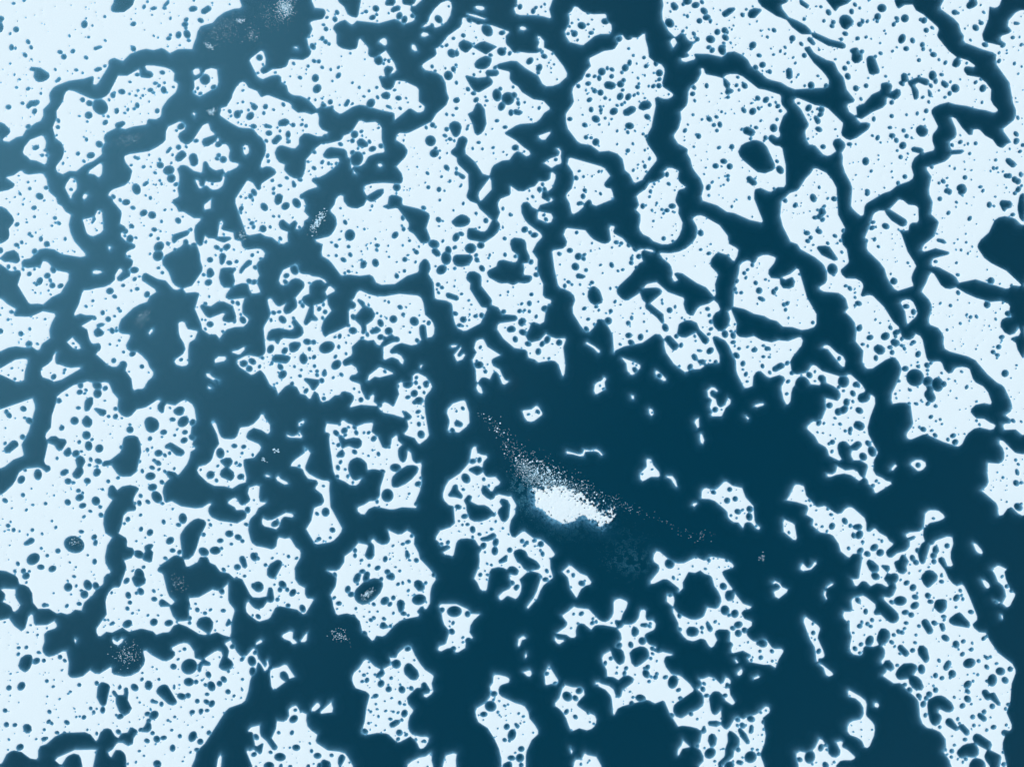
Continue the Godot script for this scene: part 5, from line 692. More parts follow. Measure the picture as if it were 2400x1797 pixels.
	["tall floe in the upper left with a big rounded pond in its lower half", [[418,286,394,297,389,308,388,328,381,336,366,346,348,355,302,362,292,366,291,370,294,380,310,400,305,420,300,428,292,435,265,444,257,450,254,456,254,458,263,462,265,472,284,494,285,502,281,524,292,530,298,540,294,546,284,546,283,548,284,554,294,564,310,569,315,574,313,582,298,590,295,594,298,602,308,607,312,612,310,622,302,632,306,640,304,648,284,660,276,659,273,654,273,650,286,636,285,632,280,630,277,632,270,644,269,656,258,667,244,673,224,676,210,680,196,681,192,687,185,712,174,734,174,738,176,739,188,734,200,738,216,738,220,741,222,744,220,747,191,764,204,772,209,794,214,803,218,805,230,804,235,808,235,816,225,830,252,854,262,859,272,859,282,850,286,849,292,849,296,850,297,856,294,868,308,888,311,910,314,914,322,911,332,911,337,908,346,892,355,884,358,878,358,872,349,860,345,848,332,834,320,825,306,825,296,818,294,808,303,792,304,786,300,784,286,783,278,779,276,772,278,760,283,748,312,721,326,713,344,707,350,694,365,684,362,678,332,658,331,648,336,640,342,639,368,653,388,657,406,677,414,679,422,676,410,670,403,662,394,638,380,620,379,608,386,598,422,578,430,570,438,569,446,574,456,573,462,576,469,596,470,612,475,626,474,636,450,670,431,676,430,678,436,686,456,684,466,686,467,690,457,724,472,760,474,772,490,783,506,783,514,793,524,778,532,771,550,766,570,765,578,758,582,750,580,746,570,738,567,732,567,716,572,699,536,703,528,698,528,694,530,688,539,676,536,675,524,675,516,666,512,650,516,630,522,627,538,626,544,627,550,630,551,634,547,642,551,658,548,669,566,663,576,663,582,666,585,678,590,687,600,687,608,685,609,682,601,664,602,656,607,646,601,630,600,620,605,612,618,602,620,594,616,588,610,584,602,583,580,586,570,582,566,576,564,566,549,562,546,546,522,540,517,536,522,524,521,520,518,518,515,522,510,554,538,554,543,558,541,562,528,568,522,569,508,564,502,560,488,559,480,553,475,574,470,577,466,576,461,572,456,562,454,540,457,528,469,516,469,512,454,512,430,497,418,497,412,485,403,476,404,468,416,462,418,458,415,442,419,422,419,410,414,396,422,387,430,386,438,388,454,400,470,404,473,402,475,382,478,378,482,377,486,380,491,390,499,396,506,399,522,395,528,405,554,392,559,386,556,383,544,381,538,378,535,368,538,352,534,343,528,338,520,339,514,337,512,334,512,326,510,324,506,332,488,343,480,344,474,340,472,332,476,324,501,316,502,314,493,306,488,290,484,290,475,294,450,332,442,338,434,339,422,332,416,320,420,311,432,303,434,294,426,286],[396,344,400,343,404,348,396,358,390,361,388,358,388,354],[424,352,429,352,434,356,437,360,437,366,424,378,416,380,410,376,409,368,416,358],[451,358,456,359,461,362,465,376,464,385,456,391,450,390,446,387,441,370,444,362],[313,364,316,364,326,368,329,370,328,374,322,376,313,372,311,368],[341,424,348,424,349,430,340,437,334,437,333,434,334,430],[434,540,440,539,445,542,444,546,440,552,418,562,410,570,406,571,403,568,401,560,404,550,408,548],[518,592,526,593,531,600,526,616,520,622,516,620,514,617,513,602,514,596],[582,608,590,610,591,614,590,620,575,630,566,642,560,641,560,634,564,626,576,612],[510,706,524,706,546,716,554,742,553,748,548,754,536,757,522,753,520,746,526,736,522,734,492,746,485,744,479,738,469,722,468,718,470,714,476,712,486,716,494,717],[234,756,240,756,244,758,244,762,242,765,233,768,242,776,244,782,238,788,226,791,220,786,218,778,220,773,226,768,225,760]], [424,296,8.2,413,306,3.3,459,330,5.4,512,338,7.6,418,345,6.2,436,344,3.5,404,363,3.3,375,387,7.9,395,399,12,401,418,10.1,412,432,5.4,374,374,3.8,336,391,4.3,307,387,3.3,353,391,2.4,363,405,4.1,349,363,2.7,319,443,11.4,374,423,3.3,378,431,3.3,365,433,2.4,359,432,1.9,523,374,8.2,508,372,4.6,512,364,5.4,535,405,3.8,408,447,2.7,401,382,3,372,578,11.7,370,599,12.5,314,633,9,295,474,8.2,281,469,4.3,311,487,5.4,336,499,8.2,356,504,9,352,464,4.3,341,458,2.7,386,492,3.3,402,491,2.4,378,519,3.8,417,517,7.1,428,508,2.4,361,538,5.7,353,551,4.3,370,559,4.1,308,530,5.7,293,542,6.5,304,560,8.7,318,557,3.5,292,553,3.3,310,578,6.2,337,529,1.9,393,571,4.9,410,585,4.1,376,542,2.4,447,538,4.1,302,601,3.8,351,595,3,371,628,3.8,380,639,4.1,315,654,4.9,326,648,3,288,669,4.3,321,677,4.9,307,681,3,257,682,8.2,268,695,5.2,217,705,3.5,201,718,3.8,247,700,2.2,277,723,3.8,281,729,4.1,240,733,5.4,253,748,6.5,268,741,3.3,220,745,5.4,262,775,6.5,272,775,4.3,272,768,2.7,253,773,1.9,279,798,3.3,257,807,3,274,810,2.2,228,814,8.7,289,825,3.5,266,845,6,310,829,7.1,288,855,9.2,332,859,5.2,344,690,7.1,265,461,5.4,348,873,2.2,302,871,2.2,435,568,6.8,454,574,6,492,609,6.8,508,580,6.2,531,579,8.2,518,586,4.1,548,585,2.7,537,616,6.2,554,613,4.6,591,598,4.6,492,639,9.5,493,643,8.2,488,662,8.2,477,644,4.3,465,661,2.7,505,598,2.7,548,632,4.9,584,659,6.5,595,661,6.8,598,627,5.4,490,695,3,545,708,4.6,557,711,5.4,564,737,3.3,569,750,8.2,549,752,5.4,492,760,7.6,481,750,2.7,473,749,2.7,481,771,3.5,522,777,3.8,524,549,3,482,567,3.8,481,712,4.6,565,591,1.6,462,720,1.6,560,726,1.9,527,760,2.4,604,591,2.7,611,606,3.5], "ice_floe"],
	["floe under the top edge with two deep dark bays and smooth snow between", [[628,-170,638,-162,658,-160,670,-156,674,-152,677,-142,680,-138,710,-140,720,-136,726,-130,729,-118,724,-108,720,-92,732,-70,727,-54,731,-50,756,-44,761,-38,764,-30,762,-24,758,-20,738,-17,731,-2,731,2,738,18,758,20,762,24,764,30,761,38,756,45,731,50,727,54,733,68,728,80,720,90,723,106,730,120,728,128,723,134,710,141,680,139,677,142,674,152,670,157,658,161,638,163,626,171,616,174,611,170,609,164,612,159,621,152,622,138,617,122,614,120,610,120,588,137,585,142,603,178,608,182,616,185,638,176,652,175,659,180,660,192,672,200,676,214,682,220,690,223,704,224,714,228,724,234,742,254,746,253,752,248,762,250,778,248,786,260,796,266,802,265,826,250,842,245,852,246,898,259,920,263,925,266,926,280,958,254,964,254,978,263,986,263,992,260,994,256,995,250,992,247,981,238,981,210,976,204,948,191,932,189,928,190,923,204,916,211,904,211,895,204,888,184,890,181,902,178,899,164,901,158,908,153,920,156,923,162,916,173,924,170,929,164,924,149,904,119,882,135,876,136,868,134,864,131,862,126,863,114,861,110,844,91,841,94,838,110,834,115,820,118,802,114,792,108,788,102,788,80,780,68,781,62,786,56,796,50,808,46,812,48,819,54,824,57,828,56,836,48,888,54,924,44,932,46,948,56,966,50,971,46,972,38,961,24,963,14,946,11,943,8,942,2,942,-6,945,-10,963,-14,960,-20,962,-26,972,-40,968,-48,948,-55,932,-45,924,-43,888,-53,836,-47,828,-55,824,-56,819,-54,812,-47,808,-45,790,-52,784,-57,780,-64,781,-70,788,-80,787,-100,794,-108,802,-113,814,-116,830,-116,837,-112,841,-94,844,-90,862,-111,862,-126,866,-132,874,-135,880,-134,890,-129,902,-118,906,-120,926,-152,929,-162,927,-168,924,-170,917,-170,922,-164,922,-160,918,-155,910,-152,901,-158,899,-162,901,-170,896,-170],[825,-40,834,-41,840,-38,847,-2,840,36,838,40,834,42,824,40,814,34,806,16,794,6,791,0,794,-6,806,-16,812,-32],[920,-30,938,-23,941,-18,939,-14,932,-12,918,-17,915,-24,916,-28],[904,-12,920,-13,926,-9,928,6,922,14,906,14,902,11,902,6,905,0,902,-8],[933,12,936,13,940,16,938,24,922,30,916,28,915,24,916,20,922,15],[905,214,912,216,916,222,914,230,908,234,896,231,892,224,895,218],[813,232,819,232,821,238,815,250,808,251,805,248,805,244],[904,246,908,245,914,247,918,250,918,254,914,256,906,253,904,250]], [936,37,7.9,948,46,7.9,881,20,7.6,873,41,6.8,883,34,3.5,858,27,4.6,849,31,2.7,911,31,2.7,967,37,5.4,884,49,2.2,790,29,5.4,785,34,2.2,785,45,6.2,766,41,3.8,764,68,5.4,758,58,3.8,755,90,5.4,763,98,5.2,771,103,4.1,733,109,7.3,739,103,2.7,732,84,1.9,724,86,3.3,821,125,3,736,143,4.9,747,144,4.9,755,158,4.3,722,155,3.8,718,163,2.2,793,158,3.8,775,163,3.5,739,183,8.7,703,182,4.9,793,177,6.5,779,190,3,680,179,2.2,743,208,10.1,826,194,3.3,842,205,3.8,865,213,3.5,853,226,3.5,883,205,3.8,885,228,4.3,934,230,6.5,952,230,2.7,925,211,3.8,936,194,2.7,938,254,4.1,956,240,2.2,985,250,2.7,774,239,6,755,231,2.7,756,240,2.4,739,234,3,724,231,3.5,869,242,10.3,826,243,3.3,796,246,2.4,758,247,6.2,778,251,3.8,688,149,4.1,645,170,3.3,667,193,2.7,608,135,7.6,616,151,3,604,171,3.3,887,141,10.9,902,140,3.5,911,143,4.1,899,149,3.5,855,139,2.2,800,132,1.9,892,181,3.8,915,139,1.4,717,173,1.9,936,-37,7.9,948,-46,7.9,881,-20,7.6,873,-41,6.8,858,-27,4.6,967,-37,5.4,790,-29,5.4,785,-45,6.2,764,-68,5.4,755,-90,5.4,763,-98,5.2,771,-103,4.1,733,-109,7.3,736,-143,4.9,747,-144,4.9,755,-158,4.3,688,-149,4.1,887,-141,10.9,911,-143,4.1], "ice_floe"],
	["long narrow floe slanting down the right side, honeycombed at its lower end", [[1908,396,1902,406,1890,418,1874,443,1868,448,1852,453,1833,472,1830,506,1836,530,1854,566,1870,572,1878,584,1912,603,1928,616,1933,622,1940,638,1940,656,1936,664,1922,673,1923,678,1932,683,1966,686,1976,692,1984,700,1990,722,1983,730,1983,732,1996,744,2005,756,2009,776,2007,800,2025,822,2023,848,2029,860,2034,864,2046,863,2076,843,2092,836,2100,838,2108,848,2114,862,2114,870,2108,890,2092,922,2091,938,2094,946,2110,943,2124,943,2130,946,2136,950,2142,992,2139,1000,2128,1014,2126,1020,2128,1026,2132,1029,2138,1029,2164,1018,2172,1017,2212,1035,2246,1046,2250,1045,2256,1040,2264,1023,2271,1014,2284,1004,2298,1001,2322,1007,2330,1005,2334,998,2332,995,2322,991,2308,982,2290,981,2282,974,2276,966,2277,958,2288,948,2308,944,2322,947,2324,946,2325,942,2317,920,2306,906,2288,897,2281,888,2274,866,2268,862,2256,860,2244,862,2240,864,2233,874,2224,876,2214,866,2209,852,2205,848,2198,847,2184,849,2176,846,2172,838,2163,796,2158,788,2148,783,2142,792,2134,797,2126,797,2116,793,2107,766,2094,754,2073,720,2054,701,2047,694,2040,692,2032,693,2024,696,2019,694,2018,690,2024,672,2023,666,2019,660,2008,654,1984,653,1974,644,1971,636,1972,631,1988,617,1990,612,1985,584,1976,574,1972,556,1973,550,1980,540,1981,534,1965,504,1961,440,1952,423,1938,406,1918,396,1912,395],[1925,486,1928,486,1934,488,1938,498,1936,502,1930,508,1926,516,1914,513,1912,510,1913,506,1919,500,1920,490],[1918,576,1936,575,1946,578,1962,601,1965,606,1964,610,1956,612,1926,598,1916,584,1915,580],[2092,794,2098,793,2108,798,2111,804,2108,810,2100,814,2090,808,2087,800],[2058,806,2068,809,2076,816,2076,824,2070,831,2060,832,2050,824,2048,818,2049,812],[2174,902,2178,901,2184,902,2191,910,2189,918,2194,928,2195,934,2192,940,2186,944,2176,942,2167,928,2167,920,2173,912,2171,906],[2143,942,2151,942,2154,945,2155,948,2152,951,2146,950,2142,946]], [1921,439,3.8,1907,464,8.7,1865,481,6,1941,465,3.3,1956,466,6.5,1841,470,5.4,1867,458,2.2,1920,542,7.1,1892,546,6.5,1901,557,4.9,1894,565,5.4,1958,553,4.9,1971,564,3.8,1941,570,4.1,1964,570,2.7,1907,574,2.7,1974,591,3.8,1979,612,2.2,1952,631,12.8,1955,644,3.8,1983,670,4.1,1993,676,5.4,2005,686,2.7,2005,697,3.5,2013,711,6.8,2005,716,3.5,1933,483,3.8,1917,492,3.3,1911,510,5.4,1929,515,5.4,1941,507,2.4,1899,495,1.9,1977,540,4.3,2015,769,7.3,2017,764,3.8,2040,791,7.1,2023,807,4.3,2035,811,3.5,2076,788,9.8,2088,768,5.2,2053,749,3,2064,757,2.4,2051,730,1.6,2102,779,7.6,2100,788,4.3,2110,776,5.4,2054,839,6,2087,814,5.4,2092,826,5.7,2115,810,4.3,2121,817,4.3,2115,794,4.9,2142,802,5.4,2137,807,3.8,2153,830,7.1,2123,864,7.1,2146,885,20.4,2176,894,11.7,2199,901,14.9,2174,856,6.5,2175,868,3.8,2153,859,4.3,2152,849,2.7,2137,856,2.2,2255,871,3.5,2208,874,3,2224,888,2.4,2240,893,2.7,2108,893,3.8,2038,780,2.2,2084,752,1.9,2183,851,4.1,1888,579,1.9,2175,877,2.7,1902,587,2.2,1918,533,2.2,1949,666,1.4,2005,676,1.6,2176,946,5.4,2194,952,4.3,2160,938,2.7,2163,942,2.2,2134,914,4.1,2110,915,1.9,2100,923,3,2102,933,2.7,2152,907,2.2,2199,903,9.5,2213,900,6.8,2267,907,4.6,2243,933,2.4,2290,941,3,2229,916,2.2,2183,977,4.9,2205,983,3.3,2195,987,2.7,2209,994,2.7,2165,1006,6.5,2156,1001,3.3,2185,1009,3.8,2193,1020,5.2,2235,1021,6.2,2240,1036,7.1,2223,1030,4.3,2262,1017,2.4,2248,1018,1.6,2290,986,3.3,2297,995,3.3,2174,1020,3.5,2132,945,3.5,2142,1002,1.9,2251,960,1.6,2265,958,1.4,2148,986,1.4,2224,926,1.4], "ice_floe"],
	["floe on the left edge tapering to a sharp point above a joined lobe", [[-50,401,-56,407,-64,409,-76,410,-94,407,-102,410,-108,422,-112,444,-115,452,-129,464,-134,478,-144,484,-152,496,-164,504,-159,528,-163,546,-170,564,-170,590,-170,598,-142,594,-131,586,-120,582,-108,580,-96,582,-88,586,-70,605,-56,608,-51,610,-48,614,-49,624,-52,627,-62,629,-88,627,-95,622,-100,613,-106,613,-112,616,-121,628,-127,632,-158,640,-160,646,-158,656,-140,687,-120,696,-102,712,-98,713,-88,711,-70,711,-64,707,-41,670,-41,664,-48,642,-46,634,-40,632,-28,635,-22,634,0,618,22,634,28,635,40,632,47,634,49,642,41,668,66,709,72,712,88,711,100,713,120,696,141,686,159,656,160,642,156,639,134,635,126,632,122,628,112,616,106,613,100,613,96,622,90,626,64,629,50,626,49,614,54,608,70,605,91,584,106,581,126,584,144,595,188,602,198,600,199,598,198,594,173,566,164,546,160,526,165,504,152,496,145,484,134,478,130,464,116,452,112,444,108,420,100,408,92,407,66,410,56,407,50,401,46,401,32,411,14,416,33,430,34,434,30,440,18,446,-2,450,-24,444,-30,440,-33,434,-31,428,-14,416,-30,412,-46,401],[-5,484,2,483,14,489,28,505,33,516,30,524,20,536,22,550,19,560,12,566,0,572,-11,566,-18,560,-21,550,-19,536,-29,524,-32,518,-30,510,-26,502,-14,489],[-34,586,-30,585,-14,590,0,603,13,590,32,585,43,594,47,610,42,616,36,618,20,614,10,615,0,608,-10,615,-40,617,-46,612,-46,606,-42,594]], [65,427,3,82,424,1.9,69,442,4.1,107,440,4.9,43,412,2.2,92,460,8.4,79,487,5.7,39,526,5.4,62,521,2.7,128,511,4.6,137,523,4.9,129,522,2.7,121,529,3,80,508,3.5,42,502,2.4,68,548,4.3,73,553,4.1,83,545,2.4,95,560,5.4,50,568,4.3,38,574,5.4,43,580,2.7,60,571,1.9,109,572,6.8,152,560,4.1,174,590,2.2,80,589,6.5,0,587,6.8,53,479,2.7,34,462,2.4,56,466,2.2,103,470,2.7,46,454,3.8,22,474,1.6,19,625,4.9,34,629,3.8,52,602,2.2,68,642,5.4,110,646,7.1,92,659,8.2,84,666,4.3,79,663,2.7,117,657,4.6,122,669,6.8,141,670,6.2,124,632,7.6,113,681,2.7,82,686,2.4,76,680,1.9,118,690,2.4,91,624,4.1,80,631,3.3,95,686,1.6,109,667,1.9,53,631,3.8,14,466,1.6,61,514,1.6,145,593,1.6,-69,442,4.1,-107,440,4.9,-92,460,8.4,-79,487,5.7,-39,526,5.4,-128,511,4.6,-137,523,4.9,-68,548,4.3,-73,553,4.1,-95,560,5.4,-50,568,4.3,-38,574,5.4,-109,572,6.8,-152,560,4.1,-80,589,6.5,-19,625,4.9,-68,642,5.4,-110,646,7.1,-92,659,8.2,-84,666,4.3,-117,657,4.6,-122,669,6.8,-141,670,6.2,-124,632,7.6,-91,624,4.1], "ice_floe"],
	["lacy floe in the lower middle ending in a web of merging holes", [[1504,1430,1501,1434,1498,1448,1490,1459,1480,1464,1464,1464,1458,1471,1449,1474,1456,1484,1458,1496,1457,1500,1448,1510,1445,1516,1456,1520,1462,1526,1466,1540,1465,1548,1463,1554,1454,1559,1447,1556,1436,1542,1432,1527,1430,1526,1416,1534,1412,1542,1414,1554,1423,1570,1424,1585,1438,1586,1450,1593,1462,1583,1474,1582,1485,1588,1486,1594,1484,1600,1460,1618,1457,1632,1450,1637,1443,1630,1438,1616,1428,1608,1410,1603,1404,1599,1397,1600,1396,1604,1420,1616,1431,1628,1435,1638,1438,1673,1440,1675,1448,1660,1460,1654,1516,1640,1522,1641,1536,1648,1554,1641,1559,1644,1570,1670,1590,1702,1600,1700,1618,1702,1634,1706,1642,1711,1644,1710,1648,1701,1652,1700,1654,1702,1657,1712,1656,1716,1652,1719,1646,1720,1642,1740,1633,1748,1632,1750,1643,1758,1650,1772,1650,1784,1639,1796,1648,1806,1651,1814,1645,1830,1640,1837,1632,1842,1633,1844,1642,1854,1646,1872,1654,1874,1657,1880,1655,1890,1652,1893,1648,1892,1644,1883,1642,1882,1634,1887,1618,1891,1600,1893,1590,1891,1570,1922,1559,1948,1554,1952,1536,1945,1522,1952,1516,1953,1460,1939,1448,1932,1440,1918,1438,1920,1435,1956,1430,1966,1441,1966,1444,1960,1450,1956,1456,1960,1458,1966,1462,1967,1614,1967,1585,1946,1579,1938,1578,1926,1580,1918,1586,1912,1596,1909,1604,1912,1618,1922,1634,1928,1644,1934,1649,1940,1651,1948,1651,1958,1647,1966,1664,1967,1666,1966,1662,1956,1662,1946,1666,1926,1670,1920,1676,1917,1682,1919,1690,1928,1692,1906,1690,1901,1688,1901,1680,1905,1664,1905,1660,1902,1659,1896,1662,1892,1678,1889,1684,1890,1690,1894,1698,1885,1702,1883,1706,1883,1710,1887,1721,1904,1726,1910,1732,1911,1744,1907,1754,1914,1776,1920,1784,1925,1794,1936,1800,1937,1804,1931,1804,1924,1800,1920,1790,1914,1788,1910,1795,1868,1792,1850,1782,1824,1792,1796,1782,1768,1792,1742,1795,1724,1788,1682,1803,1670,1805,1664,1803,1658,1798,1656,1794,1657,1778,1672,1770,1676,1754,1679,1744,1686,1732,1682,1726,1683,1721,1688,1712,1704,1704,1710,1698,1708,1690,1699,1680,1704,1662,1701,1659,1694,1662,1689,1680,1688,1690,1692,1692,1686,1690,1665,1682,1674,1676,1676,1670,1673,1666,1664,1662,1638,1664,1630,1670,1622,1676,1619,1686,1620,1695,1628,1702,1642,1716,1651,1720,1650,1723,1646,1712,1628,1710,1614,1708,1613,1702,1614,1700,1610,1700,1604,1702,1600,1706,1599,1712,1602,1713,1596,1709,1590,1702,1588,1697,1600,1690,1604,1676,1590,1662,1586,1650,1591,1641,1592,1647,1602,1644,1609,1636,1616,1646,1624,1650,1632,1651,1646,1646,1656,1636,1664,1618,1671,1600,1683,1594,1683,1584,1679,1578,1668,1578,1658,1580,1652,1586,1646,1624,1620,1626,1616,1618,1604,1598,1586,1592,1583,1574,1580,1561,1564,1556,1550,1558,1542,1562,1537,1573,1536,1577,1534,1554,1528,1544,1531,1536,1528,1532,1526,1532,1522,1538,1518,1537,1516,1522,1511,1514,1502,1511,1494,1511,1488,1516,1483,1532,1476,1536,1470,1537,1462,1532,1454,1520,1455,1516,1453,1513,1446,1514,1432,1510,1429],[1504,1460,1516,1459,1520,1462,1520,1468,1514,1471,1502,1469,1500,1464],[1484,1468,1486,1467,1492,1469,1496,1473,1499,1478,1498,1486,1490,1493,1484,1492,1480,1486,1480,1476],[1500,1514,1510,1515,1518,1520,1522,1528,1523,1538,1520,1544,1504,1557,1494,1563,1488,1563,1480,1554,1475,1530,1484,1520],[1760,1698,1765,1698,1768,1704,1767,1716,1762,1720,1756,1719,1755,1714,1757,1702],[1731,1706,1738,1706,1751,1720,1759,1738,1757,1744,1750,1744,1737,1728,1730,1714],[1710,1712,1716,1713,1726,1720,1734,1730,1735,1738,1733,1750,1722,1760,1720,1774,1695,1796,1720,1818,1722,1832,1732,1840,1734,1847,1735,1858,1732,1864,1722,1876,1712,1881,1708,1879,1705,1872,1706,1854,1700,1838,1699,1820,1685,1808,1683,1802,1684,1796,1683,1790,1684,1786,1699,1772,1700,1754,1706,1738,1705,1720],[1668,1718,1676,1720,1682,1730,1679,1746,1672,1752,1666,1751,1664,1748,1659,1736,1661,1724],[1729,1780,1740,1782,1744,1786,1743,1790,1738,1794,1728,1791,1725,1786],[1732,1800,1741,1800,1744,1804,1742,1810,1736,1813,1728,1812,1725,1806,1728,1802],[1666,1842,1670,1841,1676,1843,1681,1852,1681,1864,1676,1872,1672,1875,1664,1872,1659,1862,1660,1850],[1751,1848,1756,1848,1759,1852,1754,1868,1740,1886,1736,1888,1732,1887,1729,1882,1731,1876,1738,1862],[1756,1874,1762,1873,1767,1876,1768,1890,1764,1895,1760,1895,1757,1890,1755,1880]], [1506,1502,9,1479,1511,6.8,1451,1513,7.3,1515,1579,9.2,1578,1598,13.6,1502,1636,10.1,1700,1630,5.4,1657,1630,5.4,1665,1765,12.8,1760,1774,13.9,1523,1468,4.3,1525,1461,3.5,1530,1520,5.4,1530,1532,3.8,1419,1554,4.9,1432,1543,4.9,1468,1566,4.9,1464,1578,5.4,1446,1577,3,1447,1564,2.7,1518,1564,6.2,1511,1566,3.5,1537,1587,5.4,1540,1579,4.3,1527,1586,3.3,1522,1597,4.1,1560,1587,5.4,1591,1617,5.2,1477,1621,2.7,1484,1634,3.5,1526,1543,3.8,1540,1549,2.7,1489,1581,2.2,1481,1650,6.8,1595,1636,4.9,1578,1645,2.2,1648,1615,6,1651,1602,4.3,1673,1593,2.7,1646,1651,2.7,1620,1673,5.2,1635,1685,3,1575,1676,5.4,1692,1684,2.7,1652,1753,2.7,1676,1784,3.3,1635,1749,4.9,1731,1757,5.4,1764,1755,3.5,1776,1757,3.3,1741,1700,6.8,1729,1700,3.8,1761,1685,8.2,1730,1687,5.4,1787,1722,2.4,1741,1775,2.7,1749,1700,2.7,1790,1710,2.4,1779,1767,4.3,1695,1755,2.7,1719,1784,2.7,1790,1692,4.9,1784,1670,3.3,1796,1665,2.7,1710,1799,10.9,1477,1468,1.6,1400,1607,3.3,1445,1632,2.7,1686,1712,2.2,1771,1798,2.7,1502,1958,10.1,1657,1964,5.4,1665,1829,12.8,1760,1820,13.9,1481,1944,6.8,1595,1958,4.9,1620,1921,5.2,1575,1918,5.4,1635,1845,4.9,1731,1837,5.4,1741,1894,6.8,1761,1909,8.2,1730,1907,5.4,1779,1827,4.3,1790,1902,4.9,1710,1795,10.9], "ice_floe"],
	["floe on the right edge with one round pond under the long dark slit", [[2184,639,2179,646,2172,664,2163,680,2162,684,2179,702,2185,714,2186,726,2179,746,2179,756,2182,761,2200,768,2210,780,2214,790,2213,806,2216,817,2226,823,2270,835,2288,844,2316,877,2338,896,2350,902,2356,908,2371,940,2374,952,2371,964,2360,972,2359,974,2370,982,2372,988,2368,993,2358,993,2354,995,2353,1000,2356,1007,2382,1006,2398,1019,2402,1018,2416,1006,2442,1007,2446,1000,2444,995,2440,993,2430,993,2427,988,2429,982,2440,974,2438,972,2428,964,2425,952,2428,940,2442,908,2448,902,2460,896,2482,877,2510,844,2528,835,2569,822,2568,678,2556,674,2534,688,2508,699,2474,708,2450,706,2435,712,2431,718,2433,732,2427,742,2438,743,2448,748,2453,756,2453,766,2443,780,2430,786,2418,782,2408,769,2406,778,2410,786,2426,791,2429,796,2417,804,2413,820,2402,838,2398,840,2386,820,2382,804,2370,796,2372,791,2389,786,2393,778,2390,769,2380,782,2368,786,2356,780,2346,766,2346,756,2350,748,2360,743,2372,742,2366,732,2368,718,2364,712,2348,706,2324,708,2290,699,2265,688,2242,674,2228,678,2216,676,2206,668,2190,642]], [2315,714,7.9,2365,735,7.6,2247,686,5.2,2205,711,3.3,2229,716,4.1,2273,710,1.9,2246,703,1.9,2267,738,3.5,2276,743,4.3,2290,742,4.3,2273,752,2.2,2252,758,3.5,2221,773,3.3,2335,748,3.3,2320,764,2.2,2335,733,2.2,2349,790,5.7,2349,798,2.7,2342,813,6,2329,825,5.4,2339,832,4.9,2338,839,2.7,2289,818,2.2,2240,818,1.6,2384,856,2.7,2357,875,8.4,2371,886,1.9,2352,710,2.7,2161,681,1.6,2330,813,2.2,2324,773,1.4,2235,767,1.4,2335,768,1.1,2376,986,4.9,2395,988,3,2371,930,1.6,2485,714,7.9,2435,735,7.6,2553,686,5.2,2524,743,4.3,2510,742,4.3,2451,790,5.7,2458,813,6,2471,825,5.4,2461,832,4.9,2443,875,8.4,2424,986,4.9], "ice_floe"],
	["tall floe right of the top middle with one very large oval pond", [[1646,160,1644,162,1645,172,1636,190,1621,204,1615,214,1613,240,1610,248,1596,262,1598,278,1592,300,1581,316,1581,322,1590,336,1608,346,1613,350,1612,360,1619,372,1624,392,1630,402,1643,418,1650,436,1650,442,1645,460,1648,470,1682,481,1704,496,1722,499,1758,515,1786,521,1788,518,1787,514,1768,466,1768,452,1770,444,1774,442,1784,440,1802,448,1808,449,1824,438,1838,438,1842,432,1842,388,1834,348,1828,343,1818,342,1809,336,1803,330,1801,324,1803,318,1808,315,1814,316,1822,322,1826,321,1828,319,1829,314,1826,306,1826,300,1836,272,1845,262,1844,259,1833,246,1831,238,1831,226,1828,222,1794,211,1778,208,1742,180,1728,174,1712,174,1704,176,1699,180,1698,182,1704,186,1712,194,1713,198,1711,206,1718,209,1721,212,1720,216,1716,219,1708,222,1702,222,1699,216,1702,208,1696,200,1695,184,1678,179,1656,175,1652,170,1650,162],[1740,250,1744,251,1750,256,1751,262,1748,266,1742,265,1738,260,1737,254],[1750,296,1756,297,1769,304,1772,310,1768,318,1760,320,1744,314,1742,310,1741,304,1744,299],[1765,328,1774,328,1782,330,1790,334,1799,344,1818,386,1818,394,1812,400,1794,407,1776,404,1742,376,1734,366,1730,355,1738,340,1748,334],[1753,412,1760,412,1774,424,1776,430,1772,435,1764,436,1752,426,1749,418]], [1627,205,5.4,1624,220,5.7,1629,236,3.8,1657,201,5.4,1727,200,4.6,1746,201,7.1,1742,194,3,1730,181,3.8,1733,211,3.5,1707,228,4.3,1692,219,2.2,1689,231,1.4,1777,230,6,1796,234,7.3,1762,242,3,1771,235,2.4,1765,261,8.2,1779,254,4.3,1786,251,2.4,1663,279,6.5,1680,274,4.6,1688,292,6.2,1674,293,4.9,1681,306,4.3,1646,280,3.3,1692,262,3.3,1701,266,2.2,1625,269,3.5,1613,292,2.7,1606,306,5.2,1605,329,2.2,1638,319,6.2,1632,315,2.7,1627,344,3,1686,346,4.6,1716,344,6,1722,266,1.6,1784,283,3.3,1773,299,4.6,1761,295,2.4,1739,303,3.5,1760,325,3.8,1792,329,3.3,1697,378,7.1,1678,389,6.8,1711,390,7.1,1692,390,2.4,1655,393,2.4,1707,412,4.3,1707,421,4.3,1700,413,2.4,1670,427,3.8,1661,439,6.5,1651,408,2.4,1697,433,2.7,1690,436,2.2,1686,417,1.9,1771,418,2.4,1741,393,1.6,1757,401,1.6,1795,323,5.4,1631,364,1.4,1657,356,1.4,1757,464,4.6,1716,484,3.5,1662,458,3.5,1764,508,2.2,1727,468,2.4,1722,472,1.9,1695,464,1.6,1686,457,1.4,1805,246,4.6,1824,249,5.4,1819,240,3.3,1830,260,4.1,1822,280,4.1,1814,300,9.2,1829,398,9.2,1822,378,4.3,1815,442,3.3,1811,228,2.2], "ice_floe"],
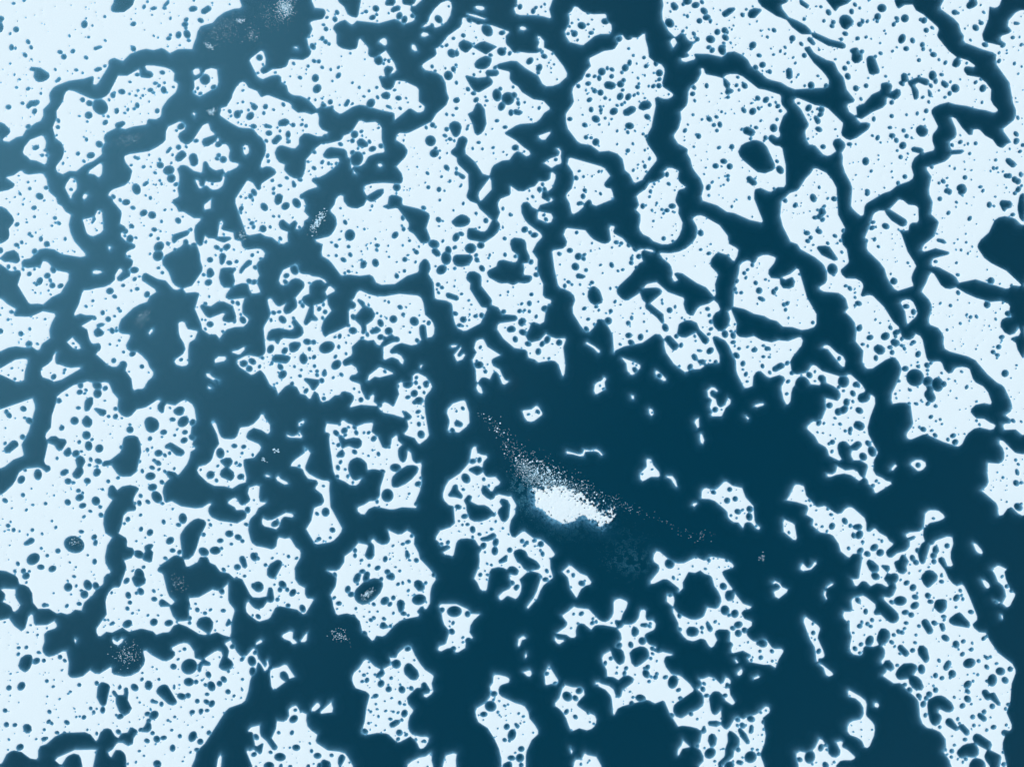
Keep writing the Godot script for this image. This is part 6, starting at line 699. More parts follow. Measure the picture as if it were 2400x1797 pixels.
	["sponge-like floe left of centre, the most perforated of all", [[692,620,664,633,657,646,654,658,658,666,664,668,671,666,682,655,692,651,702,653,712,660,714,666,713,674,693,698,696,706,697,716,695,722,680,735,670,737,666,734,663,728,664,722,669,712,656,719,650,718,645,714,636,701,632,700,628,702,628,708,635,734,631,746,621,762,618,770,623,820,621,828,616,834,608,838,584,833,574,835,557,844,555,848,556,852,562,860,588,878,594,877,608,867,612,868,621,878,632,900,639,906,648,912,652,922,668,905,676,901,684,901,696,907,704,922,716,925,724,934,727,934,736,916,730,914,723,902,712,892,712,886,718,885,746,889,750,892,748,902,737,916,746,922,752,939,756,942,770,938,784,926,796,925,800,918,808,916,822,920,830,928,830,936,821,952,822,954,846,948,884,951,882,947,875,942,877,928,874,925,864,933,856,935,846,914,844,902,840,899,824,894,818,889,819,884,822,880,834,876,838,872,834,862,824,855,808,859,803,854,802,848,806,842,822,833,825,828,824,812,844,794,850,794,862,798,876,796,884,807,890,809,898,798,890,786,896,785,906,789,918,781,924,787,932,792,934,796,930,801,918,804,899,814,899,840,902,843,916,837,922,837,933,842,941,852,944,853,946,844,940,834,930,829,918,830,913,826,914,820,924,810,932,806,942,803,964,809,976,807,987,796,983,784,982,768,984,763,988,760,994,760,999,764,1002,791,1012,789,1017,782,1018,768,1015,758,1010,750,996,738,992,710,988,700,984,696,978,693,936,689,902,695,884,695,864,690,846,682,842,682,837,686,831,698,826,704,834,712,834,716,822,724,818,730,819,762,788,778,772,784,762,791,756,784,752,768,758,750,776,728,768,714,766,701,756,711,736,716,736,736,745,746,746,750,742,753,730,752,720,762,716,763,712,760,711,754,724,720,711,712,706,702,710,694,724,688,724,670,732,660,740,656,750,655,754,656,762,663,765,662,760,656,748,650,732,648,724,644,710,643,704,641,698,634,696,622],[838,700,842,700,850,704,855,708,857,716,872,722,880,736,879,742,873,752,859,762,860,776,856,782,852,784,848,783,846,780,847,770,845,764,825,744,826,741,835,736,848,720,837,706],[686,748,690,747,694,749,710,768,712,780,708,787,698,793,688,795,664,793,658,797,652,808,648,806,642,799,630,800,625,796,624,792,628,778,636,771,654,768,678,773,686,771,688,766,682,756],[882,764,890,768,893,772,893,776,884,782,872,784,868,782,866,778,866,774],[690,800,702,801,705,804,706,810,698,822,690,826,684,827,680,825,677,820,676,808,680,803],[645,830,658,830,676,833,681,836,681,842,676,849,670,853,640,849,636,845,636,840,639,834],[759,864,764,865,767,874,766,880,760,884,756,882,753,878,754,872]], [571,852,8.7,591,847,8.2,584,864,7.6,583,836,1.6,654,731,4.6,641,733,5.4,662,749,9,634,818,9.2,667,822,7.6,657,860,7.1,662,878,9.8,711,841,10.9,766,814,16,788,855,11.4,720,801,8.4,735,802,6,635,750,4.1,637,851,4.3,737,858,4.3,725,818,4.6,736,837,5.2,726,839,3,690,859,3.5,706,867,3.3,703,881,4.1,729,870,2.7,743,870,4.3,743,879,4.6,754,892,6.2,786,836,4.6,794,813,4.6,796,788,5.4,785,790,3.5,827,775,9,811,803,2.7,811,829,3.5,817,786,2.7,800,878,4.9,781,885,3.5,608,859,4.3,615,839,4.3,652,873,2.4,748,724,5.4,762,731,5.4,756,745,4.1,758,714,4.1,709,716,5.4,703,708,4.1,671,646,6.5,669,661,6,690,632,10.9,725,663,3,665,806,1.9,682,885,2.2,649,898,2.7,684,900,5.4,633,855,2.4,826,716,8.2,864,715,3,866,697,2.4,902,705,2.7,911,708,3.5,938,720,5.7,952,720,2.4,945,737,4.6,922,748,9,892,757,8.2,884,734,3,893,741,3,906,746,2.7,971,753,10.6,1005,757,5.4,994,753,2.7,978,798,5.4,983,739,2.4,946,765,2.4,961,779,3,911,776,9.2,892,790,7.1,929,795,7.3,861,784,4.9,828,743,6.5,849,792,4.1,815,762,5.4,688,746,4.1,679,765,2.7,961,712,1.6,643,910,4.1,717,916,6,759,934,4.9,759,924,2.2,830,911,3,777,915,1.9,846,937,6,861,929,7.1,842,919,2.7,711,908,1.9,642,901,2.7], "ice_floe"],
	["ragged floe in the upper left with a three-lobed dark pond", [[568,192,562,195,554,204,546,219,543,230,531,250,518,254,518,260,515,268,518,272,540,287,558,297,566,299,584,300,594,302,605,316,614,323,623,338,624,352,621,364,613,380,611,390,614,393,624,389,634,390,644,396,648,404,644,410,614,430,612,434,612,442,608,446,602,445,593,430,588,427,582,424,578,425,552,466,552,476,578,549,584,551,610,546,622,553,638,556,655,570,664,571,674,566,673,554,674,544,660,539,655,534,652,526,654,519,658,515,664,514,678,525,688,517,692,516,698,522,694,534,694,536,700,537,708,532,711,528,712,518,721,512,723,508,712,496,716,480,712,470,706,462,706,456,710,451,723,444,743,438,741,434,731,426,730,422,732,417,736,416,748,415,762,408,783,392,795,378,793,372,790,371,768,373,758,369,756,362,764,350,770,346,776,344,806,348,813,354,816,368,825,372,822,382,824,394,830,389,846,388,854,382,862,368,866,365,882,359,898,357,901,354,894,326,894,300,889,292,880,286,858,288,846,283,841,284,827,306,818,314,806,318,802,326,797,330,768,337,754,337,742,346,718,374,716,396,710,414,702,421,688,418,678,413,669,404,665,398,667,386,654,381,647,372,643,358,648,346,654,341,662,340,684,347,692,347,700,338,700,326,702,321,712,312,724,312,744,319,754,319,764,316,768,310,754,304,748,296,746,290,747,276,744,266,740,265,730,269,714,264,698,265,686,256,682,246,678,242,630,224,624,224,614,228,610,227,602,214,582,206,574,194],[663,278,668,277,674,279,679,284,678,290,670,296,654,297,651,292,651,286,654,282],[620,290,624,289,632,292,637,294,639,298,634,302,620,300,617,294],[648,316,654,315,658,317,661,322,661,326,648,339,640,339,636,334,636,328],[842,324,850,324,862,334,864,338,862,344,854,346,844,345,838,342,835,332],[686,422,690,424,695,432,695,436,692,440,686,440,684,436,683,426],[649,454,656,453,662,457,664,460,660,476,652,481,646,480,642,472,644,459]], [569,212,3.3,569,239,3.3,557,242,2.2,595,250,7.6,556,268,9,565,262,4.3,586,272,9.2,582,258,3.3,538,261,4.6,541,272,3.3,558,287,2.4,576,293,2.4,594,296,6.5,588,242,2.7,565,291,2.2,595,451,7.6,565,489,6,564,498,3.8,587,460,6,576,464,3,592,469,3.5,564,461,3.3,590,523,5.4,594,532,4.9,582,534,2.2,576,498,1.9,568,479,1.6,584,515,2.7,836,372,16,622,250,6,618,265,4.3,641,257,3.3,664,245,4.9,600,250,4.1,687,293,5.2,707,292,4.1,717,295,4.3,709,281,2.7,675,315,7.1,673,326,2.7,676,332,4.9,656,307,3.5,650,299,2.7,630,312,7.1,710,306,2.2,624,330,4.3,627,365,4.9,629,378,4.1,638,423,4.3,656,435,4.6,641,442,4.3,672,417,4.6,703,421,5.4,736,356,5.2,736,394,5.2,755,380,4.9,722,379,3.5,724,401,2.2,728,409,1.9,755,393,2.2,770,383,4.1,777,385,2.7,788,383,3.8,778,393,2.2,763,321,7.1,758,332,6.2,798,338,5.4,831,315,8.7,826,330,5.4,849,318,2.7,847,308,4.3,866,332,4.6,873,349,7.6,893,342,6,887,300,3,839,348,3.3,826,357,5.4,853,359,3.3,816,330,2.2,849,346,2.4,858,322,1.6,676,444,1.9,695,476,10.6,619,485,9,669,483,9.2,616,536,8.4,633,532,3.8,641,507,3.5,654,507,3.3,657,559,4.6,702,533,3.8,686,510,2.2,641,453,4.1,709,460,6.8,634,492,1.4,600,518,2.2,620,522,1.6], "ice_floe"],
	["rounded floe near the top middle peppered with dozens of round holes", [[1508,80,1496,89,1482,88,1472,94,1465,90,1460,83,1456,83,1448,85,1446,88,1450,102,1442,114,1436,117,1416,120,1383,136,1382,142,1386,155,1374,168,1366,186,1350,198,1344,206,1342,216,1346,238,1341,248,1329,264,1327,270,1328,288,1332,302,1354,331,1362,336,1386,340,1406,355,1428,353,1448,360,1460,372,1466,399,1477,408,1486,426,1490,428,1506,421,1511,412,1539,376,1539,370,1535,362,1519,340,1513,326,1515,320,1527,298,1537,248,1535,230,1542,226,1556,231,1568,231,1576,226,1578,222,1575,218,1554,204,1552,194,1558,168,1557,160,1550,151,1535,146,1521,134,1519,114,1513,92,1512,80],[1422,190,1430,190,1440,193,1445,198,1443,206,1434,211,1420,208,1417,204,1415,198,1418,193],[1508,236,1518,235,1525,238,1529,246,1524,255,1508,260,1498,256,1496,252,1498,246,1502,240],[1478,248,1484,248,1489,250,1492,254,1491,260,1486,265,1474,272,1464,272,1460,266,1461,258]], [1451,91,7.6,1474,87,7.6,1474,114,3.5,1485,130,3.5,1510,135,4.3,1476,147,6.2,1515,155,5.2,1538,148,6.5,1466,159,8.2,1458,170,4.1,1493,149,2.4,1411,168,9,1424,160,4.3,1435,163,5.2,1434,179,5.4,1405,183,6,1394,179,4.3,1379,177,5.4,1379,196,6,1356,202,4.9,1455,197,8.2,1462,188,5.2,1496,183,3.3,1495,204,5.4,1498,196,3.3,1546,171,8.2,1546,186,4.9,1533,171,2.7,1532,202,5.2,1545,201,6.2,1521,202,3,1568,221,2.7,1512,177,2.7,1460,211,4.1,1454,226,8.2,1473,227,7.6,1487,223,4.1,1496,219,3.8,1394,213,6,1408,217,7.1,1382,234,6,1374,212,2.7,1377,220,2.4,1388,207,2.7,1419,230,4.3,1430,234,2.7,1386,257,6,1407,250,3.5,1409,258,4.9,1409,265,3.3,1439,261,9,1447,247,3.8,1458,245,4.1,1465,240,3.3,1415,249,2.4,1397,279,9,1419,277,3.5,1434,279,3,1405,292,3,1371,293,6,1336,279,5.4,1366,269,2.4,1518,274,7.1,1476,295,9,1472,310,4.3,1466,303,2.4,1447,307,3.3,1489,307,2.7,1428,292,2.2,1412,310,1.4,1374,322,5.2,1386,323,3.8,1397,333,8.4,1404,342,2.2,1484,337,3.5,1447,338,2.7,1472,353,5.2,1468,361,2.2,1512,352,3,1519,348,2.2,1523,372,4.1,1508,379,2.7,1485,399,3.8,1512,390,4.9,1496,386,2.7,1495,394,1.9,1515,402,2.7,1508,314,3.5,1515,319,3.8,1499,238,2.2,1512,230,2.7,1495,418,2.4,1483,170,1.9,1538,190,2.4], "ice_floe"],
	["round floe below centre with a slanted oval pond in its middle", [[910,1243,915,1262,913,1270,908,1275,900,1277,894,1277,884,1272,876,1264,874,1264,871,1266,870,1270,876,1276,878,1282,878,1302,872,1311,862,1312,855,1304,855,1298,862,1280,860,1277,840,1273,824,1292,808,1304,807,1318,796,1334,788,1338,767,1338,777,1342,786,1350,790,1356,787,1374,775,1394,779,1404,782,1422,788,1438,792,1441,804,1438,814,1437,824,1440,834,1445,844,1456,850,1482,862,1490,872,1501,876,1499,882,1489,896,1491,903,1488,927,1462,940,1453,950,1450,980,1444,982,1440,978,1436,977,1432,986,1421,992,1420,996,1427,1000,1426,1007,1414,1008,1390,1010,1378,1013,1370,1021,1358,1019,1350,1007,1334,984,1310,980,1294,970,1276,971,1258,962,1248,954,1244,942,1252,932,1253],[951,1288,956,1289,962,1300,961,1306,958,1309,952,1309,949,1304,949,1292],[877,1354,888,1356,898,1366,898,1374,892,1389,878,1405,862,1415,850,1418,838,1413,832,1406,829,1396,830,1388,834,1380,852,1363,864,1358],[980,1358,988,1361,996,1371,996,1380,990,1386,980,1386,970,1374,970,1364,974,1360],[938,1404,946,1407,950,1414,946,1432,940,1438,934,1434,929,1416,931,1408],[893,1458,898,1457,902,1458,911,1468,910,1472,898,1475,890,1472,889,1466]], [832,1290,5.2,832,1302,4.9,847,1313,4.1,865,1325,3.8,903,1310,6.2,914,1310,2.4,885,1331,6.2,908,1340,6.5,849,1339,6.2,860,1347,7.6,937,1338,3.5,927,1329,2.7,944,1275,4.3,956,1270,5.7,921,1279,3.3,976,1313,5.7,965,1256,4.3,960,1313,3.3,785,1347,5.4,918,1351,8.2,838,1351,8.2,951,1285,1.9,821,1324,1.1,937,1313,1.4,845,1321,1.6,968,1297,1.4,982,1405,14.4,902,1408,9.8,914,1416,5.4,836,1357,9,858,1355,9.2,893,1358,5.4,915,1352,8.2,815,1381,7.6,823,1393,6.8,794,1414,6,783,1401,4.3,876,1416,4.6,834,1426,3.5,854,1486,7.3,828,1445,5.4,876,1448,4.6,869,1453,4.6,900,1450,4.6,946,1438,6,957,1442,3.3,933,1369,4.3,944,1366,3.8,959,1362,4.3,957,1384,3.8,922,1401,5.4,922,1437,3.5,885,1433,2.7,866,1434,2.4,915,1467,4.1,998,1366,4.1,948,1450,2.2,860,1458,1.9,1017,1347,5.4,853,1445,2.2,838,1369,3.3,971,1393,2.4,790,1427,2.4,957,1395,1.6,866,1468,1.4,804,1419,1.4,999,1411,2.4,936,1457,1.6,866,1480,1.6,885,1464,1.6], "ice_floe"],
	["lacy floe just below the crushed ice heap with a spiky dark pool", [[1110,1048,1106,1054,1101,1084,1078,1110,1052,1127,1044,1141,1039,1156,1039,1166,1043,1174,1052,1183,1062,1185,1064,1188,1067,1226,1056,1236,1032,1244,1023,1258,1022,1264,1030,1271,1034,1280,1048,1277,1054,1279,1056,1282,1055,1286,1040,1294,1040,1296,1044,1300,1052,1300,1060,1303,1063,1300,1069,1272,1073,1266,1080,1262,1094,1261,1110,1263,1115,1266,1122,1278,1130,1282,1131,1286,1124,1298,1125,1316,1123,1328,1112,1356,1119,1364,1126,1380,1132,1384,1138,1384,1141,1380,1147,1340,1152,1332,1168,1328,1180,1330,1188,1334,1194,1327,1200,1326,1206,1327,1213,1332,1217,1338,1214,1347,1208,1349,1198,1347,1195,1348,1195,1354,1200,1366,1199,1374,1195,1380,1180,1387,1169,1398,1170,1402,1174,1406,1178,1405,1188,1396,1192,1396,1208,1403,1212,1401,1217,1394,1221,1384,1222,1374,1221,1368,1217,1358,1234,1342,1240,1340,1228,1334,1220,1322,1212,1318,1205,1304,1203,1296,1206,1290,1216,1286,1222,1286,1231,1290,1235,1294,1239,1304,1258,1314,1264,1321,1267,1326,1267,1330,1262,1335,1247,1338,1263,1342,1267,1348,1268,1358,1259,1386,1251,1402,1236,1422,1236,1424,1238,1426,1259,1402,1266,1384,1274,1371,1295,1354,1295,1348,1290,1332,1289,1312,1290,1308,1299,1302,1300,1298,1289,1282,1272,1267,1266,1264,1252,1263,1230,1246,1224,1247,1208,1260,1202,1259,1198,1256,1194,1245,1194,1233,1198,1218,1207,1204,1208,1190,1210,1186,1209,1182,1198,1163,1192,1164,1170,1159,1162,1162,1158,1169,1150,1172,1140,1167,1130,1158,1127,1148,1129,1142,1132,1138,1140,1137,1150,1150,1154,1151,1160,1140,1170,1135,1172,1130,1162,1118,1144,1119,1138,1116,1132,1107,1124,1113,1118,1115,1099,1104,1098,1100,1100,1097,1116,1091,1122,1091,1130,1095,1133,1082,1142,1072,1140,1068,1128,1066,1120,1062,1117,1056,1116,1048,1114,1047],[1067,1134,1073,1136,1075,1148,1085,1160,1085,1166,1081,1170,1068,1166,1054,1165,1050,1162,1050,1158,1057,1148,1061,1138],[1096,1160,1100,1159,1106,1162,1107,1166,1104,1174,1106,1176,1120,1183,1136,1183,1146,1188,1159,1202,1157,1208,1142,1218,1126,1223,1112,1223,1102,1218,1099,1214,1093,1196,1092,1184,1087,1174,1088,1170],[1174,1168,1182,1168,1191,1172,1197,1184,1194,1212,1189,1220,1184,1224,1178,1223,1174,1220,1166,1202,1168,1194,1176,1186,1170,1176],[1155,1248,1160,1249,1164,1254,1164,1258,1160,1263,1144,1269,1130,1269,1126,1266,1125,1262,1128,1259,1140,1256],[1185,1300,1188,1300,1191,1302,1189,1316,1176,1321,1170,1321,1168,1316,1169,1312]], [1092,1121,10.9,1108,1081,7.1,1124,1078,6,1134,1123,4.3,1146,1138,3.3,1086,1147,3.8,1074,1188,6.8,1089,1210,6.8,1108,1241,7.3,1096,1229,4.3,1084,1230,3,1076,1221,2.7,1076,1245,2.2,1124,1252,4.3,1152,1240,3.8,1162,1271,8.2,1160,1291,8.7,1133,1279,7.6,1137,1294,2.7,1195,1289,6.2,1179,1238,3,1162,1222,3.3,1050,1271,4.9,1035,1275,4.3,1108,1259,3.8,1142,1321,3,1152,1324,3.3,1126,1347,4.9,1143,1347,3.8,1122,1331,2.2,1122,1142,1.6,1192,1252,2.2,1157,1206,4.9,1033,1264,2.4,1137,1338,2.2,1088,1191,2.2,1154,1184,1.6,1141,1248,2.2,1129,1227,2.2,1089,1222,1.4,1126,1347,3.8,1141,1358,2.2,1224,1268,5.4,1235,1272,4.9,1230,1278,4.1,1253,1267,4.9,1268,1275,7.1,1272,1298,5.4,1267,1290,3.5,1254,1280,2.4,1282,1338,4.9,1218,1329,1.9,1260,1279,1.6,1245,1291,1.1,1290,1309,2.2,1265,1348,3.3,1211,1376,6.5,1200,1366,6.2,1210,1380,4.1,1279,1358,6.2,1267,1352,4.3,1254,1405,1.6,1290,1351,2.7], "ice_floe"],
	["oval floe in the upper left ringed by a winding channel", [[342,154,340,156,344,164,354,167,359,172,359,178,355,182,348,184,330,182,326,176,326,166,324,163,298,178,276,178,256,218,248,226,236,232,224,234,210,231,172,214,160,212,154,216,150,224,147,238,132,260,133,276,123,298,130,324,144,334,150,348,149,360,145,372,131,390,131,396,134,402,146,408,162,400,178,401,198,385,218,377,235,364,238,360,237,352,238,342,245,334,242,324,244,316,250,310,270,300,268,292,272,287,286,283,291,284,294,288,293,292,283,300,294,302,312,296,340,292,343,290,344,282,348,278,366,279,374,274,377,268,378,256,380,250,393,232,411,216,415,206,416,198,414,195,406,190,408,172,400,164,388,159,360,154],[362,190,370,192,371,196,364,200,358,199,357,194]], [234,250,18.5,209,242,7.3,207,270,8.7,193,234,5.7,264,223,6.5,268,217,3.3,255,234,3.3,285,215,7.3,246,287,6.2,273,260,6,321,247,6,314,255,3.8,299,257,3.8,292,265,3.3,253,273,3.5,242,272,2.7,204,285,3,185,272,2.7,304,192,3.5,323,212,3.3,303,220,3.3,318,224,3.3,334,224,3.3,329,230,2.4,352,211,5.7,359,217,3.8,372,201,4.3,385,194,3.3,383,211,7.6,391,217,2.4,380,170,5.7,406,204,3.3,368,260,5.7,349,238,2.4,321,175,4.9,136,283,4.9,135,298,4.9,132,317,2.7,202,327,4.3,196,321,2.4,182,360,4.9,212,364,8.4,196,378,4.1,147,383,3.3,152,355,1.9,158,370,1.6,232,338,8.2,338,208,2.2,293,250,1.9], "ice_floe"],
	["floe on the bottom edge with curved sausage-shaped holes along its side", [[692,1654,684,1657,678,1662,677,1666,678,1678,672,1688,664,1692,649,1690,647,1708,637,1730,650,1748,651,1752,648,1757,644,1759,638,1757,624,1737,611,1726,608,1716,608,1700,588,1705,582,1712,582,1714,590,1715,593,1718,598,1747,602,1748,614,1741,618,1742,614,1764,610,1768,608,1768,594,1757,586,1761,580,1759,578,1762,592,1796,580,1824,578,1833,580,1834,588,1833,594,1836,604,1826,610,1825,615,1830,618,1848,614,1852,602,1845,598,1846,593,1874,589,1878,582,1879,583,1882,588,1888,608,1893,608,1876,611,1866,624,1856,638,1836,646,1835,650,1838,651,1842,638,1860,637,1864,647,1884,649,1902,664,1901,672,1905,678,1914,677,1926,678,1930,684,1936,692,1939,696,1936,702,1926,718,1919,717,1904,720,1891,729,1880,743,1870,739,1856,742,1850,768,1834,796,1831,808,1827,814,1820,827,1796,814,1773,808,1766,796,1762,768,1759,742,1742,739,1736,743,1722,729,1712,720,1702,717,1688,718,1674,702,1667,696,1656],[797,1768,804,1767,810,1774,809,1780,800,1796,810,1816,808,1822,802,1826,794,1823,792,1816,791,1804,794,1796,791,1788,792,1776],[755,1780,760,1779,768,1782,773,1784,776,1790,776,1800,774,1806,762,1813,754,1812,750,1804,750,1788]], [595,1768,6,688,1685,9.5,692,1664,4.1,653,1717,4.1,684,1717,5.2,694,1752,8.2,656,1774,11.4,744,1771,7.9,730,1760,4.3,777,1770,4.6,634,1763,4.3,630,1795,10.9,722,1798,4.6,658,1795,4.6,679,1752,2.7,726,1742,3,600,1727,6.8,680,1798,4.1,819,1787,2.4,728,1726,1.1,705,1668,2.4,735,1790,2.2,749,1795,6.8,600,1797,2.7,595,1826,6,688,1909,9.5,692,1930,4.1,653,1877,4.1,684,1877,5.2,694,1842,8.2,656,1820,11.4,744,1823,7.9,730,1834,4.3,777,1824,4.6,634,1831,4.3,630,1799,10.9,722,1796,4.6,658,1799,4.6,600,1867,6.8,680,1796,4.1,749,1799,6.8], "ice_floe"],
	["floe on the bottom edge narrowing upward to a small hooked tip", [[1160,1582,1157,1586,1156,1600,1149,1610,1151,1626,1149,1634,1138,1648,1118,1660,1115,1668,1117,1680,1122,1692,1144,1706,1160,1732,1170,1754,1176,1778,1176,1812,1169,1842,1144,1886,1122,1901,1115,1920,1116,1928,1118,1932,1142,1948,1149,1958,1151,1966,1158,1967,1168,1967,1176,1960,1208,1945,1222,1941,1230,1936,1238,1924,1241,1908,1256,1890,1262,1876,1260,1872,1250,1864,1241,1850,1234,1832,1232,1818,1232,1774,1234,1760,1246,1734,1261,1720,1261,1712,1254,1700,1241,1684,1238,1668,1230,1656,1222,1652,1208,1648,1176,1633,1169,1626,1168,1616,1171,1608,1176,1604,1192,1599,1194,1594,1193,1590,1186,1586,1170,1582],[1206,1694,1210,1693,1217,1698,1219,1702,1216,1707,1212,1708,1208,1704,1205,1698],[1210,1886,1214,1885,1219,1890,1215,1896,1208,1900,1205,1894]], [1150,1655,13,1134,1674,7.3,1158,1626,7.1,1188,1703,7.1,1157,1640,3.3,1183,1654,3.5,1191,1651,2.7,1167,1669,3.5,1171,1676,2.4,1198,1722,7.3,1183,1734,4.9,1194,1736,3.3,1187,1688,1.6,1133,1687,1.9,1171,1643,2.4,1169,1590,1.6,1198,1776,6.8,1190,1798,10.9,1122,1676,1.9,1167,1707,1.9,1175,1680,1.6,1200,1722,11.4,1219,1776,9.8,1222,1755,7.1,1216,1672,3.3,1227,1679,3.5,1229,1692,2.2,1208,1764,2.7,1200,1776,6.8,1250,1717,2.4,1222,1793,5.4,1226,1721,1.4,1220,1695,2.2,1150,1939,13,1134,1920,7.3,1188,1891,7.1,1198,1872,7.3,1183,1860,4.9,1198,1818,6.8,1190,1796,10.9,1200,1872,11.4,1219,1818,9.8,1222,1839,7.1,1200,1818,6.8,1222,1801,5.4], "ice_floe"],
	["squarish floe beside the crushed ice heap with two large oval ponds", [[802,986,796,994,792,996,766,993,763,1004,763,1012,770,1014,774,1018,772,1028,773,1042,782,1104,787,1116,792,1121,808,1128,820,1136,834,1137,840,1133,847,1122,834,1127,826,1124,819,1114,815,1100,816,1088,820,1080,826,1075,836,1071,846,1073,854,1079,860,1086,862,1101,872,1099,880,1099,896,1103,901,1108,901,1114,892,1142,891,1160,889,1166,880,1174,866,1175,854,1183,841,1188,838,1192,839,1198,846,1204,854,1205,864,1192,878,1186,912,1193,924,1193,942,1188,974,1190,976,1188,973,1176,984,1150,988,1132,986,1106,988,1090,986,1085,976,1087,970,1083,966,1078,963,1062,958,1057,956,1058,954,1074,950,1082,944,1085,937,1080,933,1070,932,1056,934,1050,942,1042,932,1033,931,1022,928,1021,919,1028,917,1042,912,1050,904,1052,896,1049,885,1024,870,1012,874,994,872,991,854,993,832,1002,824,995,814,992,806,986],[795,1020,800,1019,810,1029,826,1025,842,1026,849,1034,848,1044,844,1049,838,1052,830,1051,818,1046,814,1047,803,1052,809,1062,807,1070,802,1073,789,1072,787,1068,792,1059,802,1052,799,1048,793,1028,792,1024],[954,1090,968,1089,978,1092,982,1098,979,1108,966,1123,950,1135,932,1143,922,1143,918,1139,917,1134,917,1124,920,1116,934,1102]], [927,1096,11.1,908,1161,14.7,788,1015,7.1,807,1009,7.6,817,1001,3.3,809,1020,4.1,793,1043,4.9,835,1014,5.4,853,1014,3.3,864,1014,4.3,876,1028,6.8,831,1059,6,864,1068,2.7,887,1064,4.9,873,1055,2.7,798,1083,4.6,792,1096,5.7,809,1100,3.5,815,1116,4.1,827,1131,3.5,790,1117,4.9,896,1105,6,980,1134,7.1,959,1157,3,986,1120,3.5,884,1176,4.3,888,1188,2.7,907,1183,2.2,831,1002,4.9,796,994,3.5,781,1039,2.7,851,1063,1.9,912,1048,3.5,976,1180,5.4,932,1043,1.9,953,1169,1.4], "ice_floe"],
	["arch-shaped floe in the lower right bent over a big dark pool", [[1540,1292,1534,1299,1532,1310,1534,1316,1545,1324,1547,1332,1544,1340,1526,1362,1526,1368,1534,1367,1554,1357,1564,1357,1572,1362,1587,1374,1590,1378,1592,1387,1601,1378,1600,1365,1614,1340,1618,1340,1630,1342,1642,1336,1652,1344,1665,1348,1670,1353,1676,1374,1685,1386,1691,1400,1692,1410,1685,1424,1678,1427,1660,1424,1658,1426,1651,1444,1644,1449,1632,1453,1620,1452,1592,1440,1586,1434,1580,1426,1578,1429,1579,1436,1591,1460,1592,1476,1604,1492,1612,1499,1624,1502,1630,1501,1642,1496,1650,1497,1655,1500,1663,1514,1668,1517,1673,1514,1681,1500,1675,1486,1678,1478,1686,1474,1706,1475,1710,1478,1713,1482,1712,1502,1718,1512,1715,1522,1716,1529,1720,1530,1742,1524,1761,1534,1760,1540,1754,1544,1758,1551,1790,1557,1806,1557,1818,1564,1826,1544,1836,1528,1836,1524,1832,1521,1816,1521,1810,1518,1798,1501,1792,1500,1784,1504,1776,1505,1766,1503,1757,1496,1752,1490,1749,1480,1752,1474,1762,1466,1763,1458,1760,1456,1746,1451,1740,1442,1738,1436,1744,1429,1758,1426,1762,1422,1742,1415,1724,1392,1721,1404,1714,1409,1706,1409,1700,1402,1699,1394,1702,1386,1706,1383,1716,1382,1717,1380,1701,1358,1694,1346,1693,1340,1698,1336,1718,1330,1720,1326,1716,1320,1698,1310,1670,1305,1665,1306,1656,1313,1650,1314,1632,1306,1604,1320,1590,1321,1574,1316,1546,1293],[1658,1454,1662,1457,1672,1472,1671,1478,1666,1482,1660,1479,1656,1470,1654,1460],[1616,1468,1628,1468,1636,1472,1640,1480,1636,1489,1632,1491,1622,1493,1612,1490,1609,1484,1608,1478,1611,1472]], [1570,1321,11.4,1662,1313,4.6,1654,1333,3.3,1632,1306,3.3,1624,1327,2.4,1591,1333,1.9,1704,1314,3.3,1673,1309,2.2,1594,1346,1.9,1708,1327,1.6,1686,1329,1.9,1700,1329,1.4,1579,1354,4.3,1585,1381,6.8,1589,1358,2.2,1696,1374,8.4,1700,1430,10.9,1723,1438,9.2,1731,1464,9,1718,1472,5.7,1731,1484,8.2,1746,1477,6.8,1787,1507,10.9,1779,1507,5.4,1593,1443,5.4,1646,1471,4.6,1646,1482,3.3,1594,1475,4.9,1677,1457,4.1,1710,1442,4.1,1782,1526,3.8,1784,1541,5.4,1762,1547,3.3,1754,1505,2.7,1735,1513,1.9,1614,1460,2.2,1633,1461,1.9,1686,1462,2.2,1719,1410,1.9,1729,1412,1.9,1681,1357,1.6,1765,1540,2.2,1681,1373,1.1,1711,1510,6.8,1810,1526,4.9,1811,1549,3.3,1820,1554,1.6], "ice_floe"],
